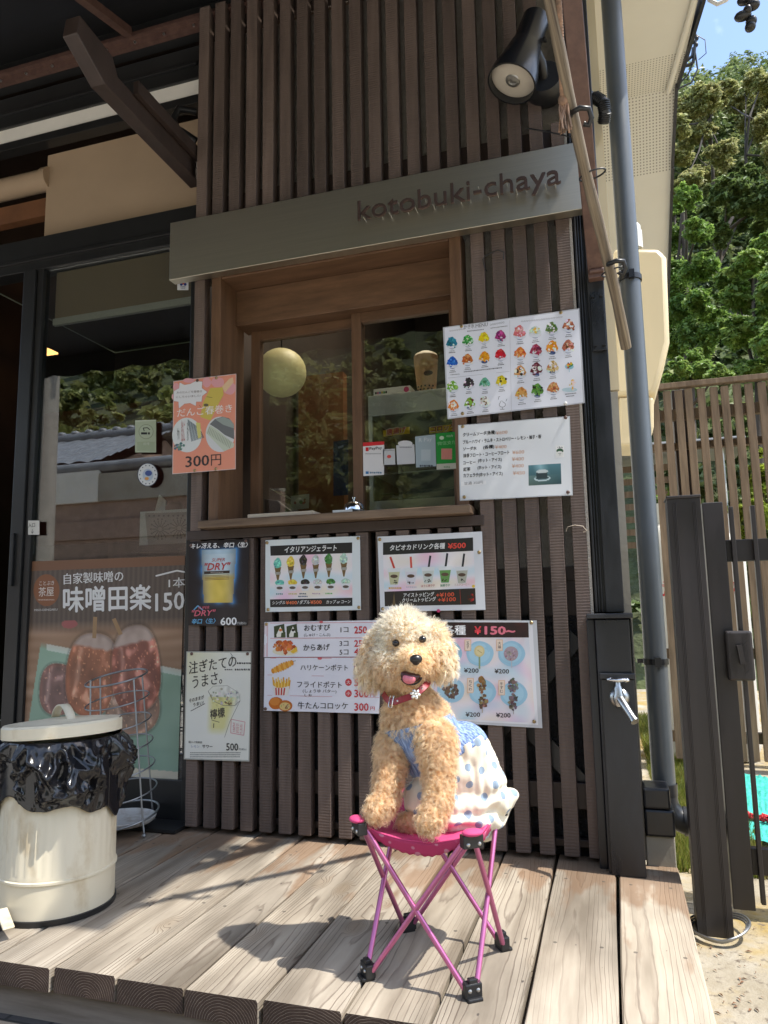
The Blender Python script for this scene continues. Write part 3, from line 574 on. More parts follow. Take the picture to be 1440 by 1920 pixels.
class Sheet:
    def __init__(s, zk, y, warp=0.0, seed=0):
        s.o = ZM[zk]; s.y = y; s.mb = MB(); s.warp = warp; s.sd = seed; s.r = random.Random(seed + 11); s.k = 0
    def pt(s, u, v, L=0.0):
        ox, oy, sc = s.o; p = onY(ox + u / sc, oy + v / sc, s.y)
        if s.warp:
            x, z = p[0], p[2]; a = s.sd * 1.7
            p[1] += -s.warp * (.5 + .5 * math.sin(21 * x + 9 * z + a) * math.sin(13 * z - 5 * x + 2 * a) + .4 * math.sin(34 * x - 15 * z + a))
        p[1] -= L * .00028; return p
    def C(s, c): return S(*c, .84)
    def quad(s, q, c, L=1, n=10):
        a, b, cc, d = [np.array(x, float) for x in q]
        def fn(u, v): p = (a * (1 - u) + b * u) * (1 - v) + (d * (1 - u) + cc * u) * v; return s.pt(p[0], p[1], L)
        s.mb.grid(fn, n, n, 0, s.C(c))
    def rect(s, x0, y0, x1, y1, c, L=1, n=4): s.quad([(x0, y0), (x1, y0), (x1, y1), (x0, y1)], c, L, n)
    def raster(s, q, fn, nx=60, ny=60, L=0):
        a, b, cc, d = [np.array(x, float) for x in q]; cols = []; vs = []
        for j in range(ny + 1):
            for i in range(nx + 1):
                u, v = i / nx, j / ny; p = (a * (1 - u) + b * u) * (1 - v) + (d * (1 - u) + cc * u) * v
                vs.append(s.pt(p[0], p[1], L)); cols.append(s.C(np.clip(fn(u, v), 0, 255)))
        fs = [(j * (nx + 1) + i, j * (nx + 1) + i + 1, (j + 1) * (nx + 1) + i + 1, (j + 1) * (nx + 1) + i) for j in range(ny) for i in range(nx)]
        s.mb.add(vs, fs, 0, cols)
    def poly(s, pts, c, L=1):
        c = s.C(c); n = len(pts); L += s.r.random() * .3
        vs = [s.pt(u, v, L) for u, v in pts]; s.mb.add(vs, [tuple(range(n))], 0, c)
    def ell(s, cx, cy, rx, ry, c, L=1, n=18, rot=0, wob=0):
        ph = s.r.random() * 6
        s.poly([(cx + (rx * math.cos(t) * math.cos(rot) - ry * math.sin(t) * math.sin(rot)) * (1 + wob * math.sin(5 * t + ph)), cy + (rx * math.cos(t) * math.sin(rot) + ry * math.sin(t) * math.cos(rot)) * (1 + wob * math.sin(4 * t + ph))) for t in [2 * math.pi * i / n for i in range(n)]], c, L)
    def line(s, pts, wd, c, L=2):
        for (x0, y0), (x1, y1) in zip(pts[:-1], pts[1:]):
            l = math.hypot(x1 - x0, y1 - y0) + 1e-6; nx, ny = -(y1 - y0) / l * wd / 2, (x1 - x0) / l * wd / 2
            s.poly([(x0 + nx, y0 + ny), (x1 + nx, y1 + ny), (x1 - nx, y1 - ny), (x0 - nx, y0 - ny)], c, L)
    def text(s, t, A, B, h, c, bold=0.015, L=4, shear=0):
        vs, fs = glyphs(t, 0.0, shear)
        if len(vs) == 0: return
        mn = vs.min(0); sz = np.maximum(vs.max(0) - mn, 1e-6); A = np.array(A, float); B = np.array(B, float)
        up = np.array([0.0, -h]); q = (vs - mn) / sz; c = s.C(c); e = bold * .85
        sh = [(0, 0)] if bold < .006 else [(-e, 0), (e, 0), (0, e), (0, -e)] if bold > .018 else [(-e, 0), (e, 0)]
        for k, (dx, dy) in enumerate(sh):
            P = A + np.outer(q[:, 0] + dx / sz[0], B - A) + np.outer(q[:, 1] + dy / sz[1], up)
            s.mb.add([s.pt(u, v, L + .12 * k) for u, v in P], fs, 0, c)
    def speck(s, cx, cy, rx, ry, cols, n, sz, L=2.5, dome=True):
        for _ in range(n):
            a = s.r.random() * 6.283; d = math.sqrt(s.r.random()); x = cx + rx * d * math.cos(a); y = cy + ry * d * math.sin(a)
            k = sz * s.r.uniform(.5, 1.2); c = s.r.choice(cols); c = [max(0, min(255, q + s.r.uniform(-18, 18))) for q in c]
            s.poly([(x + k * math.cos(b + a) * s.r.uniform(.6, 1.1), y + k * math.sin(b + a) * s.r.uniform(.6, 1.1)) for b in (0, 1.25, 2.5, 3.77, 5.0)], c, L + s.r.random())
    def scrib(s, x0, x1, y, h, c, L=3, slope=0.0):
        x = x0
        while x < x1:
            w_ = s.r.uniform(.5, 1.1) * h; s.poly([(x, y - h / 2 + slope * (x - x0)), (x + w_, y - h / 2 * s.r.uniform(.5, 1) + slope * (x - x0)), (x + w_, y + h / 2 + slope * (x - x0)), (x, y + h / 2 * s.r.uniform(.4, 1) + slope * (x - x0))], c, L); x += w_ + h * .35
    def pin(s, parent, u, v, material=None, r=.0052):
        p = s.pt(u, v, 5); b = MB(); b.lathe([(0, .0035), (r * .6, .0032), (r, .001), (r, -.001), (0, -.001)], 12, p, (0, -1, 0)); b.build('pin', material or M['brass'], parent, smooth=40)
    def finish(s, name, label, cat, group=None, pins=(), material=None, part='sheet', pinmat=None):
        c = np.mean(np.array(s.mb.v), 0); lo = np.min(np.array(s.mb.v), 0)
        if pins:
            tg = thing(name, label, cat, (c[0], c[1], lo[2]), group); s.mb.build(part, material or M['print'], tg, recalc=False, color=True, smooth=180)
            for pz in pins: s.pin(tg, *pz[:2], pz[2] if len(pz) > 2 else pinmat)
            return tg
        o = s.mb.build(name, material or M['print'], None, recalc=False, color=True, smooth=180); return tag(o, label, cat, group)
W_ = (236, 238, 246); INK = (38, 36, 40); POSTERS = 'laminated menu sheets pinned to the slats'
def pastel(u, v, base=(244, 240, 244)):
    n1 = mnoise.noise((u * 3, v * 3, 1)); n2 = mnoise.noise((u * 3, v * 3, 9)); c = np.array(base, float)
    c += max(0, n1) * np.array([-70, -12, 0]); c += max(0, n2) * np.array([5, -45, -15]); c += max(0, -n1) * np.array([8, -8, -55]) * .7; return c

# --- shaved-ice menu
s = Sheet('A', -.006, .0032, 1)
s.quad([(52, 262), (1278, 88), (1328, 940), (92, 1085)], (205, 207, 214), 0, 26); s.quad([(66, 268), (1268, 100), (1312, 932), (102, 1072)], (238, 240, 250), .6, 30)
def ice(x, y, r, cols, tall=1.0, bowl=(225, 230, 240)):
    s.ell(x, y + r * .45, r * .95, r * .5, bowl, 1.2); s.ell(x, y + r * .75, r * .5, r * .28, (70, 90, 140), 1.0)
    top = [(x - r * .95, y + r * .35), (x - r * .7, y - r * .3 * tall), (x - r * .3, y - r * .85 * tall), (x + r * .1, y - r * 1.0 * tall), (x + r * .55, y - r * .6 * tall), (x + r * .9, y + r * .1), (x + r * .7, y + r * .45), (x - r * .5, y + r * .5)]
    s.poly(top, cols[0], 1.6); s.speck(x, y - r * .15 * tall, r * .72, r * .62 * tall, cols, 26, r * .24, 2.2); s.speck(x, y + r * .5, r * .75, r * .25, [(235, 235, 240), cols[0]], 8, r * .16, 3.4)
    s.scrib(x - r * .35, x + r * .35, y + r * 1.35, 7, (110, 110, 115), slope=-.12); s.scrib(x - r * .45, x + r * .5, y + r * 1.62, 8, (90, 90, 95), slope=-.12)
LW = (245, 245, 245)
for x, y, c in [(132, 400, [(40, 130, 160), (70, 160, 185), (30, 100, 130)]), (275, 380, [(50, 150, 60), (90, 190, 95), (200, 230, 200)]), (420, 355, [(235, 215, 20), (250, 235, 60), (215, 190, 10)]), (570, 340, [(170, 40, 120), (210, 90, 160), (130, 20, 90)]),
                (137, 575, [(30, 100, 200), (70, 140, 230), (20, 80, 170)]), (272, 550, [(200, 110, 40), (225, 160, 90), (170, 80, 30)]), (424, 528, [(240, 165, 20), (250, 190, 60), (225, 140, 10)]), (570, 508, [(215, 25, 50), (235, 70, 90), (180, 10, 40)]),
                (140, 795, [(120, 180, 50), (160, 205, 90), LW]), (284, 765, [(50, 40, 40), (80, 66, 62), LW]), (428, 765, [(110, 185, 150), (150, 210, 180), (60, 130, 100)]), (578, 745, [(225, 205, 30), (240, 225, 70), (60, 50, 30)]),
                (147, 965, [(235, 140, 50), LW, (245, 235, 225)]), (294, 945, [(140, 190, 60), (110, 50, 40), LW]), (432, 930, [LW, (215, 210, 200), (120, 95, 60)])]:
    ice(x, y, 56, c)
for x, y, c, tl in [(742, 310, [(225, 120, 120), (240, 170, 160), LW], 1.15), (882, 295, [(215, 225, 222), (170, 190, 190), (230, 210, 80)], .8), (1030, 270, [(110, 140, 70), (70, 100, 40), LW], 1), (1182, 245, [(180, 95, 60), (215, 150, 110), LW], 1),
                    (746, 492, [(225, 120, 50), (240, 160, 90), (200, 90, 40)], .9), (888, 470, [(165, 50, 85), (200, 100, 125), (120, 30, 60)], 1), (1034, 445, [(240, 150, 20), (245, 180, 60), LW], 1.1), (1178, 430, [(190, 110, 85), (120, 80, 50), (230, 170, 140)], 1),
                    (746, 660, [(220, 160, 90), (60, 45, 35), LW], 1), (893, 640, [(110, 40, 55), LW, (150, 90, 100)], 1.1), (1040, 620, [(225, 200, 140), (190, 150, 70), LW], 1),
                    (757, 855, [(230, 170, 90), (230, 200, 90), (190, 130, 70)], 1), (902, 830, [(110, 165, 70), (45, 40, 35), (80, 130, 45)], 1.1), (1044, 805, [(200, 125, 75), (225, 170, 120), (150, 90, 50)], .9)]:
    ice(x, y, 62, c, tl)
s.ell(1188, 612, 40, 26, (150, 200, 220), 1.5); s.speck(1188, 598, 36, 22, [(225, 50, 60), (240, 200, 40), (70, 130, 60)], 12, 14); s.line([(1188, 635), (1188, 662)], 6, (170, 210, 225))
s.ell(1190, 820, 70, 20, (190, 215, 225), 1.5); s.speck(1218, 775, 28, 48, [(240, 185, 30), (245, 235, 225)], 14, 15); s.scrib(1150, 1250, 860, 8, (90, 90, 95), slope=-.1); s.scrib(1160, 1230, 880, 8, (90, 90, 95), slope=-.1)
s.text('かき氷', (240, 278), (335, 264), 36, (90, 90, 98), .0); s.text('MENU', (345, 264), (455, 248), 32, (110, 110, 118), .0)
for k in range(7): s.ell(120 + 20 * k, 294 - 3.2 * k, 9, 6, (170, 165, 175), 1.5, 8); s.ell(120 + 20 * k, 294 - 3.2 * k, 6, 3.5, (238, 240, 250), 2, 8)
for k in range(7): s.ell(482 + 19 * k, 236 - 3 * k, 9, 8, (150, 150, 160), 1.5, 8); s.ell(482 + 19 * k, 236 - 3 * k, 6, 5, (238, 240, 250), 2, 8)
for k in range(17): s.ell(765 + 22 * k, 208 - 2.6 * k, 10, 6, (165, 165, 172), 1.5, 8); s.ell(765 + 22 * k, 208 - 2.6 * k, 7, 3.5, (238, 240, 250), 2, 8)
s.scrib(270, 415, 295, 9, (120, 120, 128), slope=-.12); s.scrib(480, 625, 268, 8, (130, 130, 138), slope=-.12)
s.line([(95, 718), (650, 655)], 3, (190, 190, 198)); s.line([(652, 200), (668, 1005)], 3, (205, 205, 212)); s.scrib(240, 585, 660, 10, (110, 110, 118), slope=-.11); s.scrib(120, 200, 688, 8, (140, 140, 148), slope=-.1)
s.ell(586, 955, 30, 24, (110, 110, 120), 1.5); s.ell(586, 955, 26, 20, (238, 240, 250), 2); s.line([(586, 975), (586, 1000)], 4, (110, 110, 120)); s.line([(565, 1000), (605, 996)], 4, (110, 110, 120)); s.ell(580, 932, 15, 12, (110, 110, 120), 1.5); s.ell(580, 932, 12, 9, (238, 240, 250), 2); s.line([(550, 910), (554, 882), (566, 885)], 4, (110, 110, 120)); s.line([(618, 925), (628, 902)], 4, (110, 110, 120))
s.finish('menu_sheet', 'laminated shaved-ice menu with rows of coloured ice mounds, top right of the window', 'menu', POSTERS, [(220, 252), (1112, 126), (228, 1036), (1152, 942, M['white'])])

# --- drinks menu
s = Sheet('A', -.0055, .003, 2)
s.quad([(188, 1140), (1193, 1058), (1220, 1770), (203, 1820)], (206, 210, 214), 0, 24); s.quad([(198, 1146), (1183, 1068), (1210, 1762), (210, 1812)], (236, 239, 242), .6, 30)
OR = (222, 176, 150)
def row(t, x0, x1, y0, y1, h=34, c=INK, b=.03): s.text(t, (x0, y0), (x1, y1), h, c, b)
row('クリームソーダ(各種)', 232, 522, 1250, 1224, 40); row('¥600', 528, 632, 1226, 1216, 30, OR, .01)
row('ブルーハワイ・ラムネ・ストロベリー・レモン・柚子・桜', 232, 935, 1312, 1258, 36); row('ソーダ水', 234, 354, 1370, 1362, 32); row('(各種)', 414, 512, 1360, 1352, 38); row('¥400', 520, 624, 1352, 1346, 30, OR, .01)
row('抹茶フロート・コーヒーフロート', 236, 648, 1434, 1402, 36); row('¥600', 676, 782, 1402, 1394, 32, OR, .01); row('コーヒー', 234, 345, 1494, 1486, 28); row('(ホット・アイス)', 368, 580, 1482, 1470, 38); row('¥400', 672, 780, 1462, 1456, 32, OR, .01)
row('紅茶', 236, 298, 1556, 1552, 34); row('(ホット・アイス)', 364, 576, 1546, 1536, 38); row('¥400', 672, 778, 1524, 1518, 32, OR, .01); row('カフェラテ(ホット・アイス)', 236, 588, 1618, 1598, 40); row('¥450', 680, 788, 1588, 1582, 32, OR, .01)
s.quad([(214, 1650), (440, 1640), (440, 1672), (214, 1688)], (246, 247, 248), 1, 4); row('甘酒 350円', 242, 412, 1678, 1668, 28, (150, 150, 155), .0)
def cup(u, v):
    c = np.array([95, 140, 150.]) * (1 - .4 * v) + np.array([60, 50, 30.]) * (1 - u) * (v > .5) * .6 + 60 * max(0, 1 - abs(u - .35 - v * .2) * 4) * (v < .5)
    if ((u - .42) / .25) ** 2 + ((v - .68) / .14) ** 2 < 1: c = np.array([205, 225, 228.])
    if ((u - .42) / .21) ** 2 + ((v - .66) / .1) ** 2 < 1: c = np.array([75, 100, 105.])
    if abs(u - .42) < .17 and .34 < v < .68: c = np.array([58, 72, 76.])
    if ((u - .42) / .18) ** 2 + ((v - .34) / .09) ** 2 < 1: c = np.array([210, 220, 220.])
    return c
s.raster([(820, 1500), (1112, 1484), (1117, 1668), (823, 1684)], cup, 44, 30, 1.2)
s.quad([(1066, 1326), (1142, 1320), (1142, 1428), (1064, 1434)], (248, 248, 246), 1.2, 4); s.ell(1104, 1372, 32, 22, (70, 105, 80), 1.6); s.ell(1103, 1396, 32, 22, (240, 240, 235), 2); s.speck(1103, 1340, 28, 8, [(60, 60, 60)], 8, 6); s.line([(1090, 1395), (1116, 1393)], 4, (90, 90, 90), 2.6); s.line([(1096, 1408), (1110, 1407)], 4, (90, 90, 90), 2.6)
s.finish('menu_sheet', 'white drinks price list with a coffee cup photo, below the shaved-ice menu', 'menu', POSTERS, [(230, 1152), (1155, 1072, M['rust']), (244, 1786), (1176, 1742, M['rust'])])

# --- gelato
BK = (44, 43, 44)
s = Sheet('B', -.005, .0014, 3)
s.quad([(92, 170), (1003, 128), (1014, 842), (92, 862)], (228, 236, 238), 0, 20)
s.quad([(138, 225), (928, 190), (928, 293), (142, 320)], BK, 1.2, 10); s.raster([(140, 320), (928, 293), (930, 724), (136, 740)], lambda u, v: pastel(u, v), 40, 30, 1); s.quad([(136, 740), (930, 724), (930, 803), (138, 816)], BK, 1.2, 10)
s.text('イタリアンジェラート', (278, 290), (780, 270), 56, (240, 240, 240), .03, shear=.15)
for x, yb, c in [(210, 400, (120, 205, 190)), (334, 385, (235, 205, 80)), (456, 372, (55, 50, 48)), (576, 370, (205, 208, 208)), (702, 360, (80, 140, 75)), (846, 355, (185, 215, 200))]:
    s.poly([(x - 30, yb + 30), (x + 34, yb + 30), (x + 8, yb + 165), (x - 4, yb + 165)], (125, 100, 62), 2); s.line([(x - 8, yb + 70), (x + 22, yb + 62)], 4, (90, 70, 45), 2.8); s.poly([(x - 26, yb + 78), (x + 32, yb + 74), (x + 28, yb + 100), (x - 18, yb + 104)], (170, 168, 160), 2.6)
    s.ell(x, yb - 5, 38, 46, c, 3, wob=.06); s.ell(x + 4, yb - 40, 20, 22, c, 3); s.speck(x, yb - 8, 32, 40, [c, tuple(min(255, q + 35) for q in c), tuple(max(0, q - 35) for q in c)], 16, 12, 3.4)
    y2 = 600 - (x - 210) * .02; s.ell(x + 20, y2 - 20, 44, 30, c, 2.5, wob=.05); s.speck(x + 20, y2 - 22, 38, 22, [c, tuple(min(255, q + 30) for q in c), tuple(max(0, q - 30) for q in c)], 12, 11, 3); s.poly([(x - 26, y2), (x + 64, y2 - 3), (x + 50, y2 + 60), (x - 10, y2 + 62)], (235, 236, 240), 3.4); s.ell(x + 20, y2 + 30, 30, 14, (105, 92, 84), 4.4)
for x, c in ((225, (90, 150, 150)), (345, (200, 190, 110)), (452, (70, 90, 110)), (575, (200, 170, 190)), (702, (70, 180, 60))): s.scrib(x - 30, x + 35, 690 - x * .01, 14, c)
s.scrib(410, 495, 712, 14, (80, 100, 130))
s.text('シングル', (160, 790), (284, 786), 34, (240, 240, 240), .02, shear=.2); s.text('¥400', (290, 788), (398, 786), 32, (235, 125, 85), .03); s.text('/ ダブル', (402, 786), (522, 784), 38, (240, 240, 240), .02, shear=.2); s.text('¥500', (528, 784), (634, 782), 34, (235, 125, 85), .03); s.text('カップ or コーン', (678, 782), (912, 778), 34, (240, 240, 240), .02, shear=.2)
s.finish('menu_sheet', 'white-bordered gelato menu with six cones and cups under a black title bar', 'menu', POSTERS, [(108, 194), (985, 150), (118, 838), (994, 816)])

# --- tapioca
s = Sheet('C', -.005, .0014, 4)
s.quad([(76, 112), (906, 70), (934, 692), (98, 708)], (230, 233, 238), 0, 20)
s.quad([(120, 158), (834, 118), (836, 224), (120, 257)], BK, 1.2, 10); s.raster([(120, 257), (840, 224), (852, 520), (130, 548)], pastel, 40, 24, 1); s.quad([(130, 548), (852, 520), (858, 650), (134, 664)], (50, 44, 42), 1.2, 10)
s.text('タピオカドリンク各種', (176, 224), (612, 206), 46, (240, 240, 240), .03, shear=.1); s.text('¥500', (636, 208), (776, 200), 42, (232, 80, 70), .035)
for x, y, c, st in [(208, 430, (205, 205, 165), (215, 75, 60)), (342, 428, (228, 226, 234), (225, 90, 75)), (478, 420, (215, 222, 215), (50, 50, 60)), (612, 415, (110, 160, 90), (45, 48, 55)), (746, 418, (190, 190, 175), (45, 45, 52))]:
    s.line([(x - 30 + (x > 300) * 28 + (x > 450) * 20, y - 158 - (x > 500) * 14), (x + 4, y - 62)], 16, st, 1.6)
    s.poly([(x - 54, y - 66), (x + 54, y - 70), (x + 32, y + 64), (x - 32, y + 66)], (232, 236, 238), 2); s.poly([(x - 44, y - 36), (x + 46, y - 40), (x + 30, y + 60), (x - 30, y + 62)], c, 2.6)
    s.ell(x, y - 4, 30, 14, (100, 78, 66), 4); s.speck(x, y + 44, 26, 16, [(60, 52, 46)], 10, 6, 3.4)
s.scrib(165, 250, 520, 16, (225, 175, 100)); s.text('ほうじ茶ラテ', (424, 514), (532, 508), 20, (200, 120, 130), .02); s.text('抹茶ラテ', (574, 510), (652, 506), 20, (60, 140, 110), .02); s.scrib(305, 385, 512, 12, (210, 200, 215)); s.text('ミルクコーヒー', (688, 504), (806, 498), 20, (190, 160, 140), .01)
s.ell(838, 505, 12, 12, (240, 205, 80), 2); s.speck(820, 600, 26, 34, [(170, 50, 45), (90, 40, 38)], 16, 12); s.line([(730, 530), (738, 650)], 5, (150, 60, 50)); s.poly([(195, 655), (208, 550), (220, 655)], (110, 92, 66), 2)
s.text('アイストッピング', (284, 594), (526, 584), 34, (238, 238, 238), .03, shear=.1); s.text('+¥100', (542, 592), (684, 584), 32, (235, 100, 70), .025); s.text('クリームトッピング', (274, 634), (540, 622), 34, (238, 238, 238), .03, shear=.1); s.text('+¥100', (556, 630), (698, 622), 32, (235, 100, 70), .025)
s.finish('menu_sheet', 'white-bordered tapioca drink menu with five cups and straws, right of the gelato menu', 'menu', POSTERS, [(95, 134), (884, 236), (118, 684), (560, 700, M['pinkcloth'])])

# --- snacks, two sheets
RD = (205, 45, 60); PK = (216, 100, 110)
s = Sheet('B', -.0045, .0014, 5)
s.quad([(84, 958), (1230, 940), (1230, 1290), (78, 1296)], (238, 238, 247), 0, 20)
for yy in (968, 1115, 1300): s.line([(140, yy), (1230, yy - 6)], 4, PK, 1)
for x in (90, 108, 116): s.line([(x, 965), (x - 3, 1292)], 3, PK, 1)
s.ell(630, 958, 18, 12, PK, 2)
for x in (225, 345):
    s.poly([(x - 50, 1000), (x + 48, 975), (x + 60, 1108), (x - 46, 1108)], (58, 70, 42), 1.5); s.poly([(x + 12, 1000), (x + 50, 1085), (x + 36, 1100), (x - 36, 1104)], (242, 240, 232), 2.2); s.poly([(x + 22, 1062), (x + 60, 1054), (x + 62, 1106), (x + 16, 1108)], (66, 80, 46), 2.8); s.poly([(x - 48, 1030), (x - 30, 1030), (x - 22, 1108), (x - 46, 1108)], (52, 64, 38), 2.8); s.ell(x + 14, 1036, 16, 13, (222, 130, 70) if x < 300 else (50, 42, 40), 3)
s.ell(285, 1240, 125, 40, (235, 228, 205), 1.4); s.speck(270, 1195, 96, 58, [(205, 105, 40), (225, 135, 60), (180, 85, 30)], 60, 22, 2.2); s.poly([(330, 1245), (395, 1195), (400, 1240), (360, 1262)], (240, 195, 60), 4)
s.text('おむすび', (466, 1044), (716, 1038), 58, INK, .02); s.text('(しゅけ・こんぶ)', (464, 1102), (718, 1100), 34, (70, 70, 78), .008); s.text('1コ', (818, 1058), (892, 1056), 48, INK, .012); s.text('250', (950, 1068), (1070, 1066), 66, RD, .03); s.text('円', (1100, 1064), (1140, 1063), 36, RD, .02)
s.text('からあげ', (460, 1236), (712, 1230), 62, INK, .02); s.text('3コ', (808, 1190), (892, 1188), 48, INK, .012); s.text('5コ', (808, 1274), (892, 1272), 48, INK, .012); s.text('250', (950, 1196), (1070, 1194), 62, RD, .03); s.text('400', (950, 1276), (1070, 1274), 62, RD, .03); s.text('円', (1100, 1192), (1140, 1191), 36, RD, .02); s.text('円', (1100, 1274), (1140, 1273), 36, RD, .02)
s.finish('menu_sheet', 'white rice ball and fried chicken price sheet with red prices, left of the poodle head', 'menu', POSTERS, [(104, 978), (1200, 960)])
s = Sheet('B', -.0058, .0014, 6)
s.quad([(82, 1304), (1208, 1300), (1188, 1842), (76, 1812)], (234, 234, 244), 0, 20)
for yy in (1472, 1668): s.line([(110, yy - 4), (1190, yy + 18)], 4, (215, 150, 160), 1)
s.line([(140, 1306), (1200, 1312)], 4, PK, 1); s.ell(616, 1310, 22, 12, PK, 2)
for k in range(9):
    x = 165 + 23 * k; s.ell(x, 1430 - 10 * k, 17, 26 + 13 * math.sin(k / 8 * 3.1), (225, 150, 45) if k % 2 == 0 else (240, 180, 80), 1.6 + k * .3, rot=-.3)
s.line([(345, 1345), (385, 1330)], 5, (120, 90, 50))
for k in range(17): xx = 175 + 9 * k; yy = 1490 + 14 * ((k * 7) % 5); s.line([(xx + (k - 8) * 1.5, yy), (xx, 1600)], 13, [(240, 190, 70), (225, 160, 45), (250, 210, 110)][k % 3], 1.5 + (k % 3) * .5)
s.poly([(162, 1565), (200, 1590), (250, 1592), (325, 1575), (312, 1665), (180, 1662)], (238, 232, 226), 3.4)
for k in range(4): s.poly([(188 + 28 * k, 1592), (202 + 28 * k, 1592), (206 + 24 * k, 1662), (192 + 24 * k, 1662)], (200, 60, 55), 4)
s.ell(195, 1740, 70, 60, (205, 115, 45), 1.5, wob=.02); s.ell(185, 1725, 50, 38, (222, 140, 65), 2); s.ell(285, 1765, 68, 54, (200, 112, 46), 2.5); s.ell(282, 1770, 52, 38, (226, 196, 130), 3); s.speck(282, 1772, 42, 26, [(150, 110, 70), (230, 205, 150), (120, 90, 55)], 18, 9, 3.6)
s.text('ハリケーンポテト', (432, 1424), (888, 1426), 58, INK, .012); s.text('300', (952, 1446), (1080, 1448), 66, RD, .03); s.text('フライドポテト', (400, 1588), (830, 1594), 62, INK, .012); s.text('(しょうゆ バター)', (452, 1644), (778, 1648), 40, (60, 60, 66), .008); s.text('しお', (470, 1676), (540, 1678), 26, INK, .01)
for yy, ch, pr in ((1538, '大', '500'), (1646, '小', '300')): s.ell(894, yy, 32, 36, RD, 1.6); s.text(ch, (876, yy + 17), (912, yy + 17), 34, (245, 235, 235), .01); s.text(pr, (952, yy + 36), (1086, yy + 38), 70, RD, .03); s.text('円', (1104, yy + 34), (1142, yy + 35), 36, RD, .015)
s.text('牛たんコロッケ', (404, 1794), (890, 1800), 68, INK, .015); s.text('300', (952, 1812), (1086, 1814), 72, RD, .03); s.text('円', (1104, 1808), (1146, 1809), 36, RD, .015)
s.finish('menu_sheet', 'white potato and croquette price sheet with red prices, behind the poodle shoulder', 'menu', POSTERS, [(94, 1794)], pinmat=M['rust'])

# --- skewers
s = Sheet('C', -.005, .0016, 7)
s.quad([(430, 770), (1340, 776), (1385, 1632), (430, 1575)], (205, 208, 212), 0, 20); s.quad([(440, 780), (1305, 784), (1352, 1606), (440, 1560)], (235, 236, 240), .6, 24); s.raster([(450, 915), (1278, 915), (1330, 1590), (450, 1545)], lambda u, v: pastel(u * 1.4, v * 1.3, (236, 230, 236)), 44, 36, 1); s.raster([(450, 790), (1274, 792), (1278, 912), (450, 912)], lambda u, v: np.array([48 + 50 * max(0, mnoise.noise((u * 6, v * 2, 3))), 34, 36]), 40, 6, 1.3)
s.text('串もの', (450, 886), (585, 888), 66, (238, 238, 238), .03); s.text('各種', (600, 888), (776, 890), 76, (238, 238, 238), .035); s.text('¥', (848, 884), (898, 884), 60, (228, 70, 80), .035); s.text('150~', (930, 886), (1166, 888), 62, (240, 130, 150), .045)
for x, y, t in ((640, 1035, ''), (890, 1040, '玉子'), (1140, 1040, '大福'), (660, 1330, ''), (910, 1345, 'ちくわ'), (1158, 1362, '牛すじ')):
    s.ell(x, y, 108, 100, (160, 205, 228), 1.7, 24, wob=.02); s.ell(x - 5, y - 5, 86, 78, (172, 214, 234), 2.1, 24)
    if t:
        s.rect(x - 122, y - 112, x - 70, y - 112 + 30 + 30 * len(t), (235, 190, 150), 2.4); s.rect(x - 117, y - 107, x - 75, y - 112 + 25 + 30 * len(t), (244, 224, 206), 2.8)
        for k, ch in enumerate(t): s.text(ch, (x - 108, y - 72 + 30 * k), (x - 84, y - 72 + 30 * k), 24, INK, .012, 3.6)
s.ell(885, 1020, 42, 46, (222, 206, 150), 3); s.line([(886, 1060), (886, 1160)], 13, (150, 170, 130), 2.8); s.line([(870, 1010), (905, 1035)], 4, (170, 150, 90), 3.6); s.ell(885, 1020, 30, 32, (230, 216, 166), 3.3)
s.ell(1136, 1040, 58, 58, (178, 160, 168), 3); s.speck(1136, 1040, 50, 50, [(168, 150, 160), (195, 178, 184), (150, 130, 140)], 40, 10, 3.4); s.line([(1140, 1095), (1142, 1155)], 6, (200, 200, 205), 2.8)
s.line([(905, 1225), (908, 1510)], 6, (190, 170, 140), 2.8); s.speck(905, 1290, 30, 62, [(140, 105, 65), (170, 130, 85), (95, 68, 40)], 34, 17, 3.2); s.speck(916, 1420, 30, 60, [(130, 95, 65), (160, 125, 95), (90, 64, 45)], 34, 17, 3.2)
s.line([(1150, 1240), (1156, 1520)], 6, (180, 170, 165), 2.8); s.speck(1152, 1300, 34, 60, [(120, 110, 112), (150, 138, 138), (90, 80, 82)], 36, 18, 3.2); s.speck(1152, 1430, 32, 68, [(115, 105, 108), (140, 130, 132), (85, 76, 80)], 36, 18, 3.2)
s.speck(660, 1320, 60, 70, [(80, 62, 50), (105, 82, 64)], 40, 20, 3.2); s.speck(672, 1010, 30, 30, [(120, 110, 110), (90, 84, 88)], 14, 14, 3.2); s.line([(682, 1375), (684, 1400)], 12, (80, 60, 48), 3)
for x, y in ((764, 1190), (1006, 1196), (776, 1540), (1018, 1545)): s.text('¥200', (x, y), (x + 114, y + 2), 36, (50, 48, 54), .02)
s.finish('menu_sheet', 'skewer menu with blue circles and a black ¥150 title bar, right behind the poodle', 'menu', POSTERS, [(1298, 794), (1320, 1578)])

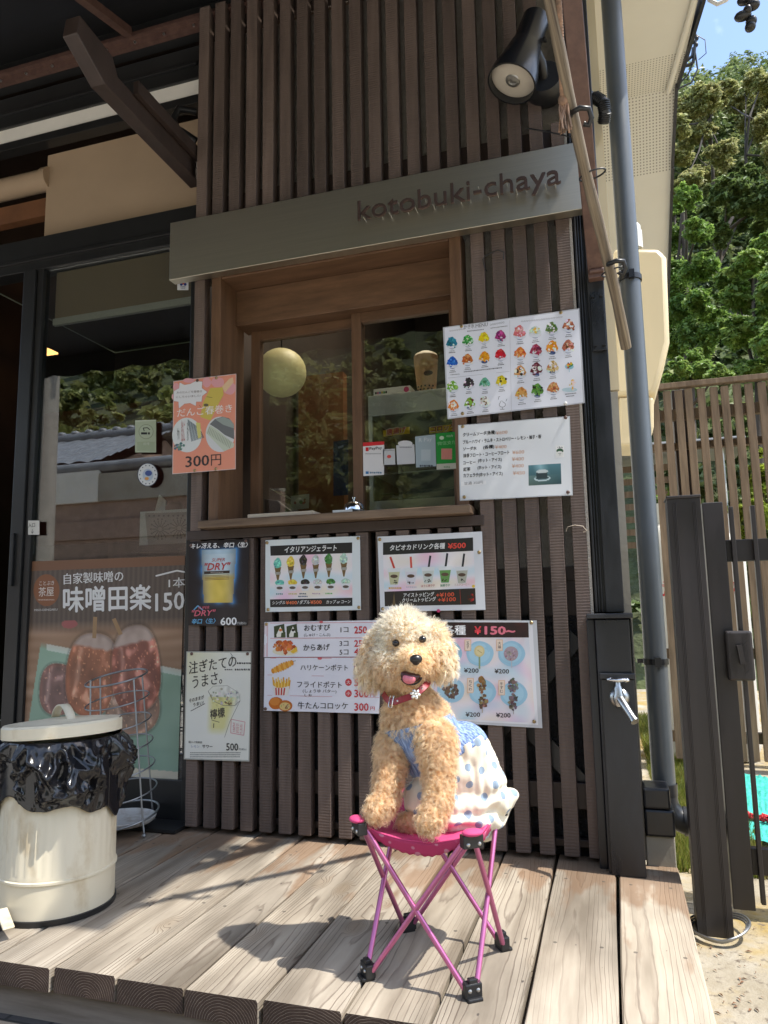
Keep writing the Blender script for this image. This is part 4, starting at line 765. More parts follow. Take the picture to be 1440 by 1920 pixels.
# --- beer
s = Sheet('D', -.006, .0012, 8)
def beer(u, v):
    c = np.array([30., 26, 30]); hw = .29 - .075 * max(0, (v - .1)) - .0 * v; dx = abs(u - .5) / hw
    if .1 < v < .735 and dx < 1:
        fo = np.clip((v - .38) / .06, 0, 1); edge = 1 - .35 * dx ** 3
        c = (np.array([205, 226, 238.]) * (1 - fo) + (np.array([232, 205, 96.]) + np.array([14, 20, 70.]) * dx ** 2) * fo) * edge
        if v < .16: c = c * .8 + np.array([120, 170, 205.]) * .2
        c += 16 * mnoise.noise((u * 9, v * 9, 3))
    else:
        g = 0 if not .06 < v < .8 else math.exp(-max(0, dx - 1) * 5) * math.exp(-max(0, v - .735) * 40) * math.exp(-max(0, .1 - v) * 40); n = .55 + .6 * mnoise.noise((u * 7, v * 7, 7)); side = .55 + .8 * max(0, u - .5)
        c += np.array([60, 150, 225.]) * g * max(0, n) * side * 1.5
        if v > .74: c += 22 * (1 - min(1, abs(u - .6) * 2))
    return c
s.raster([(58, 150), (532, 128), (520, 806), (56, 804)], beer, 76, 110, 0)
s.text('キレ冴える、辛口〈生〉', (76, 206), (522, 192), 42, (242, 242, 244), .035, shear=.15)
s.text('SUPER', (242, 306), (342, 302), 26, (196, 70, 70), .0, shear=.25); s.text('"DRY"', (186, 374), (386, 366), 56, (196, 62, 62), .02, shear=.25); s.quad([(180, 382), (380, 374), (378, 396), (180, 403)], (62, 50, 44), 2, 6); s.scrib(232, 330, 389, 9, (170, 160, 150), 4)
for k in range(4): s.line([(185, 416 + 11 * k), (375, 408 + 11 * k)], 4, (150, 120, 80), 2)
s.text('SUPER', (132, 680), (220, 674), 22, (226, 110, 130), .0, shear=.25); s.text('"DRY"', (86, 732), (270, 726), 46, (226, 110, 130), .02, shear=.25); s.line([(100, 684), (132, 650), (170, 684)], 9, (110, 180, 225), 3); s.text('辛口〈生〉', (86, 794), (270, 788), 40, (110, 180, 225), .035, shear=.15); s.text('600', (310, 802), (434, 800), 58, (245, 245, 245), .03); s.text('円(税込)', (440, 800), (510, 800), 24, (215, 215, 215), .01)
s.finish('poster', 'dark beer poster with a glowing blue beer glass, priced 600, left of the gelato menu', 'poster', POSTERS, [(506, 142, M['rust']), (78, 178, M['rust'])])

# --- sour
s = Sheet('D', -.006, .0012, 9)
s.quad([(40, 1008), (550, 1008), (534, 1870), (20, 1852)], (186, 186, 176), 0, 16)
def sour(u, v):
    c = np.array([236., 236, 226]) + np.array([-4, -8, -36.]) * max(0, 1 - u * 1.5) * max(0, 1 - v * 1.8)
    a = .36 + .0 * v; l = .36 - .02 * (v - .3); r = .84 - .42 * (v - .38)
    if .42 < v < .78 and l - .03 < u < r: k = min(1, (u - l + .03) / .1) * min(1, (r - u) / .12) * min(1, (.78 - v) / .08); c += np.array([-8, -14, -74.]) * k
    if ((u - .62) / .25) ** 2 + ((v - .42) / .1) ** 2 < 1: c += 26 * mnoise.noise((u * 22, v * 22, 1)) - 6
    return c
s.raster([(48, 1016), (544, 1018), (526, 1858), (30, 1842)], sour, 60, 90, .6)
s.text('注ぎたての', (62, 1185), (432, 1128), 96, (44, 42, 42), .012); s.text('うまさ。', (90, 1300), (320, 1258), 98, (44, 42, 42), .012)
s.text('そのままが', (64, 1408), (180, 1378), 30, (50, 48, 48), .02); s.text('うまい!', (96, 1440), (176, 1420), 28, (50, 48, 48), .02); s.line([(76, 1474), (186, 1416)], 5, (44, 42, 42)); s.line([(386, 1022), (400, 1042), (386, 1062)], 4, (90, 90, 88)); s.scrib(340, 400, 1150, 12, (110, 110, 108)); s.scrib(420, 540, 1150, 16, (70, 70, 68)); s.scrib(436, 540, 1100, 14, (50, 50, 48))
s.line([(462, 1392), (380, 1560), (340, 1680)], 3, (120, 118, 108)); s.line([(212, 1318), (250, 1395), (330, 1430), (420, 1432), (462, 1392)], 4, (130, 128, 118)); s.line([(212, 1318), (250, 1280), (360, 1275), (450, 1330), (462, 1392)], 3, (170, 168, 158)); s.speck(340, 1360, 110, 60, [(205, 205, 190), (170, 168, 150), (225, 225, 215)], 34, 12, 1.6); s.speck(370, 1410, 30, 14, [(140, 118, 80)], 8, 9)
s.text('檸檬', (228, 1540), (344, 1520), 76, (60, 56, 50), .02, shear=-.1); s.line([(240, 1545), (300, 1562)], 4, (60, 56, 50)); s.line([(256, 1570), (254, 1606)], 6, (60, 56, 50))
for a_, b_ in (((392, 1538), (500, 1560)), ((500, 1560), (490, 1664)), ((490, 1664), (388, 1645)), ((388, 1645), (392, 1538))): s.line([a_, b_], 5, (222, 150, 155))
for k in range(3): s.text(['酒場', '直送', '生搾'][k], (404 + 28 * k, 1640 + 5 * k), (424 + 28 * k, 1643 + 5 * k), 80, (226, 160, 165), .0)
s.text('樽ハイ倶楽部', (58, 1726), (164, 1728), 18, (60, 58, 56), .01); s.text('レモン', (80, 1760), (142, 1762), 20, (150, 160, 190), .0); s.text('サワー', (166, 1764), (246, 1766), 26, (44, 42, 42), .025); s.text('500', (354, 1782), (446, 1784), 56, (44, 42, 42), .02); s.text('円(税込)', (452, 1784), (512, 1785), 20, (70, 70, 70), .005)
for k in range(3): s.scrib(70, 460, 1800 + 16 * k, 8, (130, 130, 124))
s.finish('poster', 'pale lemon sour poster with a tilted glass sketch, priced 500, below the beer poster', 'poster', POSTERS, [(82, 1026, M['rust']), (520, 1026, M['rust'])])

# --- dumpling spring roll
s = Sheet('E', -.012, .0005, 10)
s.quad([(186, 404), (1056, 300), (1048, 1622), (172, 1692)], (226, 205, 200), 0, 20); s.quad([(194, 412), (1048, 310), (1040, 1614), (182, 1682)], (240, 158, 132), .6, 30)
for x, y, rx, ry in ((225, 480, 45, 50), (400, 395, 80, 32), (650, 420, 60, 70), (800, 420, 90, 70), (960, 500, 90, 90), (185, 620, 22, 40)): s.ell(x, y, rx, ry, (236, 172, 178), 1, 18, wob=.05)
cl = [(190, 540), (265, 500), (270, 420), (340, 455), (420, 440), (500, 400), (590, 410), (585, 500), (660, 555), (590, 610), (580, 690), (505, 690), (500, 750), (420, 710), (340, 720), (262, 785), (255, 690), (186, 680)]
s.poly(cl, (120, 100, 100), 1.4); s.poly([(x * .985 + 6, y * .985 + 9) for x, y in cl], (238, 238, 242), 2)
s.text('あのだんごを春巻き', (232, 580), (585, 560), 32, (140, 130, 130), .0); s.text('にしちゃいました!', (225, 642), (565, 622), 32, (140, 130, 130), .0)
s.poly([(700, 500), (870, 490), (880, 590), (790, 760), (700, 950), (560, 900), (600, 700)], (218, 196, 96), 1.6); s.poly([(860, 480), (960, 370), (1010, 350), (1020, 420), (900, 560)], (240, 205, 165), 1.8); s.ell(640, 735, 34, 20, (110, 100, 80), 2.4); s.line([(650, 620), (725, 632)], 6, (110, 100, 60), 2.6); s.line([(550, 735), (565, 765)], 5, (110, 100, 60), 2.6)
s.text('だんご春巻き', (240, 905), (1000, 835), 115, (250, 246, 244), .008)
s.ell(375, 1150, 205, 240, (228, 232, 232), 1.6, 32); s.ell(835, 1140, 202, 246, (222, 224, 226), 1.6, 32)
for k in range(14): x = 400 + 12 * k; s.line([(x - 10, 935 + k * 9), (x + 40 + k, 1240 - k * 4)], 7, [(90, 110, 125), (70, 90, 100), (140, 160, 170)][k % 3], 2.2)
s.poly([(500, 975), (560, 985), (572, 1180), (530, 1200)], (222, 216, 130), 3); s.speck(265, 1310, 70, 50, [(90, 120, 125), (150, 175, 175), (110, 140, 140)], 24, 24, 2.4); s.text('海老焼ちまる', (378, 1235), (400, 1235), 290, (60, 70, 66), .0); s.text('餡だんご', (300, 1250), (350, 1250), 310, (190, 95, 95), .0); s.text('やわ', (238, 1220), (272, 1220), 170, (60, 60, 60), .0)
s.poly([(690, 1000), (760, 930), (870, 895), (960, 920), (1025, 1000), (1030, 1210), (900, 1150), (800, 1070)], (120, 122, 124), 2.4); s.poly([(770, 935), (880, 898), (980, 940), (1028, 1010), (1030, 1060), (880, 1010)], (160, 170, 164), 2.9); s.poly([(690, 1015), (800, 1080), (900, 1170), (1030, 1270), (1020, 1320), (890, 1375), (640, 1120)], (206, 214, 196), 2.2)
for k in range(16): x = 690 + 20 * k; y = 1040 + 13.5 * k; s.line([(x, y), (x - 28, y + 90)], 5, (130, 136, 122), 3.4)
s.text('300', (358, 1598), (680, 1572), 150, (66, 62, 62), .018); s.text('円', (708, 1574), (848, 1566), 152, (66, 62, 62), .0)
s.finish('poster', 'salmon pink spring roll poster priced 300, hung at the left of the serving window', 'poster', POSTERS, [(520, 396, M['rust']), (782, 360), (482, 1640), (774, 1618)])

# --- large miso skewer banner behind the door glass
s = Sheet('F', DY + .0135, 0, 11)
def ban(u, v):
    n = mnoise.noise((u * 5, v * 5, 2)); st = .5 + .5 * math.sin(u * 205)
    top = np.array([62., 48, 40]) + 16 * st
    gr = np.array([138., 172, 148]) + 22 * n + np.array([20, 14, 12]) * mnoise.noise((u * 2, v * 2, 5))
    wood = np.array([150., 112, 84]) + 30 * mnoise.noise((u * 3, v * 30, 8))
    k = np.clip((v - .27) / .06, 0, 1); c = top * (1 - k) + gr * k
    ed = .30 + .10 * abs(u - .3) ; e2 = .345 + (.12 * max(0, u - .25))
    if v > .27:
        d = v - (.36 + .16 * max(0, u - .12)); q = np.clip(d / .03, 0, 1); c2 = wood * (1 - q) + gr * q; c = top * (1 - k) + c2 * k
        if abs(d - .02) < .014 and u > .15: c = c * .3 + np.array([225, 230, 220.]) * .7
        if u < .13 - .18 * (v - .27): c = wood * k + top * (1 - k)
        if ((u - .29) / .05) ** 2 + ((v - .285) / .02) ** 2 < 1: c = np.array([150, 70, 70.])
        db = v - (.90 + .08 * u)
        if db > -.02: c = np.array([225, 215, 190.]) if db < .02 else wood * .9
    def lump(c, cx, cy, rx, ry, rot, base, pale):
        x = (u - cx) * math.cos(rot) + (v - cy) * math.sin(rot); y = -(u - cx) * math.sin(rot) + (v - cy) * math.cos(rot)
        w_ = 1 + .05 * math.sin(3 * math.atan2(y, x) + cx * 9); r2 = ((abs(x) / rx) ** 2.5 + (abs(y) / ry) ** 2.5) / w_
        al = np.clip((1.05 - r2) / .1, 0, 1)
        if al <= 0: return c * (1 - .35 * np.clip((1.3 - r2) / .3, 0, 1))
        n2 = mnoise.noise((u * 11, v * 9, cx * 30)); n4 = mnoise.noise((u * 26 + 3, v * 20, cx * 30)); n3 = mnoise.noise((u * 85, v * 70, cx * 30))
        cc = np.array(base) * (1 + .25 * n2 + .2 * n4) + np.array([34, 12, 4.]) * np.clip(r2 - .55, 0, .4) * 2
        cc = cc + np.array([92, 80, 76.]) * np.clip((n2 * .6 + n4 * .7 - .24) / .3, 0, 1) * .8
        cc = cc + np.array([90, 66, 46.]) * np.clip((n3 - .42) / .14, 0, 1)
        if pale: k2 = np.clip((-y / ry - .60 + .10 * n4) / .07, 0, 1); cc = cc * (1 - k2) + (np.array([176., 152, 140]) + 24 * n4) * k2
        cc = cc * (1 - .3 * np.clip((r2 - .8) / .25, 0, 1)); cc = cc + np.array([70, 66, 62.]) * np.exp(-((x / rx + .55 + .1 * n4) / .09) ** 2) * (abs(y) < ry * .6) * .8
        return c * (1 - al) + cc * al
    for a in ((.235, .575, .125, .115, .1, (120, 84, 78), 0), (.70, .665, .17, .13, -.1, (150, 116, 96), 0), (.435, .515, .158, .188, .16, (148, 84, 56), 1), (.715, .50, .152, .195, -.14, (128, 66, 52), 1)):
        c = lump(c, *a)
    c = c * .92 + np.array([38, 36, 33.])  # pale haze over the banner blended into its print colours
    return c
s.raster([(140, 160), (1040, 126), (1000, 1392), (108, 1420)], ban, 210, 280, 0)
s.quad([(140, 160), (1040, 126), (1040, 178), (138, 214)], (132, 92, 66), .6, 8); s.quad([(140, 160), (182, 158), (150, 520), (120, 520)], (120, 84, 62), .62, 8)
s.ell(262, 320, 73, 90, (148, 94, 62), 1.2, 30); s.text('ことぶき', (222, 294), (306, 290), 24, (238, 226, 216), .008); s.text('茶屋', (218, 356), (304, 352), 52, (240, 228, 218), .008); s.scrib(214, 304, 374, 7, (215, 190, 170)); s.text('MISO-DENGAKU', (194, 438), (324, 434), 12, (230, 225, 220), .012)
s.text('自家製味噌の', (360, 288), (694, 270), 62, (242, 240, 238), .018); s.text('味噌田楽', (358, 444), (850, 428), 140, (244, 242, 240), .026); s.line([(876, 240), (996, 210), (1040, 218)], 9, (240, 238, 236)); s.text('1本', (950, 308), (1040, 302), 56, (242, 240, 238), .014); s.text('150', (876, 438), (1036, 426), 98, (244, 242, 240), .02)
for a_, b_ in (((536, 470), (530, 590)), ((640, 480), (680, 570))): s.line([a_, b_], 22, (176, 140, 100), 1)
s.finish('banner', 'large brown miso skewer banner with two glossy glazed skewers behind the door glass', 'banner', material=M['banner'])

# --- stickers
s = Sheet('H', DY - .002, 0, 12); s.rect(760, 925, 878, 1105, (186, 198, 172), 0); s.ell(822, 988, 42, 42, (150, 160, 138), 1, 24); s.ell(822, 988, 38, 38, (190, 202, 178), 1.4, 24); s.rect(794, 992, 828, 1004, (30, 30, 30), 2); s.rect(832, 992, 844, 1004, (60, 60, 55), 2); s.line([(812, 985), (806, 968), (830, 966), (844, 978)], 5, (50, 50, 48), 2); s.rect(772, 1045, 872, 1095, (170, 184, 156), 1); s.text('喫煙', (808, 1066), (842, 1064), 16, (215, 222, 205), 0)
s.quad([(760, 925), (878, 921), (878, 927), (760, 931)], (214, 222, 204), 1, 2)
s.finish('sticker', 'pale green smoking notice with a cigarette symbol on the door glass', 'sticker', 'stickers on the door glass')
s = Sheet('H', DY - .002, 0, 13); s.ell(831, 1230, 58, 66, (62, 68, 92), 0, 32); s.ell(831, 1230, 54, 62, (228, 232, 236), .6, 32)
for k in range(14): a = k * 6.283 / 14; s.ell(831 + 45 * math.cos(a), 1230 + 52 * math.sin(a), 4, 4, (110, 115, 130), 1.2, 6)
s.ell(832, 1232, 30, 35, (190, 206, 226), 1.2, 20); s.ell(836, 1222, 20, 16, (70, 92, 160), 1.8, 14); s.ell(826, 1252, 12, 9, (235, 170, 90), 1.8, 12)
s.finish('sticker', 'round white sticker with a dark rim on the door glass below the smoking notice', 'sticker', 'stickers on the door glass')
s = Sheet('H', DY - .032, 0, 14); s.rect(997, 135, 1060, 192, (232, 234, 236), 0); s.poly([(1018, 152), (1030, 140), (1042, 152), (1030, 162)], (205, 45, 50), 1); s.ell(1020, 160, 8, 8, (40, 60, 140), 1.4, 12); s.ell(1042, 160, 8, 8, (40, 60, 140), 1.4, 12); s.scrib(1016, 1044, 174, 5, (60, 70, 120)); s.scrib(1018, 1040, 182, 4, (60, 70, 120))
s.finish('sticker', 'small white security sticker with red and blue dots under the steel sign', 'sticker', 'stickers on the door glass')
s = Sheet('H', DY - .002, 0, 15); s.rect(158, 1488, 222, 1568, (224, 222, 214), 0); s.text('入口', (160, 1528), (198, 1524), 24, INK, .012); s.text('↓', (176, 1562), (190, 1562), 26, INK, .0)
s.finish('sticker', 'small white entrance notice at the left edge of the door glass', 'sticker', 'stickers on the door glass')
# --- payment cards on the right pane
PY = .132
def card(q, fn, label):
    global s
    s = Sheet('G', PY, 0, 16); s.quad(*q); fn(s); s.finish('payment_card', label, 'payment sticker', 'payment cards stuck on the window')
def f1(s): s.quad([(895, 968), (994, 962), (994, 978), (895, 986)], (215, 45, 55), 1, 3); s.text('PayPay', (926, 1006), (984, 1002), 16, (60, 56, 60), .02); s.rect(908, 990, 922, 1008, (210, 40, 50), 2, 2); s.rect(908, 1102, 922, 1114, (60, 130, 190), 2, 2); s.scrib(928, 982, 1108, 8, (90, 130, 160)); s.scrib(906, 980, 1020, 5, (170, 170, 174))
card(([(895, 968), (994, 962), (993, 1118), (897, 1124)], (236, 234, 236), 0, 4), f1, 'tall white card with a red top band, leftmost payment card on the pane')
card(([(988, 1000), (1044, 996), (1046, 1070), (990, 1072)], (206, 208, 212), 0, 4), lambda s: (s.ell(1017, 1033, 10, 8, (225, 90, 80), 1, 12), s.scrib(994, 1040, 1004, 5, (150, 150, 155))), 'small white card with a pink dot, second payment card from the left')
card(([(1050, 980), (1134, 976), (1138, 1066), (1054, 1070)], (214, 216, 222), 0, 4), lambda s: (s.ell(1092, 972, 34, 14, (226, 226, 230), 1, 14), s.scrib(1066, 1122, 990, 6, (140, 140, 150))), 'white card with a scalloped top, middle payment card on the pane')
card(([(1138, 940), (1232, 930), (1236, 1078), (1142, 1084)], (176, 194, 206), 0, 4), lambda s: (s.text('R Pay', (1156, 972), (1216, 966), 24, (225, 232, 236), .0), s.scrib(1160, 1216, 1076, 9, (70, 76, 90)), s.rect(1166, 1000, 1210, 1052, (196, 210, 220), 1, 2)), 'pale blue payment card between the scalloped card and the green card')
card(([(1236, 928), (1340, 918), (1344, 1088), (1238, 1094)], (214, 216, 206), 0, 4), lambda s: (s.quad([(1234, 926), (1338, 916), (1338, 1062), (1238, 1068)], (38, 160, 66), .8, 4), s.text('WeChat Pay', (1284, 948), (1314, 944), 14, (215, 240, 215), 0), s.ell(1262, 946, 11, 9, (225, 245, 225), 1.6, 12), s.text('微信支付', (1242, 982), (1330, 974), 18, (160, 220, 165), .0), s.rect(1260, 996, 1310, 1046, (226, 150, 140), 1.6, 2), s.scrib(1272, 1300, 1082, 6, (90, 160, 100))), 'green payment card, rightmost on the serving window pane')
def foodtag(q, t, A, B, h, c, label):
    s = Sheet('G', .30, 0, 20); s.quad(q, (236, 196, 44), 0, 4); s.text(t, (A[0] - 2, A[1] + 2), (B[0] + 2, B[1] + 2), h + 4, (250, 240, 225), .06, 2); s.text(t, A, B, h, c, .03, 4); s.finish('food_tag', label, 'price tag', 'yellow food tags on the display case')
foodtag([(988, 912), (1112, 894), (1114, 926), (990, 940)], '唐揚げ', (1006, 934), (1094, 920), 28, (190, 50, 40), 'yellow tag with red fried chicken lettering on the display case')
foodtag([(1202, 896), (1334, 880), (1332, 912), (1204, 926)], 'コロッケ', (1212, 920), (1326, 906), 26, (170, 60, 30), 'yellow tag with brown croquette lettering on the display case')
# ------------------------------------------------------------------ steel sign
sg = thing('sign_board', 'long brushed steel name board with raised brown letters above the window', 'sign', (-.7, -.05, 1.865))
sL = onY(318, 470, -.05)[0]; sR = onY(1096, 330, -.05)[0]; zT = onY(700, 342, -.05)[2]; zB = onY(700, 459, -.05)[2]
MB().box(sL, sR, -.05, -.012, zB, zT).build('plate', M['steel'], sg, bevel=.0015)
vs, fs = glyphs('kotobuki-chaya', 0.0, 0, 3)
A_ = onY(672, 415, -.078); B_ = onY(1052, 345, -.078); mn = vs.min(0); sc = (B_[0] - A_[0]) / (vs[:, 0].max() - mn[0])
kz = .92
vv = [(A_[0] + (x - mn[0]) * sc, -.082, A_[2] + y * sc * kz) for x, y in vs]
b = MB(); n = len(vv); b.add(vv, fs); o = b.build('lettering', M['letter'], sg); sd = o.modifiers.new('solid', 'SOLIDIFY'); sd.thickness = .008; sd.offset = 0
b = MB()
for k, u in enumerate(np.linspace(682, 1042, 22)):
    p0 = A_ + (B_ - A_) * ((u - 672) / 380); b.tube([(p0[0], -.08, p0[2] + .012 + .03 * (k % 3 == 1)), (p0[0], -.05, p0[2] + .012 + .03 * (k % 3 == 1))], .0014, 6)
b.build('standoff_pins', M['chromedull'], sg)

# ------------------------------------------------------------------ spotlight
p_rear = onY(1006, 34, -.10); p_lens = onY(959, 158, -.15)
ax = Vector(p_lens - p_rear); Ln = ax.length; ax.normalize()
sp_ = thing('spotlight', 'black bullet-shaped wall spotlight pointing down over the name board', 'spotlight', onY(1020, 160, 0))
b = MB(); b.lathe([(0, 0), (.034, 0), (.041, .006), (.042, Ln * .42), (.047, Ln * .45), (.06, Ln * .72), (.070, Ln * .86), (.073, Ln), (.068, Ln), (.066, Ln - .02)], 36, p_rear, ax); b.build('housing', mat('gloss_black', (.01, .011, .013), rough=.27, var=.1), sp_, smooth=40)
lens_c = Vector(p_rear) + ax * (Ln - .022)
b = MB(); b.lathe([(.067, 0), (.056, .004), (.03, .008), (.022, .009)], 36, lens_c, ax); ll = b.build('lens', M['lens'], sp_, smooth=60)
b = MB(); b.lathe([(.022, .009), (.02, .012), (.012, .013), (.011, .010), (.005, .010), (0, .011)], 24, lens_c, ax); b.build('lens_eye', M['chromedull'], ll, smooth=40)
bc = onY(1022, 158, -.012); b = MB(); b.lathe([(.058, .022), (.064, .012), (.064, -.03), (.05, -.05), (0, -.05)], 32, (bc[0], .0, bc[2]), (0, 1, 0)); b.build('base', M['plastic'], sp_, smooth=40)
b = MB(); b.tube([(bc[0], -.045, bc[2]), (bc[0] - .003, -.085, bc[2] + .015), tuple(Vector(p_rear) + ax * .075)], .014, 10); b.build('arm', M['plastic'], sp_, smooth=60)
b = MB(); b.lathe([(0, -.007), (.007, -.007), (.009, 0)], 10, tuple(Vector(p_rear) + ax * .1 + Vector((.055, -.0, .0))), (1, -.3, 0)); b.build('knob', M['plastic'], sp_, smooth=40)

# ------------------------------------------------------------------ pole, rope, hooks, ties
q0 = onY(1174, 652, -.14); q1 = onY(994, -150, -.80)
pd_ = Vector(q1 - q0) * 1.03; pl0 = pd_.length
wp = MB().tube([(.003 * math.sin(9 * t), .002 * math.sin(5 * t), pl0 * t) for t in np.linspace(0, 1, 24)], [.0138 - .0015 * t + .0006 * math.sin(t * 37) for t in np.linspace(0, 1, 24)], 14).build('wooden_pole', M['bamboo'], smooth=50)
wp.location = V(q0); wp.rotation_euler = pd_.to_track_quat('Z', 'Y').to_euler(); tag(wp, 'weathered slanting wooden pole hooked to the awning arm beside the grey downpipe', 'pole')
def along(u, v): t = (v - 652) / (-150 - 652); return q0 + (q1 - q0) * t
def hook(c, sc, label):
    c = np.array(c); b = MB(); b.tube([c + np.array(p) * sc for p in ((-.5, .9, .55), (-.85, .5, .3), (-.8, -.6, -.1), (.0, -.95, .0), (.8, -.6, .0), (1.0, 0, -.6), (.7, .2, -1.15), (.3, .2, -.9))], .006, 10)
    tag(b.build('hook', M['plastic'], smooth=60), label, 'hook', 'black hooks holding the pole')
hook(along(0, 168) + np.array([.012, -.015, .0]), .024, 'upper black hook holding the wooden pole below the spotlight'); hook(along(0, 465) + np.array([.018, -.015, 0]), .022, 'lower black hook holding the wooden pole beside the cream tank')
rb = MB(); ra = onY(1057, 188, -.57); rtop = onY(1043, -60, -.74)
for ph in (0, 2.09, 4.19):
    P = [];
    for i in range(161):
        t = i / 160; c = ra + (rtop - ra) * t; a = t * 95 + ph; P.append(c + np.array([.0042 * math.cos(a), .0042 * math.sin(a), 0]))
    rb.tube(P, .0042, 6)
for i in range(22):
    c = ra + np.array([rnd.uniform(-.010, .010), rnd.uniform(-.01, .01), -.03]); rb.tube([ra + np.array([0, 0, .005]), (ra + c) / 2 + np.array([rnd.uniform(-.008, .008), 0, 0]), c + np.array([0, 0, -.012]), c + np.array([rnd.uniform(-.006, .006), 0, -.045])], .002, 5)
rb.ell(ra, (.013, .013, .016), 10)
tag(rb.build('rope', mat('old_rope', (.10, .075, .06), col2=(.42, .25, .16), rough=.9, vscale=(40, 40, 20), vdetail=3), smooth=60), 'brown twisted rope with a frayed end hanging along the wooden pole', 'rope')
for v in (268, 470):
    b = MB(); c = along(0, v) + np.array([.012, .01, 0]); b.tube([c + np.array([.03 * math.cos(a), .018 * math.sin(a), .006 * math.cos(a)]) for a in np.linspace(0, 6.28, 20)[:-1]], .0022, 6, closed=True)
    tag(b.build('wire_tie', M['plastic'], smooth=60), 'thin black wire tie round the wooden pole ' + ('beside the name board end' if v < 300 else 'at the lower hook'), 'wire')
c0 = onY(985, 240, -.006); c1 = onY(1075, 258, -.05); tag(MB().tube([c0, (c0 + c1) / 2 + np.array([0, -.01, -.004]), c1], .0022, 6).build('cable', M['plastic'], smooth=60), 'thin black cable from the slats to the pole above the name board', 'cable')
b = MB(); cc = onY(922, 478, -.006)
b.tube([cc + np.array(p) for p in ((.035, 0, -.02), (.038, -.005, .0), (.02, -.01, .008), (0, -.008, .004), (-.02, -.004, -.002), (-.028, 0, -.01), (-.024, 0, -.035), (-.018, 0, -.05))], .0018, 6); tag(b.build('wire_loop', M['plastic'], smooth=60), 'thin dark wire loop twisted round a slat right of the window', 'wire')
cc = onY(1085, 990, -.004); tag(MB().tube([cc + np.array(p) for p in ((-.035, 0, -.008), (-.03, -.006, .004), (-.01, -.01, .008), (.012, -.006, .004), (.022, -.004, -.01), (.012, 0, -.012))], .0009, 6).build('string', M['tray'], smooth=60), 'pale loose string tied round the last slat below the drinks list', 'string')
# flexible conduit and black cable behind the pole
c0 = onY(1098, 205, .06); b = MB(); b.tube([c0 + np.array(p) for p in ((-.03, 0, .01), (0, -.02, .016), (.03, -.03, .012), (.052, -.03, -.01), (.056, -.02, -.04), (.05, -.0, -.06))], [.017, .0165, .017, .0165, .017, .016], 14); 
o = b.build('flexible_conduit', M['plastic'], smooth=60); tag(o, 'black ribbed flexible conduit bending round the corner column', 'conduit')
bb = MB()
P_ = [c0 + np.array(p) for p in ((-.03, 0, .01), (0, -.02, .016), (.03, -.03, .012), (.052, -.03, -.01), (.056, -.02, -.04), (.05, -.0, -.06))]
for i in range(5):
    for k in range(5):
        c = P_[i] + (P_[i + 1] - P_[i]) * (k / 5); d = Vector(P_[i + 1] - P_[i]).normalized(); bb.lathe([(.0165, -.0022), (.0195, -.001), (.0195, .001), (.0165, .0022)], 12, c, d)
bb.build('ribs', M['plastic'], o, smooth=60)

# ------------------------------------------------------------------ downpipe
dp = thing('downpipe', 'grey plastic downpipe with two clamps and a black elbow at the corner', 'downpipe', (.11, .15, -.1))
def pipeC(v): a = onY((1125 + (1225 - 1125) * v / 1470 + 1166 + (1265 - 1166) * v / 1470) / 2, v, .15); return a
pr_ = .0315
ptop = pipeC(-60); pbot = pipeC(1476); MB().tube([ptop, pipeC(500), pipeC(1000), pbot], pr_, 24).build('pipe', M['grey'], dp, smooth=60)
b = MB(); e0 = pbot; b.lathe([(pr_ + .004, .0), (pr_ + .004, -.03), (pr_ + .003, -.034)], 24, e0 + np.array([0, 0, .012]))
path = [e0 + np.array(p) for p in ((0, 0, .0), (0, 0, -.035), (.006, 0, -.058), (.022, -.0, -.078), (.045, -.0, -.088), (.16, -.0, -.092))]
b.tube(path, pr_ + .003, 24); b.lathe([(pr_ + .007, 0), (pr_ + .007, .022)], 24, path[4], (1, 0, 0)); b.build('elbow', mat('dark_elbow', (.022, .024, .028), rough=.35, var=.2), dp, smooth=50)
for v, in ((524,), (1240,)):
    c = pipeC(v); b = MB(); b.lathe([(pr_ + .0005, -.008), (pr_ + .004, -.008), (pr_ + .004, .008), (pr_ + .0005, .008)], 24, c); b.obox(c + np.array([.004, -pr_ - .006, 0]), ((1, 0, 0), (0, 1, 0), (0, 0, 1)), (.008, .009, .013)); b.obox(c + np.array([-.03, .02, 0]), ((1, 0, 0), (0, 1, 0), (0, 0, 1)), (.02, .006, .006)); b.build('clamp', M['black'], dp, smooth=40)

# ------------------------------------------------------------------ cream tank on the side wall
tk = thing('wall_tank', 'cream plastic casing with sloping lower corner just behind the grey downpipe', 'casing', (.17, .6, 1.45))
f0 = [onY(*p, .55) for p in ((1150, 464), (1236, 464), (1250, 480), (1256, 640), (1228, 740), (1150, 742))]
b = MB(); b.prism(f0, (.0, .34, 0)); b.build('casing_body', M['tank'], tk, bevel=.018, smooth=40)
f1 = [onY(*p, .56) for p in ((1160, 744), (1226, 744), (1226, 800), (1218, 835), (1160, 835))]
b = MB(); b.prism(f1, (0, .2, 0)); b.build('lower_duct', M['tank'], tk, bevel=.01)
cp = onY(1188, 440, .62); tag(MB().lathe([(.03, -.06), (.03, .01), (.026, .012), (.026, .03), (.02, .04), (0, .042)], 20, cp).build('vent_cap', M['white'], smooth=40), 'white round vent pipe cap just above the cream casing', 'vent cap')

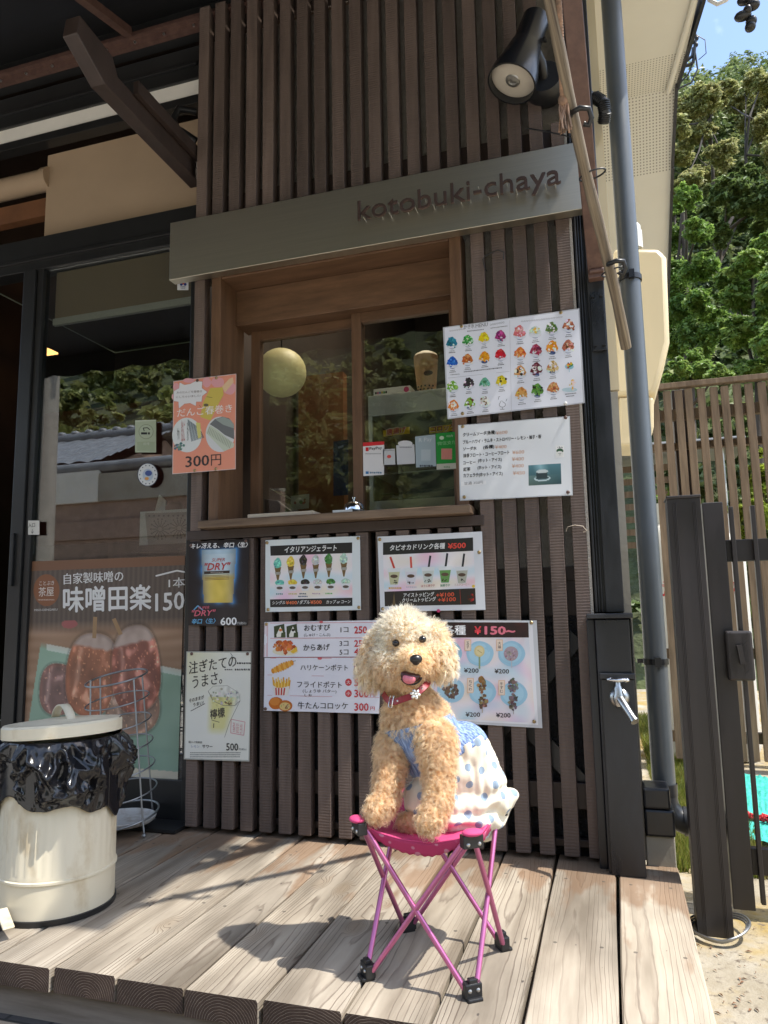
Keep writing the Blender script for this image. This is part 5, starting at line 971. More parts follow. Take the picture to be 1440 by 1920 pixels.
# ------------------------------------------------------------------ tap
tp = thing('water_tap', 'chrome wall tap with an oval handle on the black base column', 'tap', onY(1162, 1310, -.075))
fc = onY(1162, 1308, -.073)
b = MB(); b.lathe([(.0, -.012), (.012, -.012), (.024, -.005), (.026, .0)], 24, fc, (0, 1, 0)); b.build('flange', M['chromedull'], tp, smooth=50)
c = fc + np.array([0, -.016, 0]); b = MB(); b.lathe([(.0, -.022), (.010, -.02), (.015, -.006), (.015, .006), (.0115, .014), (.0115, .026), (.008, .032), (.006, .045)], 20, c + np.array([-.002, 0, 0])); b.build('valve', M['chromedull'], tp, smooth=50)
b = MB(); b.ell(c + np.array([-.002, 0, .047]), (.028, .013, .0065), 16); b.ell(c + np.array([-.022, 0, .048]), (.009, .007, .006), 10); b.ell(c + np.array([.019, 0, .046]), (.009, .007, .006), 10); b.build('handle', M['chrome'], tp, smooth=60)
b = MB(); tip = onY(1190, 1352, -.135); b.tube([c, c + np.array([.003, -.012, -.003]), (c * .35 + tip * .65) , tip], [.0125, .0105, .0095, .0095], 14); b.tube([tip - (tip - c) * .05, tip + (tip - c) * .03], .0108, 14); b.build('spout', M['chromedull'], tp, smooth=50)

# ------------------------------------------------------------------ gate
gt = thing('metal_gate', 'dark brown metal gate with grooved post and upright bars beside the deck', 'gate', (.2, -.05, GZ))
PYg = -.09
x0 = onY(1303, 1745, PYg)[0]; x1 = onY(1372, 1745, PYg)[0]; zt = onY(1287, 934, PYg)[2]
xo = onY(1255, 934, PYg)[0]
b = MB(); wv_ = (x1 - x0)
xl = (x0 + xo) / 2 - .0; b.box(xl, xl + wv_ * .98, PYg, PYg + .075, GZ, zt)
for fx in (.16, .20, .24, .74, .78, .82): b.box(xl + wv_ * fx, xl + wv_ * fx + .0018, PYg - .0022, PYg - .0002, GZ + .002, zt - .01)
gpost = b.build('post', M['gate'], gt, bevel=.002)
MB().box(xl - .002, xl + wv_ * .98 + .002, PYg - .003, PYg + .078, zt, zt + .008).build('post_cap', M['gate'], gpost, bevel=.002)
YB = .03
sx0 = onY(1336, 1200, YB)[0]; sx1 = onY(1376, 1200, YB)[0]; szt = onY(1330, 942, YB)[2]; szb = onY(1385, 1706, YB)[2]
MB().box(sx0, sx1, YB, YB + .05, szb, szt).build('stile', M['gate'], gt, bevel=.002)
rz = [(onY(1400, 1052, YB + .02)[2], onY(1400, 1011, YB + .02)[2]), (onY(1415, 1640, YB + .02)[2], onY(1415, 1590, YB + .02)[2])]
for z0, z1 in rz: MB().box(sx1 + .001, 1.05, YB + .015, YB + .04, z0, z1).build('rail', M['gate'], gt, bevel=.002)
bx0 = onY(1395, 1250, YB)[0]; bstep = onY(1437, 1250, YB)[0] - bx0
ztb = onY(1375, 950, YB)[2]; zbb = onY(1425, 1696, YB)[2]
proto = None
for k in range(14):
    if proto is None:
        proto = MB().box(bx0 - .0055, bx0 + .0055, YB - .004, YB + .0145, zbb, ztb).build('bar', M['gate'], gt, bevel=.0015)
    else:
        o = proto.copy(); o.location.x += bstep * k; col.objects.link(o)
lx0 = onY(1363, 1230, YB - .03)[0]; lx1 = onY(1414, 1230, YB - .03)[0]; lz0 = onY(1390, 1277, YB - .03)[2]; lz1 = onY(1385, 1183, YB - .03)[2]
lb = MB().box(lx0, lx1, YB - .03, YB - .005, lz0, lz1).build('latch_box', M['gate'], gt, bevel=.006)
b = MB(); lc = np.array([(lx0 + lx1) / 2, YB - .034, (lz0 + lz1) / 2])
b.obox(lc + np.array([0, -.004, .004]), ((1, 0, .12), (0, 1, 0), (-.12, 0, 1)), (.006, .007, .024))
for k in range(-6, 7):
    for sg_ in (-1, 1): b.bar(lc + np.array([sg_ * .008, .0025, .008 * k]), lc + np.array([sg_ * .021, .0025, .008 * k + .012]), .0012, .003)
b.build('latch_relief', M['gate'], lb)
c = np.array([(xl + .05), PYg + .02, GZ + .006]); b = MB()
for k in range(3): b.tube([c + np.array([(.062 + .004 * k) * math.cos(a), (.07 + .005 * k) * math.sin(a), .003 + .004 * k + .02 * max(0, math.cos(a))]) for a in np.linspace(0, 6.28, 40)[:-1]], .0028, 6, closed=True)
tag(b.build('wire_ring', M['wire'], smooth=60), 'silver wire ring lying round the foot of the gate post', 'wire')

# ------------------------------------------------------------------ back fence
fn_ = thing('slat_fence', 'weathered brown timber slat fence in front of the green hillside', 'fence', (.6, 1.8, GZ))
FYy = 1.8; fz = onY(1340, 712, FYy)[2]; fx0 = onY(1232, 900, FYy)[0]; fst = (onY(1411, 900, FYy)[0] - onY(1342, 900, FYy)[0]) / 3
for k in range(16):
    b = MB(); x = fx0 + fst * k + rnd.uniform(-.004, .004); z1 = fz - .03 - rnd.uniform(0, .008); tl = rnd.uniform(-.006, .006)
    b.prism([(x, FYy, GZ + .06), (x + .036, FYy, GZ + .06), (x + .036 + tl, FYy, z1), (x + tl, FYy, z1)], (0, .022, 0)); b.build('slat', M['fence'], fn_, bevel=.002)
for z0, z1, y in ((fz - .022, fz + .006, FYy - .01), (onY(1370, 775, FYy)[2], onY(1370, 755, FYy)[2], FYy + .03), (onY(1370, 835, FYy + .05)[2], onY(1370, 822, FYy + .05)[2], FYy + .05), (.42, .47, FYy + .03), (.02, .07, FYy + .03)):
    MB().box(fx0 - .03, fx0 + fst * 16, y, y + .045, z0, z1).build('rail', M['fence'], fn_, bevel=.002)
px0 = onY(1272, 900, FYy + .06)[0]; 
for k in range(2): MB().box(px0 + 1.0 * k, px0 + .075 + 1.0 * k, FYy + .08, FYy + .15, GZ, fz - .01).build('post', M['darkbrown'] if k == 0 else M['fence'], fn_, bevel=.003)

# ------------------------------------------------------------------ gas cylinders, shed roof and garden behind the fence
CYL = 'gas cylinders behind the fence'
def cylinder(u, v_top, v_bot, Y, r, label, mk):
    top = onY(u, v_top, Y)[2]; x = onY(u, 1200, Y)[0]; z0 = onY(u, v_bot, Y)[2]; h = top - z0
    t_ = thing('gas_cylinder', label, 'gas cylinder', (x, Y, z0), CYL); b = MB(); b.lathe([(0, .03), (r * .9, .03), (r, .06), (r, h * .80), (r * .9, h * .88), (r * .5, h * .93), (r * .2, h * .94), (0, h * .94)], 28, (x, Y, z0)); b.build('tank', M['white'], t_, smooth=50)
    b = MB(); b.lathe([(r * .85, 0), (r * .88, .05)], 28, (x, Y, z0)); b.lathe([(r * .6, h * .92), (r * .6, h), (r * .56, h), (r * .56, h * .92)], 24, (x, Y, z0)); b.build('foot_ring', M['metalgrey'], t_, smooth=50)
    vs, fs = glyphs(mk, .02); mn = vs.min(0); sz = vs.max(0) - mn; R = r + .002
    P = []
    for a_, c_ in vs:
        th = -math.pi / 2 - .1 + (a_ - mn[0] - sz[0] / 2) / sz[1] * (.075 / R); P.append((x + R * math.cos(th), Y + R * math.sin(th), onY(u, 1108, Y)[2] + (c_ - mn[1]) / sz[1] * .085 - .03))
    MB().add(P, fs).build('marking', mat('red_paint', (.6, .02, .025), rough=.5), t_)
cylinder(1262, 945, 1425, 2.15, .115, 'white gas cylinder with red lettering at the left behind the grooved gate post', 'ガス')
cylinder(1366, 965, 1420, 2.15, .115, 'white gas cylinder with red lettering behind the gate bars', 'ガス')
b = MB(); A0 = onY(1225, 838, 2.9); A1 = onY(1392, 838, 2.9)
sh = thing('garden_shelter', 'low grey shelter with slatted side seen through the fence', 'shelter', (A0[0], 2.9, 0))
b.box(A0[0] - .5, A1[0], 2.75, 3.2, A0[2] - .07, A0[2]); b.build('roof', M['tile'], sh, bevel=.01)
for k in range(7): MB().box(A0[0] - .5, A0[0] + .22, 2.95, 2.97, A0[2] - .15 - .085 * k, A0[2] - .11 - .085 * k).build('slat', M['fence'], sh)
pq = onY(1350, 900, 2.9); MB().tube([(pq[0], 2.8, GZ), (pq[0], 2.8, A0[2] - .07)], .022, 12).build('post', M['metalgrey'], sh, smooth=60)

# turquoise net tarp with red border
b = MB(); TA = [onZ(*p, GZ + .01) for p in ((1372, 1452), (1462, 1468), (1470, 1590), (1376, 1578))]
def tarpf(u, v):
    p = (TA[0] * (1 - u) + TA[1] * u) * (1 - v) + (TA[3] * (1 - u) + TA[2] * u) * v; p = np.array(p); p[2] = GZ + .014 + .012 * abs(mnoise.noise((u * 9, v * 14, 1))) + .01 * abs(math.sin(v * 60 + 3 * u)) ; return p
b.grid(tarpf, 40, 50); t_ = b.build('net_tarp', mat('turquoise_net', (.02, .36, .30), col2=(.08, .52, .44), rough=.6, vscale=(40, 40, 40), bump=.8, bscale=(200, 200, 200), bdist=.004), smooth=60); tag(t_, 'turquoise green net sheet lying on the ground behind the gate', 'net sheet')
b = MB(); r0 = onZ(1380, 1528, GZ + .03); r1 = onZ(1465, 1545, GZ + .03)
for k in range(5): b.tube([r0 + (r1 - r0) * t + np.array([rnd.uniform(-.004, .004), rnd.uniform(-.02, .02), rnd.uniform(0, .02)]) for t in np.linspace(0, 1, 26)], .006, 6)
tag(b.build('red_rope', mat('red_cord', (.5, .03, .04), rough=.8), smooth=60), 'bundle of red cord lying across the turquoise net', 'cord')

# grass tufts and debris
def blades(name, n, xr, yr, h, cols, label):
    x = rs.uniform(*xr, n); y = rs.uniform(*yr, n); a = rs.uniform(0, 6.28, n); hh = h * rs.uniform(.4, 1.2, n); wd = .0022 * rs.uniform(.6, 1.5, n); lean = hh * rs.uniform(.1, .8, n); la = rs.uniform(0, 6.28, n)
    B0 = np.stack([x - np.cos(a) * wd, y - np.sin(a) * wd, np.full(n, GZ)], 1); B1 = np.stack([x + np.cos(a) * wd, y + np.sin(a) * wd, np.full(n, GZ)], 1); T = np.stack([x + np.cos(la) * lean, y + np.sin(la) * lean, GZ + hh], 1)
    vs = np.stack([B0, B1, T], 1).reshape(-1, 3); c = np.array(cols)[rs.randint(0, len(cols), n)] * rs.uniform(.7, 1.3, (n, 1)); o = fastmesh(name, vs, 3, np.arange(3 * n), M['leaf'], colr=np.repeat(c, 3, 0), smooth=False); kind(o, 'stuff'); o['label'] = label; return o
blades('grass', 26000, (.13, .42), (.35, 3.6), .05, [(.12, .16, .025), (.17, .2, .03), (.22, .2, .05)], 'short mossy grass beside the downpipe and gate')
b = MB()
for k in range(60):
    u, v = rnd.uniform(1290, 1430), rnd.uniform(1700, 1905); p = onZ(u, v, GZ); 
    if p[0] < .125: continue
    a = rnd.uniform(0, 3.1); l = rnd.uniform(.003, .009); b.add([p + np.array([l * math.cos(a), l * math.sin(a), .002]), p + np.array([-l * .3 * math.sin(a), l * .3 * math.cos(a), .005]), p + np.array([-l * math.cos(a), -l * math.sin(a), .002]), p + np.array([l * .3 * math.sin(a), -l * .3 * math.cos(a), .004])], [(0, 1, 2, 3)])
kind(b.build('dry_leaf_litter', mat('dry_leaf', (.10, .06, .035), col2=(.25, .12, .06), rough=.9, vscale=(60, 60, 60))), 'stuff')

# ------------------------------------------------------------------ counter items
bl = thing('service_bell', 'chrome call bell on the window sill', 'bell', onY(664, 963, .02))
bc = onY(664, 962, .03); bc[2] = .9846
b = MB(); b.lathe([(.0, .012), (.036, .012), (.038, .010), (.038, .0), (0, 0)], 28, bc); b.build('base', M['plastic'], bl, smooth=40)
b = MB(); b.lathe([(.034, .014), (.033, .022), (.028, .033), (.018, .041), (.006, .044), (0, .0445)], 32, bc); b.build('dome', M['chrome'], bl, smooth=60)
b = MB(); b.lathe([(.003, .044), (.003, .051), (.006, .052), (.006, .056), (0, .058)], 14, bc); b.build('button', M['chrome'], bl, smooth=50)
b = MB(); cxy = onY(536, 968, .035); b.box(cxy[0] - .105, cxy[0] + .105, -.005, .075, .9846, .991)
for (x0_, x1_, y0_, y1_) in ((-.115, .115, -.012, -.004), (-.115, .115, .0755, .083), (-.115, -.107, -.004, .0755), (.107, .115, -.004, .0755)): b.box(cxy[0] + x0_, cxy[0] + x1_, y0_, y1_, .986, 1.001)
tag(b.build('money_tray', M['tray'], bevel=.002), 'cream shallow money tray on the window sill left of the bell', 'tray')
MB_ = MB(); k0 = onY(635, 958, -.01); tag(MB().obox((k0[0] + .012, .0, .991), ((1, .1, 0), (-.1, 1, 0), (0, 0, 1)), (.032, .012, .006)).build('notice_block', M['paper'], bevel=.001), 'small white notice card lying in front of the bell', 'card')

# ------------------------------------------------------------------ inside the serving window
LY = .40; lc = onY(528, 699, LY); lr = 52 / F_PX * (LY + 2.12)
b = MB(); prof = []
for i in range(33):
    a = math.pi * i / 32; prof.append((lr * math.sin(a) * (1 + .012 * (i % 2)), -lr * math.cos(a)))
ln_ = thing('paper_lantern', 'round pale yellow paper lantern behind the left window pane', 'lantern', lc); b.lathe(prof, 40, lc); b.build('shade', M['lantern'], ln_, smooth=80); MB().tube([lc + np.array([0, 0, lr]), (lc[0], lc[1], 2.96)], .003, 6).build('cord', M['plastic'], ln_)
CYd = .34
dc = thing('display_case', 'grey steel food display case behind the right window pane', 'display case', onY(770, 950, CYd))
zt0 = onY(780, 733, CYd)[2]; zt1 = onY(780, 772, CYd)[2]; zb0 = onY(780, 935, CYd)[2]; zb1 = onY(780, 955, CYd)[2]; dx0 = onY(690, 760, CYd)[0]; dx1 = -.40
b = MB(); b.box(dx0, dx1, CYd, CYd + .4, zt1, zt0); b.box(dx0, dx1, CYd, CYd + .4, zb1, zb0)
for x in (dx0, dx1 - .015): b.box(x, x + .015, CYd, CYd + .015, zb0, zt1); b.box(x, x + .015, CYd + .385, CYd + .4, zb0, zt1)
b.build('frame', M['metalgrey'], dc, bevel=.002)
b = MB(); b.box(dx0 + .016, dx1 - .016, CYd + .02, CYd + .38, (zb0 + zt1) / 2 - .06, (zb0 + zt1) / 2 - .054); b.build('shelf', M['chromedull'], dc)
MB().box(dx0 + .016, dx1 - .016, CYd + .006, CYd + .009, zb0, zt1).build('front_glass', M['glassclear'], dc)
b = MB(); b.tube([(dx0 + .03, CYd + .05, zb0 + .03), (dx1 - .02, CYd + .05, zb0 + .035)], .004, 8); b.box(dx0 + .02, dx1 - .02, CYd + .1, CYd + .36, zb0 + .001, zb0 + .02); b.build('food_rack', M['plastic'], dc)
cu = onY(800, 728, CYd + .08); cu[2] = zt0 + .001
cp_ = thing('drink_cup', 'tall milk tea cup with dark pearls and cream standing on the display case', 'drink', cu)
r1_, h_ = .046, onY(800, 670, CYd + .08)[2] - zt0
b = MB(); b.lathe([(0, 0), (r1_ * .72, 0), (r1_, h_)], 24, cu); b.build('cup', mat('milk_tea', (.50, .30, .17), rough=.3, var=.06), cp_, smooth=50)
b = MB(); b.lathe([(r1_ * 1.0, h_), (r1_ * .9, h_ + .008), (r1_ * .5, h_ + .018), (0, h_ + .02)], 20, cu); b.build('cream_top', mat('cream_top', (.66, .56, .42), rough=.6, var=.15, vscale=(60, 60, 60)), cp_, smooth=60)
b = MB(); 
for k in range(16): a = -2.6 + .14 * k; zz = .006 + .012 * ((k * 7) % 3); b.ell((cu[0] + r1_ * (.74 + .28 * zz / h_) * math.cos(a), cu[1] + r1_ * (.74 + .28 * zz / h_) * math.sin(a), cu[2] + zz), (.0035, .0035, .0035), 8)
b.build('pearls', M['plastic'], cp_)
b = MB(); b.ell((cu[0] + .016, cu[1] - r1_ * .84, cu[2] + h_ * .5), (.018, .003, .010), 14); b.build('cup_label', mat('dark_label', (.05, .02, .02), rough=.5), cp_, smooth=60)
g0 = onY(702, 734, CYd + .03); g1 = onY(770, 716, CYd + .03); b = MB(); b.box(g0[0], g1[0], CYd + .02, CYd + .09, zt0 + .0005, zt0 + .03); bx_ = thing('glove_box', 'flat white box with coloured dots lying on the display case', 'box', (g0[0], CYd, zt0)); b.build('carton', M['paper'], bx_, bevel=.001)
for k, c in enumerate([(.05, .05, .06), (.6, .1, .3), (.1, .15, .5), (.6, .45, .05), (.05, .25, .1), (.02, .02, .02)]): MB().box(g0[0] + .006 + .008 * k, g0[0] + .012 + .008 * k, CYd + .0185, CYd + .0195, zt0 + .010, zt0 + .018).build('printed_dot', mat('ink_dot', c), bx_)
b = MB(); b.lathe([(.010, -.001), (.010, .001), (0, .001)], 18, (g1[0] - .014, CYd + .0185, zt0 + .016), (0, -1, 0)); b.build('pink_badge', M['pinkcloth'], bx_)
s = Sheet('P', .45, 0, 30); s.quad([(625, 828), (653, 824), (653, 928), (625, 930)], (34, 44, 92), 0, 2); s.line([(634, 840), (644, 836)], 4, (150, 160, 190)); s.finish('blue_leaflet', 'narrow dark blue leaflet behind the left window pane', 'leaflet')
s = Sheet('P', .70, 0, 31); s.quad([(505, 788), (528, 785), (528, 905), (505, 908)], (24, 20, 20), 0, 2); [s.text(ch, (508, 822 + 26 * k), (524, 821 + 26 * k), 20, (225, 222, 215), .03) for k, ch in enumerate('お品書')]; s.finish('hanging_sign', 'black hanging strip with white brush lettering behind the left pane', 'sign')
s = Sheet('P', .40, 0, 32); s.quad([(545, 930), (580, 926), (579, 953), (545, 956)], (196, 190, 170), 0, 2); s.speck(562, 940, 12, 7, [(90, 120, 80), (170, 90, 70)], 6, 4); s.finish('price_card', 'small cream price card behind the lower left pane', 'card')
b = MB(); m0 = onY(535, 950, .36); b.prism([(m0[0] - .075, .33, 1.0), (m0[0] + .07, .33, 1.0), (m0[0] + .04, .33, 1.055), (m0[0] - .02, .33, 1.10), (m0[0] - .075, .33, 1.11)], (0, .12, 0)); tag(b.build('receipt_printer', M['plastic'], bevel=.006), 'black receipt printer behind the lower left pane', 'printer')
s = Sheet('P', .36, 0, 33); s.quad([(505, 915), (540, 930), (552, 940), (520, 925)], (205, 195, 160), 0, 2); s.finish('receipt', 'pale receipt curling from the black printer', 'receipt')
MB().box(-1.27, -.06, .20, .8, .60, .955).build('inner_counter', M['roomdark'], shop)
# door interior
bxq = [onY(*p, .40) for p in ((272, 962), (352, 962), (352, 1022), (278, 1026))]
s = Sheet('P', .36, 0, 34); s.quad([(272, 962), (352, 960), (352, 1022), (278, 1026)], (182, 172, 166), 0, 4)
for cx_, cy_ in ((300, 992), (336, 990)):
    for k in range(14): a = 6.283 * k / 14; s.line([(cx_ + 4 * math.cos(a), cy_ + 4 * math.sin(a)), (cx_ + 15 * math.cos(a), cy_ + 16 * math.sin(a))], 1.6, (80, 70, 72), 1); s.ell(cx_ + 17 * math.cos(a), cy_ + 19 * math.sin(a), 1.6, 1.8, (80, 70, 72), 1, 6)
for k in range(9): s.ell(280 + 9 * k, 967, 2, 2, (100, 90, 90), 1, 6)
bo = s.mb.build('pattern_panel', M['banner'], None, recalc=False, color=True); pbx = thing('patterned_box', 'white box with black flower pattern on a shelf behind the door glass', 'box', bxq[3]); adopt(bo, pbx); MB().box(bxq[0][0] + .004, bxq[1][0] + .03, .362, .5, bxq[3][2], bxq[0][2]).build('box_body', M['paper'], pbx)
b = MB(); bq = bxq[0]; b.prism([(bq[0] + .03, .42, bq[2]), (bq[0] + .05, .42, bq[2] + .075), (bq[0] + .075, .43, bq[2] + .05), (bq[0] + .08, .42, bq[2])], (0, .01, 0)); tag(b.build('folded_napkin', M['paper']), 'pale pointed napkin sticking out of the patterned box', 'napkin')
b = MB(); b.ell((bq[0] + .11, .44, bq[2] + .015), (.04, .03, .03), 14); tag(b.build('bread_roll', M['roombrown'], smooth=60), 'orange brown bread roll in the patterned box behind the door', 'bread')
b = MB(); b.box(-1.80, -1.34, .30, .62, bxq[3][2] - .03, bxq[3][2] - .002); b.box(-2.05, -1.34, .3, .9, .86, .89); tag(b.build('shelf', M['roomdark']), 'dark shelf inside the glass door carrying the patterned box', 'shelf')
for (u, v), Y, lb_ in (((195, 557), 1.2, 'upper'), ((78, 657), 1.8, 'middle'), ((88, 797), 2.6, 'lower')):
    p = onY(u, v, Y); b = MB(); b.box(p[0] - .05, p[0] + .05, Y, Y + .1, p[2], p[2] + .012); tag(b.build('ceiling_light', M['bulb']), {'upper': 'glowing orange square light just under the door blind', 'middle': 'small orange light at the left edge of the door glass, higher one', 'lower': 'small orange light at the left of the door glass above the roof reflection'}[lb_], 'light', 'orange lights inside the glass door')
# inner partition close behind door glass stays dark
# ------------------------------------------------------------------ pedal bin, bag, wire stand
BC = np.array([-1.309, -.590, 0.0]); BR = .131; BH = .388
bn = thing('pedal_bin', 'cream enamel pedal bin with fluted sides and chipped lid on the deck', 'bin', BC)
def flute(a, z): 
    return .0017 * (math.sin(a * 40) > .2) if .10 < z < .34 else 0
b = MB(); nA = 160; zs = [0.012, .014, .085, .087, .092, .094, .10, .105, .335, .34, .365, .378]
vs = []; 
for i, z in enumerate(zs):
    r0 = BR + (.0035 if i in (3, 4) else 0) - (.002 if z > .1 else 0)
    for j in range(nA): a = 2 * math.pi * j / nA; vs.append(BC + np.array([(r0 + flute(a, z)) * math.cos(a), (r0 + flute(a, z)) * math.sin(a), z]))
b.add(vs, [(i * nA + j, i * nA + (j + 1) % nA, (i + 1) * nA + (j + 1) % nA, (i + 1) * nA + j) for i in range(len(zs) - 1) for j in range(nA)])
b.build('body', M['canwhite'], bn, smooth=30)
b = MB(); b.lathe([(0, .001), (BR + .003, .001), (BR + .004, .012), (BR - .002, .0135)], 64, BC); b.build('base_ring', M['plastic'], bn, smooth=40)
LT = Vector((-.06, .03, 1)).normalized(); LO = BC + np.array([.0, 0, BH + .012])
b = MB(); b.lathe([(BR + .001, -.004), (BR + .006, -.003), (BR + .0065, .022), (BR + .002, .027), (BR - .02, .029), (BR - .028, .026), (BR - .036, .029), (.05, .034), (0, .036)], 72, LO, LT); lid = b.build('lid', M['canwhite'], bn, smooth=35)
b = MB()
for k in range(46):
    a = rnd.uniform(3.3, 6.2); ll_ = rnd.uniform(.01, .05); az = Vector(LT); x = az.cross(Vector((0, 1, 0))).normalized(); y = az.cross(x)
    P = [Vector(LO) + az * (.0262 + rnd.uniform(-.0012, .0008)) + (x * math.cos(a + ll_ * t * 4) + y * math.sin(a + ll_ * t * 4)) * (BR + .0035) for t in (0, .33, .66, 1)]
    if rnd.random() < .6: b.tube(P, [.0003, .0011 * rnd.uniform(.5, 1.3), .0013, .0003], 5)
kind(b.build('chipped_rim', mat('chipped_paint', (.06, .055, .055), rough=.7), lid), 'stuff')
hc = Vector(LO) + LT * .034; b = MB(); P = []
for t in np.linspace(0, 1, 14): P.append(hc + Vector((.0, 0, 0)) + Vector((.86, -.5, 0)) * (t - .5) * .115 + LT * (.034 * math.sin(math.pi * t) ** .7 - .001))
vs = []; n_ = len(P); wv = Vector((.5, .86, 0)) * .0105
for p in P: vs += [p - wv, p + wv]
b.add(vs, [(2 * i, 2 * i + 1, 2 * i + 3, 2 * i + 2) for i in range(n_ - 1)]); o = b.build('handle', M['canwhite'], lid, smooth=60); o.modifiers.new('solid', 'SOLIDIFY').thickness = .0035
b = MB(); pd = onZ(20, 1722, .032); b.obox(pd + np.array([-.01, -.005, 0]), ((.75, -.55, -.12), (.5, .8, 0), (.1, 0, 1)), (.046, .012, .003)); b.build('pedal', M['canwhite'], bn, bevel=.003)
b = MB(); pb = onZ(2, 1738, .004); b.obox(pb + np.array([0, 0, .004]), ((1, -.6, 0), (.6, 1, 0), (0, 0, 1)), (.016, .006, .007)); b.build('pedal_foot', M['plastic'], bn)
# bag
def bagf(u, v):
    a = 2 * math.pi * u; ca, sa = math.cos(a), math.sin(a); q = np.array([ca * 1.6, sa * 1.6, v * 1.6])
    n1 = mnoise.noise(q * 1.5); n2 = mnoise.noise(np.array([ca * 2.2 + 5, sa * 2.2, v * 1.2]))
    wv_ = .5 * mnoise.noise(q * 2.1 + np.array([3, 1, 8]))
    n3 = 1 - 2.4 * abs(mnoise.noise(np.array([ca * 4.6 + v * 1.3 + wv_, sa * 4.6 - v * .9, v * .9 + 3]))); n4 = 1 - 2.2 * abs(mnoise.noise(np.array([ca * 7 - v * 2.4, sa * 7 + v * 2.0 + wv_, v * 2.4 + 9])))
    drop = .120 + .035 * math.sin(a * 2 + 1.1) + .03 * n1 + .05 * max(0, math.cos(a + 1.05)) ** 6
    z = BH + .008 - (drop + .014) * v
    r = BR + .005 + .021 * math.sin(math.pi * min(1, v * 1.25)) ** .8 + (.026 * n2 + .024 * n3 + .012 * n4 - .012) * min(1, v * 4) * (1 - .65 * max(0, v - .8) / .2)
    r = max(r, BR + .0035 + (.004 if v > .02 else 0)); return BC + np.array([r * ca, r * sa, z + .012 * n2 * v])
b = MB(); b.grid(bagf, 280, 70); o = b.build('bin_bag', M['bag'], smooth=180); tag(o, 'crumpled shiny black plastic bag folded over the rim of the pedal bin', 'bin bag'); o.modifiers.new('solid', 'SOLIDIFY').thickness = .0012
# wire umbrella stand
SC = onZ(228, 1532, .045); SC = np.array([SC[0], SC[1], 0.])
st = thing('wire_stand', 'silver wire ring stand with a round white tray behind the pedal bin', 'stand', SC)
def ringpos(t): return SC + np.array([-.035 * t, 0, .05 + t * .43]), .113 - .018 * t
b = MB(); 
for i in range(7):
    c, r = ringpos(i / 6); b.tube([c + np.array([r * math.cos(a), r * math.sin(a), .02 * math.sin(a) + .008 * math.cos(a)]) for a in np.linspace(0, 2 * math.pi, 49)[:-1]], .0033 if i in (0, 6) else .0025, 8, closed=True)
b.build('ring', M['wire'], st, smooth=60)
b = MB()
for a in (-.35, 1.2, 2.8, 4.4):
    b.tube([ringpos(t)[0] + np.array([ringpos(t)[1] * math.cos(a), ringpos(t)[1] * math.sin(a), 0]) for t in (0, .25, .5, .75, 1)], .0028, 8)
    f = ringpos(0); p = f[0] + np.array([f[1] * math.cos(a), f[1] * math.sin(a), 0]); b.tube([p, p + np.array([.008 * math.cos(a), .008 * math.sin(a), -.035])], .003, 8); b.ell((p[0] + .008 * math.cos(a), p[1] + .008 * math.sin(a), .008), (.007, .007, .007), 10)
b.build('upright', M['wire'], st, smooth=60)
b = MB(); b.lathe([(0, .0), (.095, 0), (.104, .008), (.107, .016), (.104, .017), (.1, .010), (.092, .004), (0, .004)], 40, SC + np.array([0, 0, .03])); b.build('tray', M['enamel'], st, smooth=50)
MB().box(-2.08, -1.345, -.035, .07, .0025, .012).build('door_sill', M['frame'], shop)

# ------------------------------------------------------------------ camp stool
FT = {'FL': (-.475, -.732), 'FR': (-.274, -.754), 'BR': (-.250, -.552), 'BL': (-.456, -.518)}
TP = {'FL': Vector((-.486, -.728, .280)), 'FR': Vector((-.268, -.752, .278)), 'BR': Vector((-.250, -.545, .282)), 'BL': Vector((-.462, -.520, .282))}
stl = thing('camp_stool', 'small folding camp stool with bright pink seat and anodised pink legs', 'stool', (-.36, -.64, 0))
corners = ['FL', 'FR', 'BR', 'BL']
for i in range(4):
    a_, c_ = corners[i], corners[(i + 1) % 4]
    for p, q2, off in ((a_, c_, .005), (c_, a_, -.005)):
        f = Vector((*FT[p], .018)); t2 = TP[q2] - Vector((0, 0, .014)); d = (t2 - f); nrm = d.cross(Vector((0, 0, 1))).normalized() * off
        bb = MB(); bb.tube([f + nrm + (t2 - f) * .0 + Vector(((FT[q2][0] - FT[p][0]) * .06, (FT[q2][1] - FT[p][1]) * .06, 0)), (f + t2) / 2 + nrm, t2 + nrm * .6 + Vector(((FT[p][0] - FT[q2][0]) * .06, (FT[p][1] - FT[q2][1]) * .06, 0))], .0051, 14)
        bb.build('leg', M['pink'], stl, smooth=60)
    mid = (Vector((*FT[a_], .018)) + TP[c_] + Vector((*FT[c_], .018)) + TP[a_]) / 4
cen = Vector((-.362, -.637, 0))
def m_screw(b, p, d): b.lathe([(0, .0022), (.0035, .002), (.0038, 0)], 10, p, d, 1)
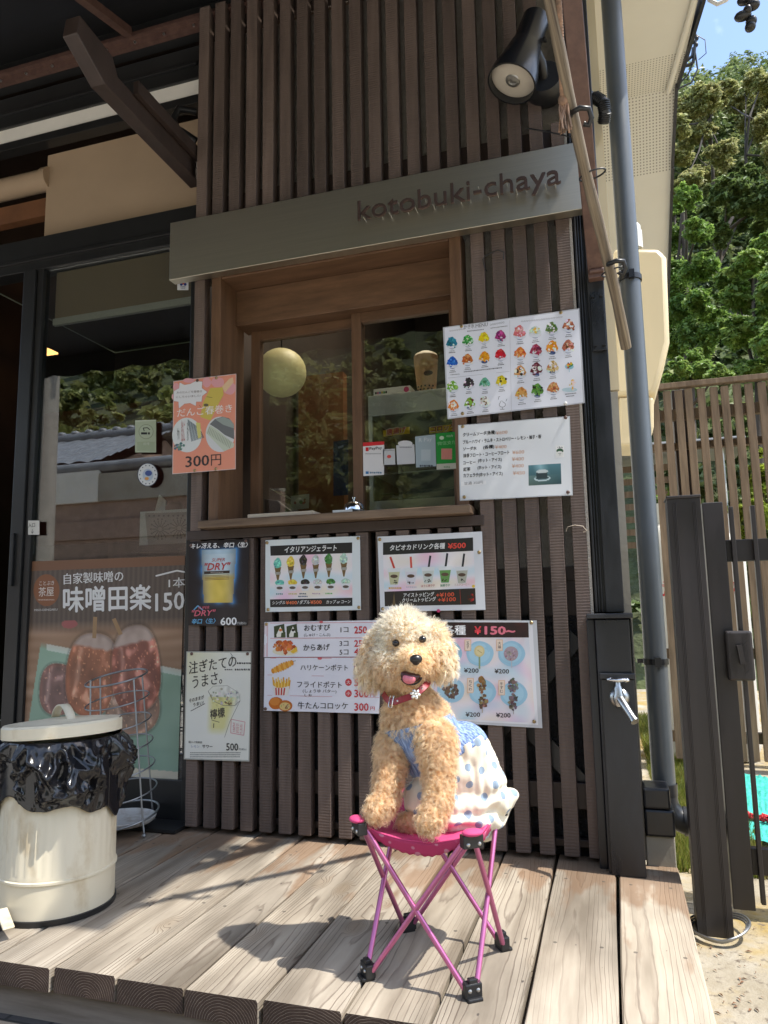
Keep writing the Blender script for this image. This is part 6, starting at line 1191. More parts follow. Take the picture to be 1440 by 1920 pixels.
for k in corners:
    x, y = FT[k]; d = Vector((x, y, 0)) - cen; d.normalize(); e = Vector((-d.y, d.x, 0))
    b = MB(); P0 = Vector((x, y, 0)); b.obox(P0 + Vector((0, 0, .017)), (d, e, (0, 0, 1)), (.0095, .0165, .012)); b.obox(P0 + Vector((0, 0, .004)) + d * .004, (d, e, (0, 0, 1)), (.0125, .0145, .0035)); b.obox(P0 + Vector((0, 0, .03)) + d * .002, (d, e, (0, 0, 1)), (.0055, .008, .006)); m_screw(b, P0 + d * .0095 + e * .008 + Vector((0, 0, .018)), d); m_screw(b, P0 + d * .0095 - e * .008 + Vector((0, 0, .018)), d)
    b.build('foot', [M['plastic'], M['chromedull']], stl, bevel=.0022)
    b = MB(); P0 = TP[k] + d * .004 + Vector((0, 0, -.011)); b.obox(P0, (d, e, (0, 0, 1)), (.0095, .020, .0115)); m_screw(b, P0 + d * .0095 + e * .011 + Vector((0, 0, -.004)), d); m_screw(b, P0 + d * .0095 - e * .011 + Vector((0, 0, -.004)), d)
    b.build('corner_joint', [M['plastic'], M['chromedull']], stl, bevel=.003)
TPo = {k: TP[k] + (TP[k] - cen - Vector((0, 0, TP[k].z))).normalized() * .014 + Vector((0, 0, .006)) for k in corners}
def seatf(u, v):
    p = (TPo['FL'] * (1 - u) + TPo['FR'] * u) * (1 - v) + (TPo['BL'] * (1 - u) + TPo['BR'] * u) * v
    edge = 4 * u * (1 - u); ev = 4 * v * (1 - v); sag = .034 * (edge ** .8) * (1 - .35 * ev) + .034 * ev ** .8 * (1 - .35 * edge)
    pull = Vector(((.5 - u) * .026 * ev, (.5 - v) * .026 * edge, 0))
    return p + pull + Vector((0, 0, -sag + .0022 * mnoise.noise((u * 7, v * 7, 3))))
b = MB(); b.grid(seatf, 40, 40); o = b.build('seat', M['pinkcloth'], stl, smooth=180); o.modifiers.new('solid', 'SOLIDIFY').thickness = .003
# scalloped hem with a pale print hanging below the seat edge, and rounded corner pockets
HM, t, p, o_ = newmat('pink_print_hem'); tcn = N(t, 'ShaderNodeTexCoord'); vo = N(t, 'ShaderNodeTexVoronoi', Scale=42); t.links.new(tcn.outputs['Object'], vo.inputs['Vector']); rp_ = N(t, 'ShaderNodeValToRGB'); rp_.color_ramp.elements[0].position = .26; rp_.color_ramp.elements[0].color = (.55, .20, .30, 1); rp_.color_ramp.elements[1].position = .30; rp_.color_ramp.elements[1].color = (.45, .03, .12, 1); t.links.new(vo.outputs['Distance'], rp_.inputs['Fac']); t.links.new(rp_.outputs['Color'], p.inputs['Base Color']); p.inputs['Roughness'].default_value = .7
b = MB()
def hem(fn):
    def g(u, v): q = Vector(fn(u)); e = 4 * u * (1 - u); return q + Vector((0, 0, -.001 - v * (.005 + .021 * e ** .8 + .0012 * math.sin(u * 90)))) + (cen - Vector((q.x, q.y, 0))) * (.10 * v * e)
    return g
for fn in (lambda u: seatf(u, 0), lambda u: seatf(1, u), lambda u: seatf(u, 1), lambda u: seatf(0, u)): b.grid(hem(fn), 60, 5)
o = b.build('hem', HM, stl, smooth=180); o.modifiers.new('solid', 'SOLIDIFY').thickness = .002
for k in corners:
    b = MB(); d = Vector((TPo[k].x, TPo[k].y, 0)) - cen; d.normalize(); b.ell(TPo[k] + Vector((0, 0, -.002)) - d * .006, (.0155, .021, .0065), 16, ax=(d, (-d.y, d.x, 0), (0, 0, 1))); b.build('corner_pocket', M['pinkcloth'], stl, smooth=180)

# ------------------------------------------------------------------ poodle
def W(u, v, y): return Vector(onY(u, v, y))
def blob_mesh(name, balls, caps, voxel, mats, parent, smooth_it=6):
    b = MB()
    for c, r in balls: b.ell(c, (r, r, r) if not hasattr(r, '__len__') else r, 20)
    for (a, ra), (c, rc) in caps:
        a = Vector(a); c = Vector(c); k = max(2, int((c - a).length / (.35 * min(ra, rc))))
        for i in range(k + 1): t = i / k; r = ra + (rc - ra) * t; b.ell(a.lerp(c, t), (r, r, r), 16)
    o = b.build(name, mats, None); m = o.modifiers.new('r', 'REMESH'); m.mode = 'VOXEL'; m.voxel_size = voxel; sm = o.modifiers.new('s', 'SMOOTH'); sm.iterations = smooth_it; sm.factor = .6
    dg = bpy.context.evaluated_depsgraph_get(); dg.update(); me = bpy.data.meshes.new_from_object(o.evaluated_get(dg)); old = o.data; o.modifiers.clear(); o.data = me; bpy.data.meshes.remove(old); me.name = name
    me.polygons.foreach_set('use_smooth', [True] * len(me.polygons)); adopt(o, parent); return o
px = 1 / 948.0
dog = thing('dog', 'happy apricot toy poodle in blue bodice and dotted trousers sitting on the pink stool', 'dog', (-.36, -.64, .27))
HD = W(759, 1196, -.655); MZ = W(775, 1240, -.705); NOSE = W(780, 1236, -.746); CHN = W(768, 1268, -.700)
EYL = W(743, 1207, -.702); EYR = W(793, 1200, -.699); MTH = W(771, 1267, -.732)
NK0 = W(757, 1262, -.635); NK1 = W(772, 1322, -.625)
SHL = W(742, 1392, -.645); SHR = W(818, 1385, -.675); 
ELL = W(731, 1440, -.672); ELR = W(823, 1452, -.695); WRL = W(722, 1500, -.70); WRR = W(822, 1500, -.715); PWL = W(706, 1518, -.722); PWR = W(806, 1538, -.742)
balls = [(HD, .047), (HD + Vector((-.004, .006, .008)), .046), (MZ, .031), (W(777, 1238, -.722), .021), (CHN, .019), (W(768, 1264, -.715), .0145), (W(735, 1240, -.668), .036), (W(798, 1234, -.664), .034), (W(752, 1250, -.68), .03),
         (W(776, 1345, -.632), .060), (W(792, 1365, -.62), .064), (W(812, 1400, -.60), .064), (W(838, 1440, -.58), .066), (W(868, 1490, -.555), .068), (PWL, .021), (PWR, .022), (W(768, 1540, -.66), .02)]
caps = [((NK0, .034), (NK1, .043)), ((SHL, .034), (ELL, .027)), ((ELL, .027), (WRL, .024)), ((WRL, .025), (PWL, .022)), ((SHR, .036), (ELR, .027)), ((ELR, .027), (WRR, .0235)), ((WRR, .0245), (PWR, .022)),
        ((W(714, 1195, -.645), .020), (W(695, 1238, -.65), .0235)), ((W(695, 1238, -.65), .0235), (W(697, 1262, -.652), .021)), ((W(812, 1185, -.64), .019), (W(828, 1220, -.643), .0215)), ((W(828, 1220, -.643), .0215), (W(831, 1246, -.648), .0185)),
        ((W(768, 1540, -.66), .02), (W(800, 1545, -.62), .024))]
SKIN = mat('apricot_skin', (.88, .68, .44), rough=.9, var=.1, vscale=(60, 60, 60))
body = blob_mesh('body', balls, caps, .0052, [SKIN], dog)
# clothes
TA_ = W(775, 1335, -.632); TB_ = W(868, 1490, -.555); AX = (TB_ - TA_).normalized()
torso = [(W(776, 1350, -.632), .068), (W(794, 1372, -.62), .073), (W(815, 1405, -.60), .073), (W(840, 1440, -.58), .074), (W(862, 1475, -.56), .074), (W(868, 1405, -.575), .058)]
SMK, t, p, o_ = newmat('smocked_blue_cotton'); ln = t.links.new
tcn = N(t, 'ShaderNodeTexCoord'); cxyz = N(t, 'ShaderNodeCombineXYZ')
a1_ = AX.cross(Vector((0, 1, 0))).normalized(); a2_ = AX.cross(a1_)
for k_, (vec, sc_) in enumerate(((a1_, 230), (a2_, 230), (AX, 30))):
    dn = N(t, 'ShaderNodeVectorMath', operation='DOT_PRODUCT'); dn.inputs[1].default_value = vec * sc_; ln(tcn.outputs['Object'], dn.inputs[0]); ln(dn.outputs['Value'], cxyz.inputs[k_])
n1_ = N(t, 'ShaderNodeTexNoise', Scale=1.0, Detail=2); ln(cxyz.outputs[0], n1_.inputs['Vector']); rr = N(t, 'ShaderNodeValToRGB'); rr.color_ramp.elements[0].position = .36; rr.color_ramp.elements[0].color = (.10, .16, .34, 1); rr.color_ramp.elements[1].position = .62; rr.color_ramp.elements[1].color = (.30, .41, .64, 1); ln(n1_.outputs['Fac'], rr.inputs['Fac']); ln(rr.outputs['Color'], p.inputs['Base Color']); p.inputs['Roughness'].default_value = .85
bp = N(t, 'ShaderNodeBump', Strength=1.0, Distance=.004); ln(n1_.outputs['Fac'], bp.inputs['Height']); ln(bp.outputs['Normal'], p.inputs['Normal'])
def cut(o, co_, no, inner=True):
    bm = bmesh.new(); bm.from_mesh(o.data); bmesh.ops.bisect_plane(bm, geom=bm.verts[:] + bm.edges[:] + bm.faces[:], plane_co=co_, plane_no=no, clear_outer=True); bm.to_mesh(o.data); bm.free()
bod = blob_mesh('bodice', torso, [], .0045, [SMK], dog, 8)
n_top = (W(640 + 320 / 3.692, 1100 + 985 / 3.692, -.66) - W(640 + 830 / 3.692, 1100 + 850 / 3.692, -.62)); n_top = n_top.cross(Vector((.25, 1, .12))).normalized()
if n_top.z < 0: n_top = -n_top
pt_top = W(726, 1368, -.66); cut(bod, pt_top, n_top)
pt_bot = W(880, 1398, -.60); nb = (W(790, 1455, -.68) - pt_bot).cross(Vector((.25, 1, .12))).normalized()
if nb.z > 0: nb = -nb
cut(bod, pt_bot + nb * .006, nb)
o = bod; o.modifiers.new('solid', 'SOLIDIFY').thickness = .003
# trousers
PAN, t, p, o_ = newmat('cream_dotted_cotton'); ln = t.links.new
at = N(t, 'ShaderNodeAttribute', attribute_name='dot'); nn_ = N(t, 'ShaderNodeTexNoise', Scale=300, Detail=2); tcn = N(t, 'ShaderNodeTexCoord'); ln(tcn.outputs['Object'], nn_.inputs['Vector'])
ad = N(t, 'ShaderNodeMath', operation='MULTIPLY_ADD'); ad.inputs[1].default_value = .0012; ln(nn_.outputs['Fac'], ad.inputs[0]); ln(at.outputs['Fac'], ad.inputs[2]); lt = N(t, 'ShaderNodeMath', operation='LESS_THAN'); lt.inputs[1].default_value = .0086; ln(ad.outputs[0], lt.inputs[0])
mp_ = N(t, 'ShaderNodeMixRGB'); mp_.inputs['Color1'].default_value = (.74, .68, .54, 1); mp_.inputs['Color2'].default_value = (.25, .33, .42, 1); ln(lt.outputs[0], mp_.inputs['Fac']); ln(mp_.outputs['Color'], p.inputs['Base Color']); p.inputs['Roughness'].default_value = .9; p.inputs['Sheen Weight'].default_value = .2
bp = N(t, 'ShaderNodeBump', Strength=.2, Distance=.001); ln(nn_.outputs['Fac'], bp.inputs['Height']); ln(bp.outputs['Normal'], p.inputs['Normal'])
pb_ = [(W(815, 1405, -.60), .070), (W(840, 1440, -.58), .072), (W(868, 1405, -.575), .056), (W(876, 1435, -.565), .060), (W(888, 1465, -.555), .066), (W(900, 1500, -.55), .058), (W(870, 1510, -.575), .064), (W(905, 1535, -.565), .040), (W(930, 1510, -.545), .036), (W(946, 1498, -.54), .027), (W(865, 1540, -.60), .036), (W(895, 1548, -.60), .030), (W(790, 1500, -.635), .036), (W(815, 1480, -.62), .05), (W(845, 1525, -.62), .038)]
pan = blob_mesh('trousers', pb_, [], .0042, [PAN], dog, 7)
cut(pan, pt_bot - nb * .006, -nb)
me = pan.data; nV = len(me.vertices); P = np.empty(nV * 3, np.float32); me.vertices.foreach_get('co', P); P = P.reshape(-1, 3); NN = np.empty(nV * 3, np.float32); me.vertices.foreach_get('normal', NN); NN = NN.reshape(-1, 3)
seeds = []
for i in rs.permutation(nV):
    if all(np.linalg.norm(P[i] - q) > .0285 for q in seeds): seeds.append(P[i].copy())
sd_ = np.array(seeds); dist = np.min(np.linalg.norm(P[:, None, :] - sd_[None], axis=2), axis=1)
me.attributes.new('dot', 'FLOAT', 'POINT').data.foreach_set('value', dist.astype(np.float32))
hem_c = np.array(W(915, 1560, -.57)); top_c = np.array(W(850, 1405, -.58))
dP = np.zeros(nV)
for i in range(nV):
    q = P[i]; k = np.clip((.375 - q[2]) / .10, 0, 1); fold = mnoise.noise(((q[0] + q[1] * .6) * 62 + q[2] * 8, (q[2]) * 18, 2)); tuck = math.sin((q[2] * 150 + 30 * (q[0] + .3)) + 3 * mnoise.noise(q * 22)); topf = abs(mnoise.noise(((q[0] - q[1]) * 110, q[2] * 14, 5)))
    dP[i] = (1 - k) * (.0075 * fold + .006 * topf) + k * (.0085 * tuck * (.35 + abs(mnoise.noise(q * 14)) * 1.4) * .8 + .005 * fold)
P2 = P + NN * dP[:, None]; me.vertices.foreach_set('co', P2.astype(np.float32).ravel()); me.update(); pan.modifiers.new('solid', 'SOLIDIFY').thickness = .002
# armhole trims
TRIM = mat('cream_trim', (.72, .66, .54), rough=.9)
tr = [W(640 + x / 3.692, 1100 + y / 3.692, yy) for x, y, yy in ((575, 1030, -.712), (545, 1050, -.708), (538, 1090, -.706), (548, 1140, -.705), (560, 1180, -.7))]; MB().tube([p_ + Vector((0, .006, 0)) for p_ in tr], .0038, 8).build('armhole_trim', TRIM, dog, smooth=180)
tr2 = [W(640 + x / 3.692, 1100 + y / 3.692, yy) for x, y, yy in ((820, 860, -.665), (836, 930, -.668), (832, 1000, -.672), (822, 1050, -.67))]; # face
BLK = mat('nose_black', (.012, .010, .010), rough=.28, var=.3, vscale=(300, 300, 300), bump=.3, bscale=(700, 700, 700), bdist=.0006)
fx = (NOSE - HD).normalized(); rx = fx.cross(Vector((0, 0, 1))).normalized(); ux = rx.cross(fx)
b = MB(); b.ell(NOSE, (.0125, .0095, .0092), 18, ax=(rx, fx, ux)); b.ell(NOSE - ux * .005, (.008, .008, .007), 14, ax=(rx, fx, ux)); b.build('nose', BLK, dog, smooth=180)
EYE = mat('dark_eye', (.010, .006, .004), rough=.08, var=.05, spec=.5, coat=.3)
for e_ in (EYL, EYR):
    b = MB(); b.ell(e_ - fx * .0036, (.0078, .0078, .0074), 20); b.build('eye', EYE, dog, smooth=180)
mr = Matrix.Rotation(math.radians(-12), 3, fx)
mrx = mr @ rx; mux = mr @ ux
def flat_top(b, h0):
    for i, v in enumerate(b.v):
        h = (Vector(v) - MTH).dot(mux)
        if h > h0: b.v[i] = tuple(Vector(v) - mux * (h - h0) * .85)
b = MB(); b.ell(MTH + fx * -.004 - mux * .001, (.0205, .0105, .0155), 18, ax=(mrx, fx, mux)); flat_top(b, .0025); b.build('mouth', mat('mouth_dark', (.045, .012, .014), rough=.35, var=.3, vscale=(200, 200, 200)), dog, smooth=180)
b = MB(); b.ell(MTH - mux * .0055 + fx * .003 + mrx * .0035, (.0135, .0088, .0106), 18, ax=(mrx, fx, mux)); flat_top(b, .0005); b.build('tongue', mat('tongue_pink', (.60, .17, .22), rough=.3, var=.12, vscale=(150, 150, 150), bump=.2, bscale=(900, 900, 900), bdist=.0005), dog, smooth=180)
lip = [MTH + fx * .002 + mrx * (.0205 * math.cos(a)) + mux * (.0172 * math.sin(a)) for a in np.linspace(math.radians(178), math.radians(330), 14)]
MB().tube(lip, .002, 8).build('lip', BLK, dog, smooth=180)
# collar
CL = [W(640 + x / 3.692, 1100 + y / 3.692, yy) for x, y, yy in ((296, 742, -.66), (320, 780, -.684), (365, 798, -.702), (430, 778, -.712), (500, 752, -.714), (555, 712, -.705), (590, 676, -.688), (600, 655, -.66))]
def strip(pts, wd, th, m):
    b = MB(); pts = [Vector(p) for p in pts]; n = 40; P = []
    for i in range(n + 1):
        t = i / n * (len(pts) - 1); k = min(int(t), len(pts) - 2); f = t - k; p0, p1, p2, p3 = pts[max(k - 1, 0)], pts[k], pts[k + 1], pts[min(k + 2, len(pts) - 1)]
        P.append(.5 * ((2 * p1) + (p2 - p0) * f + (2 * p0 - 5 * p1 + 4 * p2 - p3) * f * f + (3 * p1 - p0 - 3 * p2 + p3) * f ** 3))
    vs = []
    for i in range(n + 1):
        T = (P[min(i + 1, n)] - P[max(i - 1, 0)]).normalized(); nrm = (P[i] - NK1); nrm -= T * nrm.dot(T); nrm.normalize(); up = nrm.cross(T).normalized()
        for a, c in ((-1, 0), (1, 0), (1, 1), (-1, 1)): vs.append(P[i] + up * a * wd / 2 + nrm * c * th)
    b.add(vs, [(4 * i + j, 4 * i + (j + 1) % 4, 4 * i + 4 + (j + 1) % 4, 4 * i + 4 + j) for i in range(n) for j in range(4)]); return b, P
cb, CP = strip(CL, .0125, .003, 0)
clr = cb.build('collar', mat('red_leather', (.26, .018, .026), rough=.4, var=.15, vscale=(120, 120, 120), bump=.2, bscale=(600, 600, 600), bdist=.0006), dog, bevel=.001, smooth=40)
for i in (14, 29, 36):
    nrm = (CP[i] - NK1).normalized(); MB().lathe([(0, .0045), (.0016, .004), (.0022, .003)], 10, CP[i], nrm).build('rivet', M['chrome'], clr, smooth=60)
b = MB(); bkp = CP[10]; nrm = (bkp - NK1).normalized(); Tn = (CP[11] - CP[9]).normalized(); upn = nrm.cross(Tn); b.tube([bkp + nrm * .004 + Tn * (.006 * a) + upn * (.012 * c_) for a, c_ in ((-1, -1), (1, -1), (1, 1), (-1, 1))], .0012, 8, closed=True)
b.build('buckle', M['chrome'], clr, smooth=60)
fp = W(640 + 512 / 3.692, 1100 + 744 / 3.692, -.722); fn2 = (fp - NK1).normalized(); fe = fn2.cross(Vector((0, 0, 1))).normalized(); fu = fe.cross(fn2)
b = MB()
for k in range(6): a = k * math.pi / 3 + .2; b.ell(fp + (fe * math.cos(a) + fu * math.sin(a)) * .0062, (.0046, .0034, .0018), 12, ax=(fe * math.cos(a) + fu * math.sin(a), fu * math.cos(a) - fe * math.sin(a), fn2))
b.ell(fp + fn2 * .001, (.003, .003, .0022), 10, ax=(fe, fu, fn2)); b.build('flower_charm', mat('silver_charm', (.72, .68, .6), rough=.28, metal=.7, var=.1), clr, smooth=180)

# fur: curled locks, one mesh
me = body.data; me.calc_loop_triangles(); nv = len(me.vertices)
P = np.empty(nv * 3, np.float32); me.vertices.foreach_get('co', P); P = P.reshape(-1, 3).astype(float); Nn = np.empty(nv * 3, np.float32); me.vertices.foreach_get('normal', Nn); Nn = Nn.reshape(-1, 3).astype(float)
T = np.array([t_.vertices[:] for t_ in me.loop_triangles]); A = np.linalg.norm(np.cross(P[T[:, 1]] - P[T[:, 0]], P[T[:, 2]] - P[T[:, 0]]), axis=1); A /= A.sum()
NF = 150000
ti = rs.choice(len(T), NF, p=A); r1 = np.sqrt(rs.rand(NF, 1)); r2 = rs.rand(NF, 1)
w0, w1, w2 = 1 - r1, r1 * (1 - r2), r1 * r2
R0 = w0 * P[T[ti, 0]] + w1 * P[T[ti, 1]] + w2 * P[T[ti, 2]]; RN = w0 * Nn[T[ti, 0]] + w1 * Nn[T[ti, 1]] + w2 * Nn[T[ti, 2]]; RN /= np.linalg.norm(RN, axis=1, keepdims=True) + 1e-9
def dist_to(c): return np.linalg.norm(R0 - np.array(c), axis=1)
hd = dist_to(HD); headness = np.clip(1 - (hd - .062) / .03, 0, 1); headness[R0[:, 2] < CHN.z - .022] = 0
earL = np.minimum(dist_to(W(694, 1240, -.648)), dist_to(W(695, 1262, -.65))); earR = np.minimum(dist_to(W(829, 1220, -.64)), dist_to(W(832, 1246, -.645))); ear = np.clip(1.6 - np.minimum(earL, earR) / .024, 0, 1)
muz = np.clip(1.5 - dist_to(MZ) / .032, 0, 1)
keep = (dist_to(NOSE) > .0125) & (dist_to(EYL) > .0072) & (dist_to(EYR) > .0072)
mm = np.array([(R0 - np.array(MTH)) @ np.array(mrx), (R0 - np.array(MTH)) @ np.array(fx), (R0 - np.array(MTH)) @ np.array(mux)])
keep &= (((mm[0] / .0205) ** 2 + (mm[1] / .02) ** 2 + (mm[2] / .0165) ** 2) > 1) | (mm[2] > .0045)
# skip what the clothes cover
tor = np.min([np.linalg.norm(R0 - np.array(c), axis=1) / r for c, r in torso], axis=0)
below = ((R0 - np.array(pt_top)) @ np.array(n_top)) < -.004
legd = np.full(NF, 9.0)
def segd(a, c):
    a = np.array(a); c = np.array(c); d = c - a; t_ = np.clip(((R0 - a) @ d) / (d @ d), 0, 1); return np.linalg.norm(R0 - a - t_[:, None] * d, axis=1)
for a, c, r in ((SHL, ELL, .036), (ELL, WRL, .030), (WRL, PWL, .027), (SHR, ELR, .041), (ELR, WRR, .033), (WRR, PWR, .028)): legd = np.minimum(legd, segd(a, c) / r)
hind = dist_to(W(768, 1540, -.66)) < .03
keep &= ~(below & (tor < 1.0) & (legd > 1.02) & ~hind); keep &= ~(below & (R0[:, 0] > W(866, 1470, -.60).x) & (legd > 1.02) & ~hind)
R0, RN, headness, ear, muz, hd, below, legd = [x[keep] for x in (R0, RN, headness, ear, muz, hd, below, legd)]; NF = len(R0)
# clump guides: every strand follows the curl of its lock
NG = 9000; gi = rs.choice(NF, NG, replace=False); G = R0[gi]
own = np.empty(NF, int)
for i in range(0, NF, 4000): own[i:i + 4000] = np.argmin(np.linalg.norm(R0[i:i + 4000, None, :] - G[None], axis=2), axis=1)
gph = rs.uniform(0, 6.28, NG)[own]; gfr = rs.uniform(.75, 1.3, NG)[own] * 6.283; glen = rs.uniform(.75, 1.25, NG)[own]; gsgn = rs.choice([-1, 1], NG)[own]; gt = rs.normal(0, .32, (NG, 3))[own] + rs.normal(0, .10, (NF, 3)); gcol = rs.uniform(-1, 1, NG)[own]
down = np.array([0, -.12, -1.0]); grav = np.where(headness > .3, .35, .75)[:, None]; grav = np.where(ear[:, None] > .4, 1.1, grav)
mzd = R0 - np.array(NOSE); mzd /= np.linalg.norm(mzd, axis=1, keepdims=True) + 1e-9
D = RN + grav * down * .75 + gt * .8; D += muz[:, None] * mzd * 1.1
top = np.clip((R0[:, 2] - HD.z - .01) / .03, 0, 1) * (headness > .3); D += top[:, None] * (RN * 1.2 + np.array([0, 0, .5])); D /= np.linalg.norm(D, axis=1, keepdims=True)
Lh = np.where(headness > .3, .0165, .0150) * glen * rs.uniform(.6, 1.3, NF); Lh = np.where(ear > .4, .021 * glen, Lh); Lh = np.where((headness < .3) & (legd < 1.6) & (R0[:, 2] < ELL.z + .03), Lh * .78, Lh); Lh *= (1 - .36 * muz); Lh = np.where(top > .2, Lh * 1.15, Lh)
eyed = np.minimum(np.linalg.norm(R0 - np.array(EYL), axis=1), np.linalg.norm(R0 - np.array(EYR), axis=1)); Lh *= np.clip((eyed - .006) / .02, .22, 1)
md_ = np.linalg.norm(R0 - np.array(MTH), axis=1); Lh *= np.clip((md_ - .010) / .02, .3, 1); Lh *= np.clip((np.linalg.norm(R0 - np.array(NOSE), axis=1) - .008) / .018, .3, 1)
X = np.cross(D, RN + .3); X /= np.linalg.norm(X, axis=1, keepdims=True) + 1e-9; Y = np.cross(D, X)
curl = np.where(headness > .3, .0015, .0036); curl = np.where(ear > .4, .0032, curl) * (1 - .75 * muz) * (1 - .5 * top); K = 9
gro = G[own] - R0
pts = np.empty((NF, K, 3))
for k in range(K):
    t_ = k / (K - 1); a = gph + gsgn * gfr * 1.25 * t_; rad = curl * (t_ ** .6)
    pts[:, k] = R0 - RN * .002 + D * (Lh * t_)[:, None] + gro * (.62 * t_ ** .8) * .55 + X * (rad * (np.cos(a) - np.cos(gph) * (1 - t_)))[:, None] + Y * (rad * (np.sin(a) - np.sin(gph) * (1 - t_)))[:, None] + down * (grav * (Lh * .38 * t_ * t_)[:, None])
pts[:, :, :] += rs.normal(0, .00022, pts.shape)
wid = (.00042 * rs.uniform(.7, 1.25, NF))[:, None] * np.array([1, 1, 1, 1, .9, .8, .65, .45, .1])[None]
tg_ = np.gradient(pts, axis=1); tg_ /= np.linalg.norm(tg_, axis=2, keepdims=True) + 1e-9
e1 = np.cross(tg_, RN[:, None, :] + .01); e1 /= np.linalg.norm(e1, axis=2, keepdims=True) + 1e-9; e2 = np.cross(tg_, e1)
tw = (gph[:, None] + np.linspace(0, 2.2, K)[None])[..., None]; sd2 = e1 * np.cos(tw) + e2 * np.sin(tw); vs = np.stack([pts + wid[..., None] * sd2, pts - wid[..., None] * sd2], axis=2).reshape(-1, 3)
base = np.arange(NF)[:, None] * K * 2 + np.arange(K - 1)[None, :] * 2
idx = np.stack([base, base + 1, base + 3, base + 2], axis=-1).reshape(-1)
cb_ = np.array([.977, .82, .595]); ch = np.array([.995, .945, .845]); cm = np.array([.975, .82, .58])
hh = np.clip(headness, 0, 1)[:, None]; C0 = cb_ * (1 - hh) + ch * hh; C0 = C0 * (1 - .6 * muz[:, None]) + cm * .6 * muz[:, None]; C0 = np.where(ear[:, None] > .4, np.array([.98, .89, .74]), C0)
eyem = np.clip(1 - eyed / .022, 0, 1)[:, None]; C0 = C0 * (1 - .35 * eyem) + np.array([.5, .3, .13]) * .35 * eyem
C0 = C0 * (.95 + .10 * gcol[:, None] + rs.uniform(-.06, .06, (NF, 1))); C0 = np.clip(C0, 0, .99)
cv = np.repeat(C0, K * 2, 0)
FURM = m_attr('curly_fur', rough=.6, translucent=.6, spec=.2)
fastmesh('fur', vs, 4, idx, FURM, dog, colr=cv)
# ------------------------------------------------------------------ cables in the sky
b = MB(); c0 = onY(1400, 8, -.1); 
for k in range(9):
    p = onY(1402 + 10 * math.sin(k * 1.9), -30 + 10 * k, -.1 + .01 * math.sin(k)); b.ell(p, (.017 + .006 * math.sin(k * 2.3), .017, .013), 12)
for k in range(26):
    t = k / 25; p = np.array([c0[0] - .03 - .26 * t, c0[1] - .66 * t, c0[2] + .12 + .40 * t]); b.ell(p + np.array([.03 * math.sin(k * 1.7), .02 * math.cos(k * 2.1), .02 * math.sin(k)]), (.034, .03, .03), 10)  # unseen lumps added up to the eave corner to ripple its deck shadow
tag(b.build('cable_bundle', M['plastic'], smooth=60), 'black taped cable bundle hanging at the top right against the sky', 'cable bundle')
b = MB(); b.tube([onY(u, v, 0) for u, v in ((1325, -30), (1330, 0), (1345, 8), (1362, 0), (1380, -20))], .006, 8); tag(b.build('white_cable', M['white'], smooth=60), 'white cable loop beside the black cable bundle', 'cable')
b = MB(); E0 = onY(1266, 120, 1.35)
def wire(pts, r=.004): b.tube([onY(u, v, 1.3) for u, v in pts], r, 6)
wire([(1278, 118), (1290, 112), (1298, 105), (1300, 90)], .008); wire([(1278, 124), (1292, 122), (1300, 116), (1304, 75)], .008); wire([(1304, 75), (1303, 110), (1290, 140), (1262, 168)]); wire([(1304, 100), (1308, 130), (1296, 155), (1264, 170)]); wire([(1300, 62), (1322, 75), (1324, 100), (1310, 112)], .002)
for u, v in ((1302, 66), (1306, 72), (1300, 78), (1305, 84)): b.ell(onY(u, v, 1.3), (.011, .011, .012), 8)
tag(b.build('service_wires', M['plastic'], smooth=60), 'thin dark service wires looping at the edge of the eave', 'wires')

# ------------------------------------------------------------------ trees and hillside
def foliage(name, centers, radii, n, leaf, cols, parent=None, flat=.35, squash=.8, aspect=2.0, clump=26, sub=7):
    centers = np.array(centers, float); radii = np.array(radii, float)
    if sub:
        k_ = sub; c2 = np.repeat(centers, k_, 0); r2 = np.repeat(radii, k_); dd = rs.normal(size=c2.shape); dd /= np.linalg.norm(dd, axis=1, keepdims=True); dd *= (r2 * rs.uniform(.25, .85, len(r2)))[:, None]; dd[:, 2] *= .75
        centers = c2 + dd; radii = r2 * rs.uniform(.32, .62, len(r2))
    w_ = radii ** 2.2; w_ /= w_.sum(); nc = max(6, n // clump)
    bi = rs.choice(len(centers), nc, p=w_); d = rs.normal(size=(nc, 3)); d /= np.linalg.norm(d, axis=1, keepdims=True); rr = radii[bi] * (rs.rand(nc) ** .38) * rs.uniform(.75, 1.18, nc); cc = centers[bi] + d * rr[:, None] * np.array([1, 1, squash])
    cr = radii[bi] * rs.uniform(.13, .26, nc); ci = rs.randint(0, nc, n); off = rs.normal(size=(n, 3)) * cr[ci][:, None] * np.array([.7, .7, flat]); p = cc[ci] + off
    up = rs.normal(size=(n, 3)) * .55 + np.array([0, -.1, .8]) + d[ci] * .5; up /= np.linalg.norm(up, axis=1, keepdims=True); a = np.cross(up, rs.normal(size=(n, 3))); a /= np.linalg.norm(a, axis=1, keepdims=True); q = np.cross(up, a)
    s_ = leaf * rs.uniform(.6, 1.3, n)[:, None]
    vs = np.stack([p - a * s_ * aspect / 2, p + q * s_ / 2, p + a * s_ * aspect / 2, p - q * s_ / 2], 1); vs[:, 1] += up * s_ * .15; vs[:, 3] += up * s_ * .15
    tone = rs.uniform(.72, 1.28, nc)[ci]; hue = rs.rand(nc)[ci][:, None]; C = np.array(cols[0]) * (1 - hue) + np.array(cols[1]) * hue; C = C * (tone * rs.uniform(.75, 1.25, n))[:, None]
    return fastmesh(name, vs.reshape(-1, 3), 4, np.arange(4 * n), M['leaf'], parent, np.repeat(C, 4, 0), smooth=False)
TREES = 'trees on the hillside behind the fence'
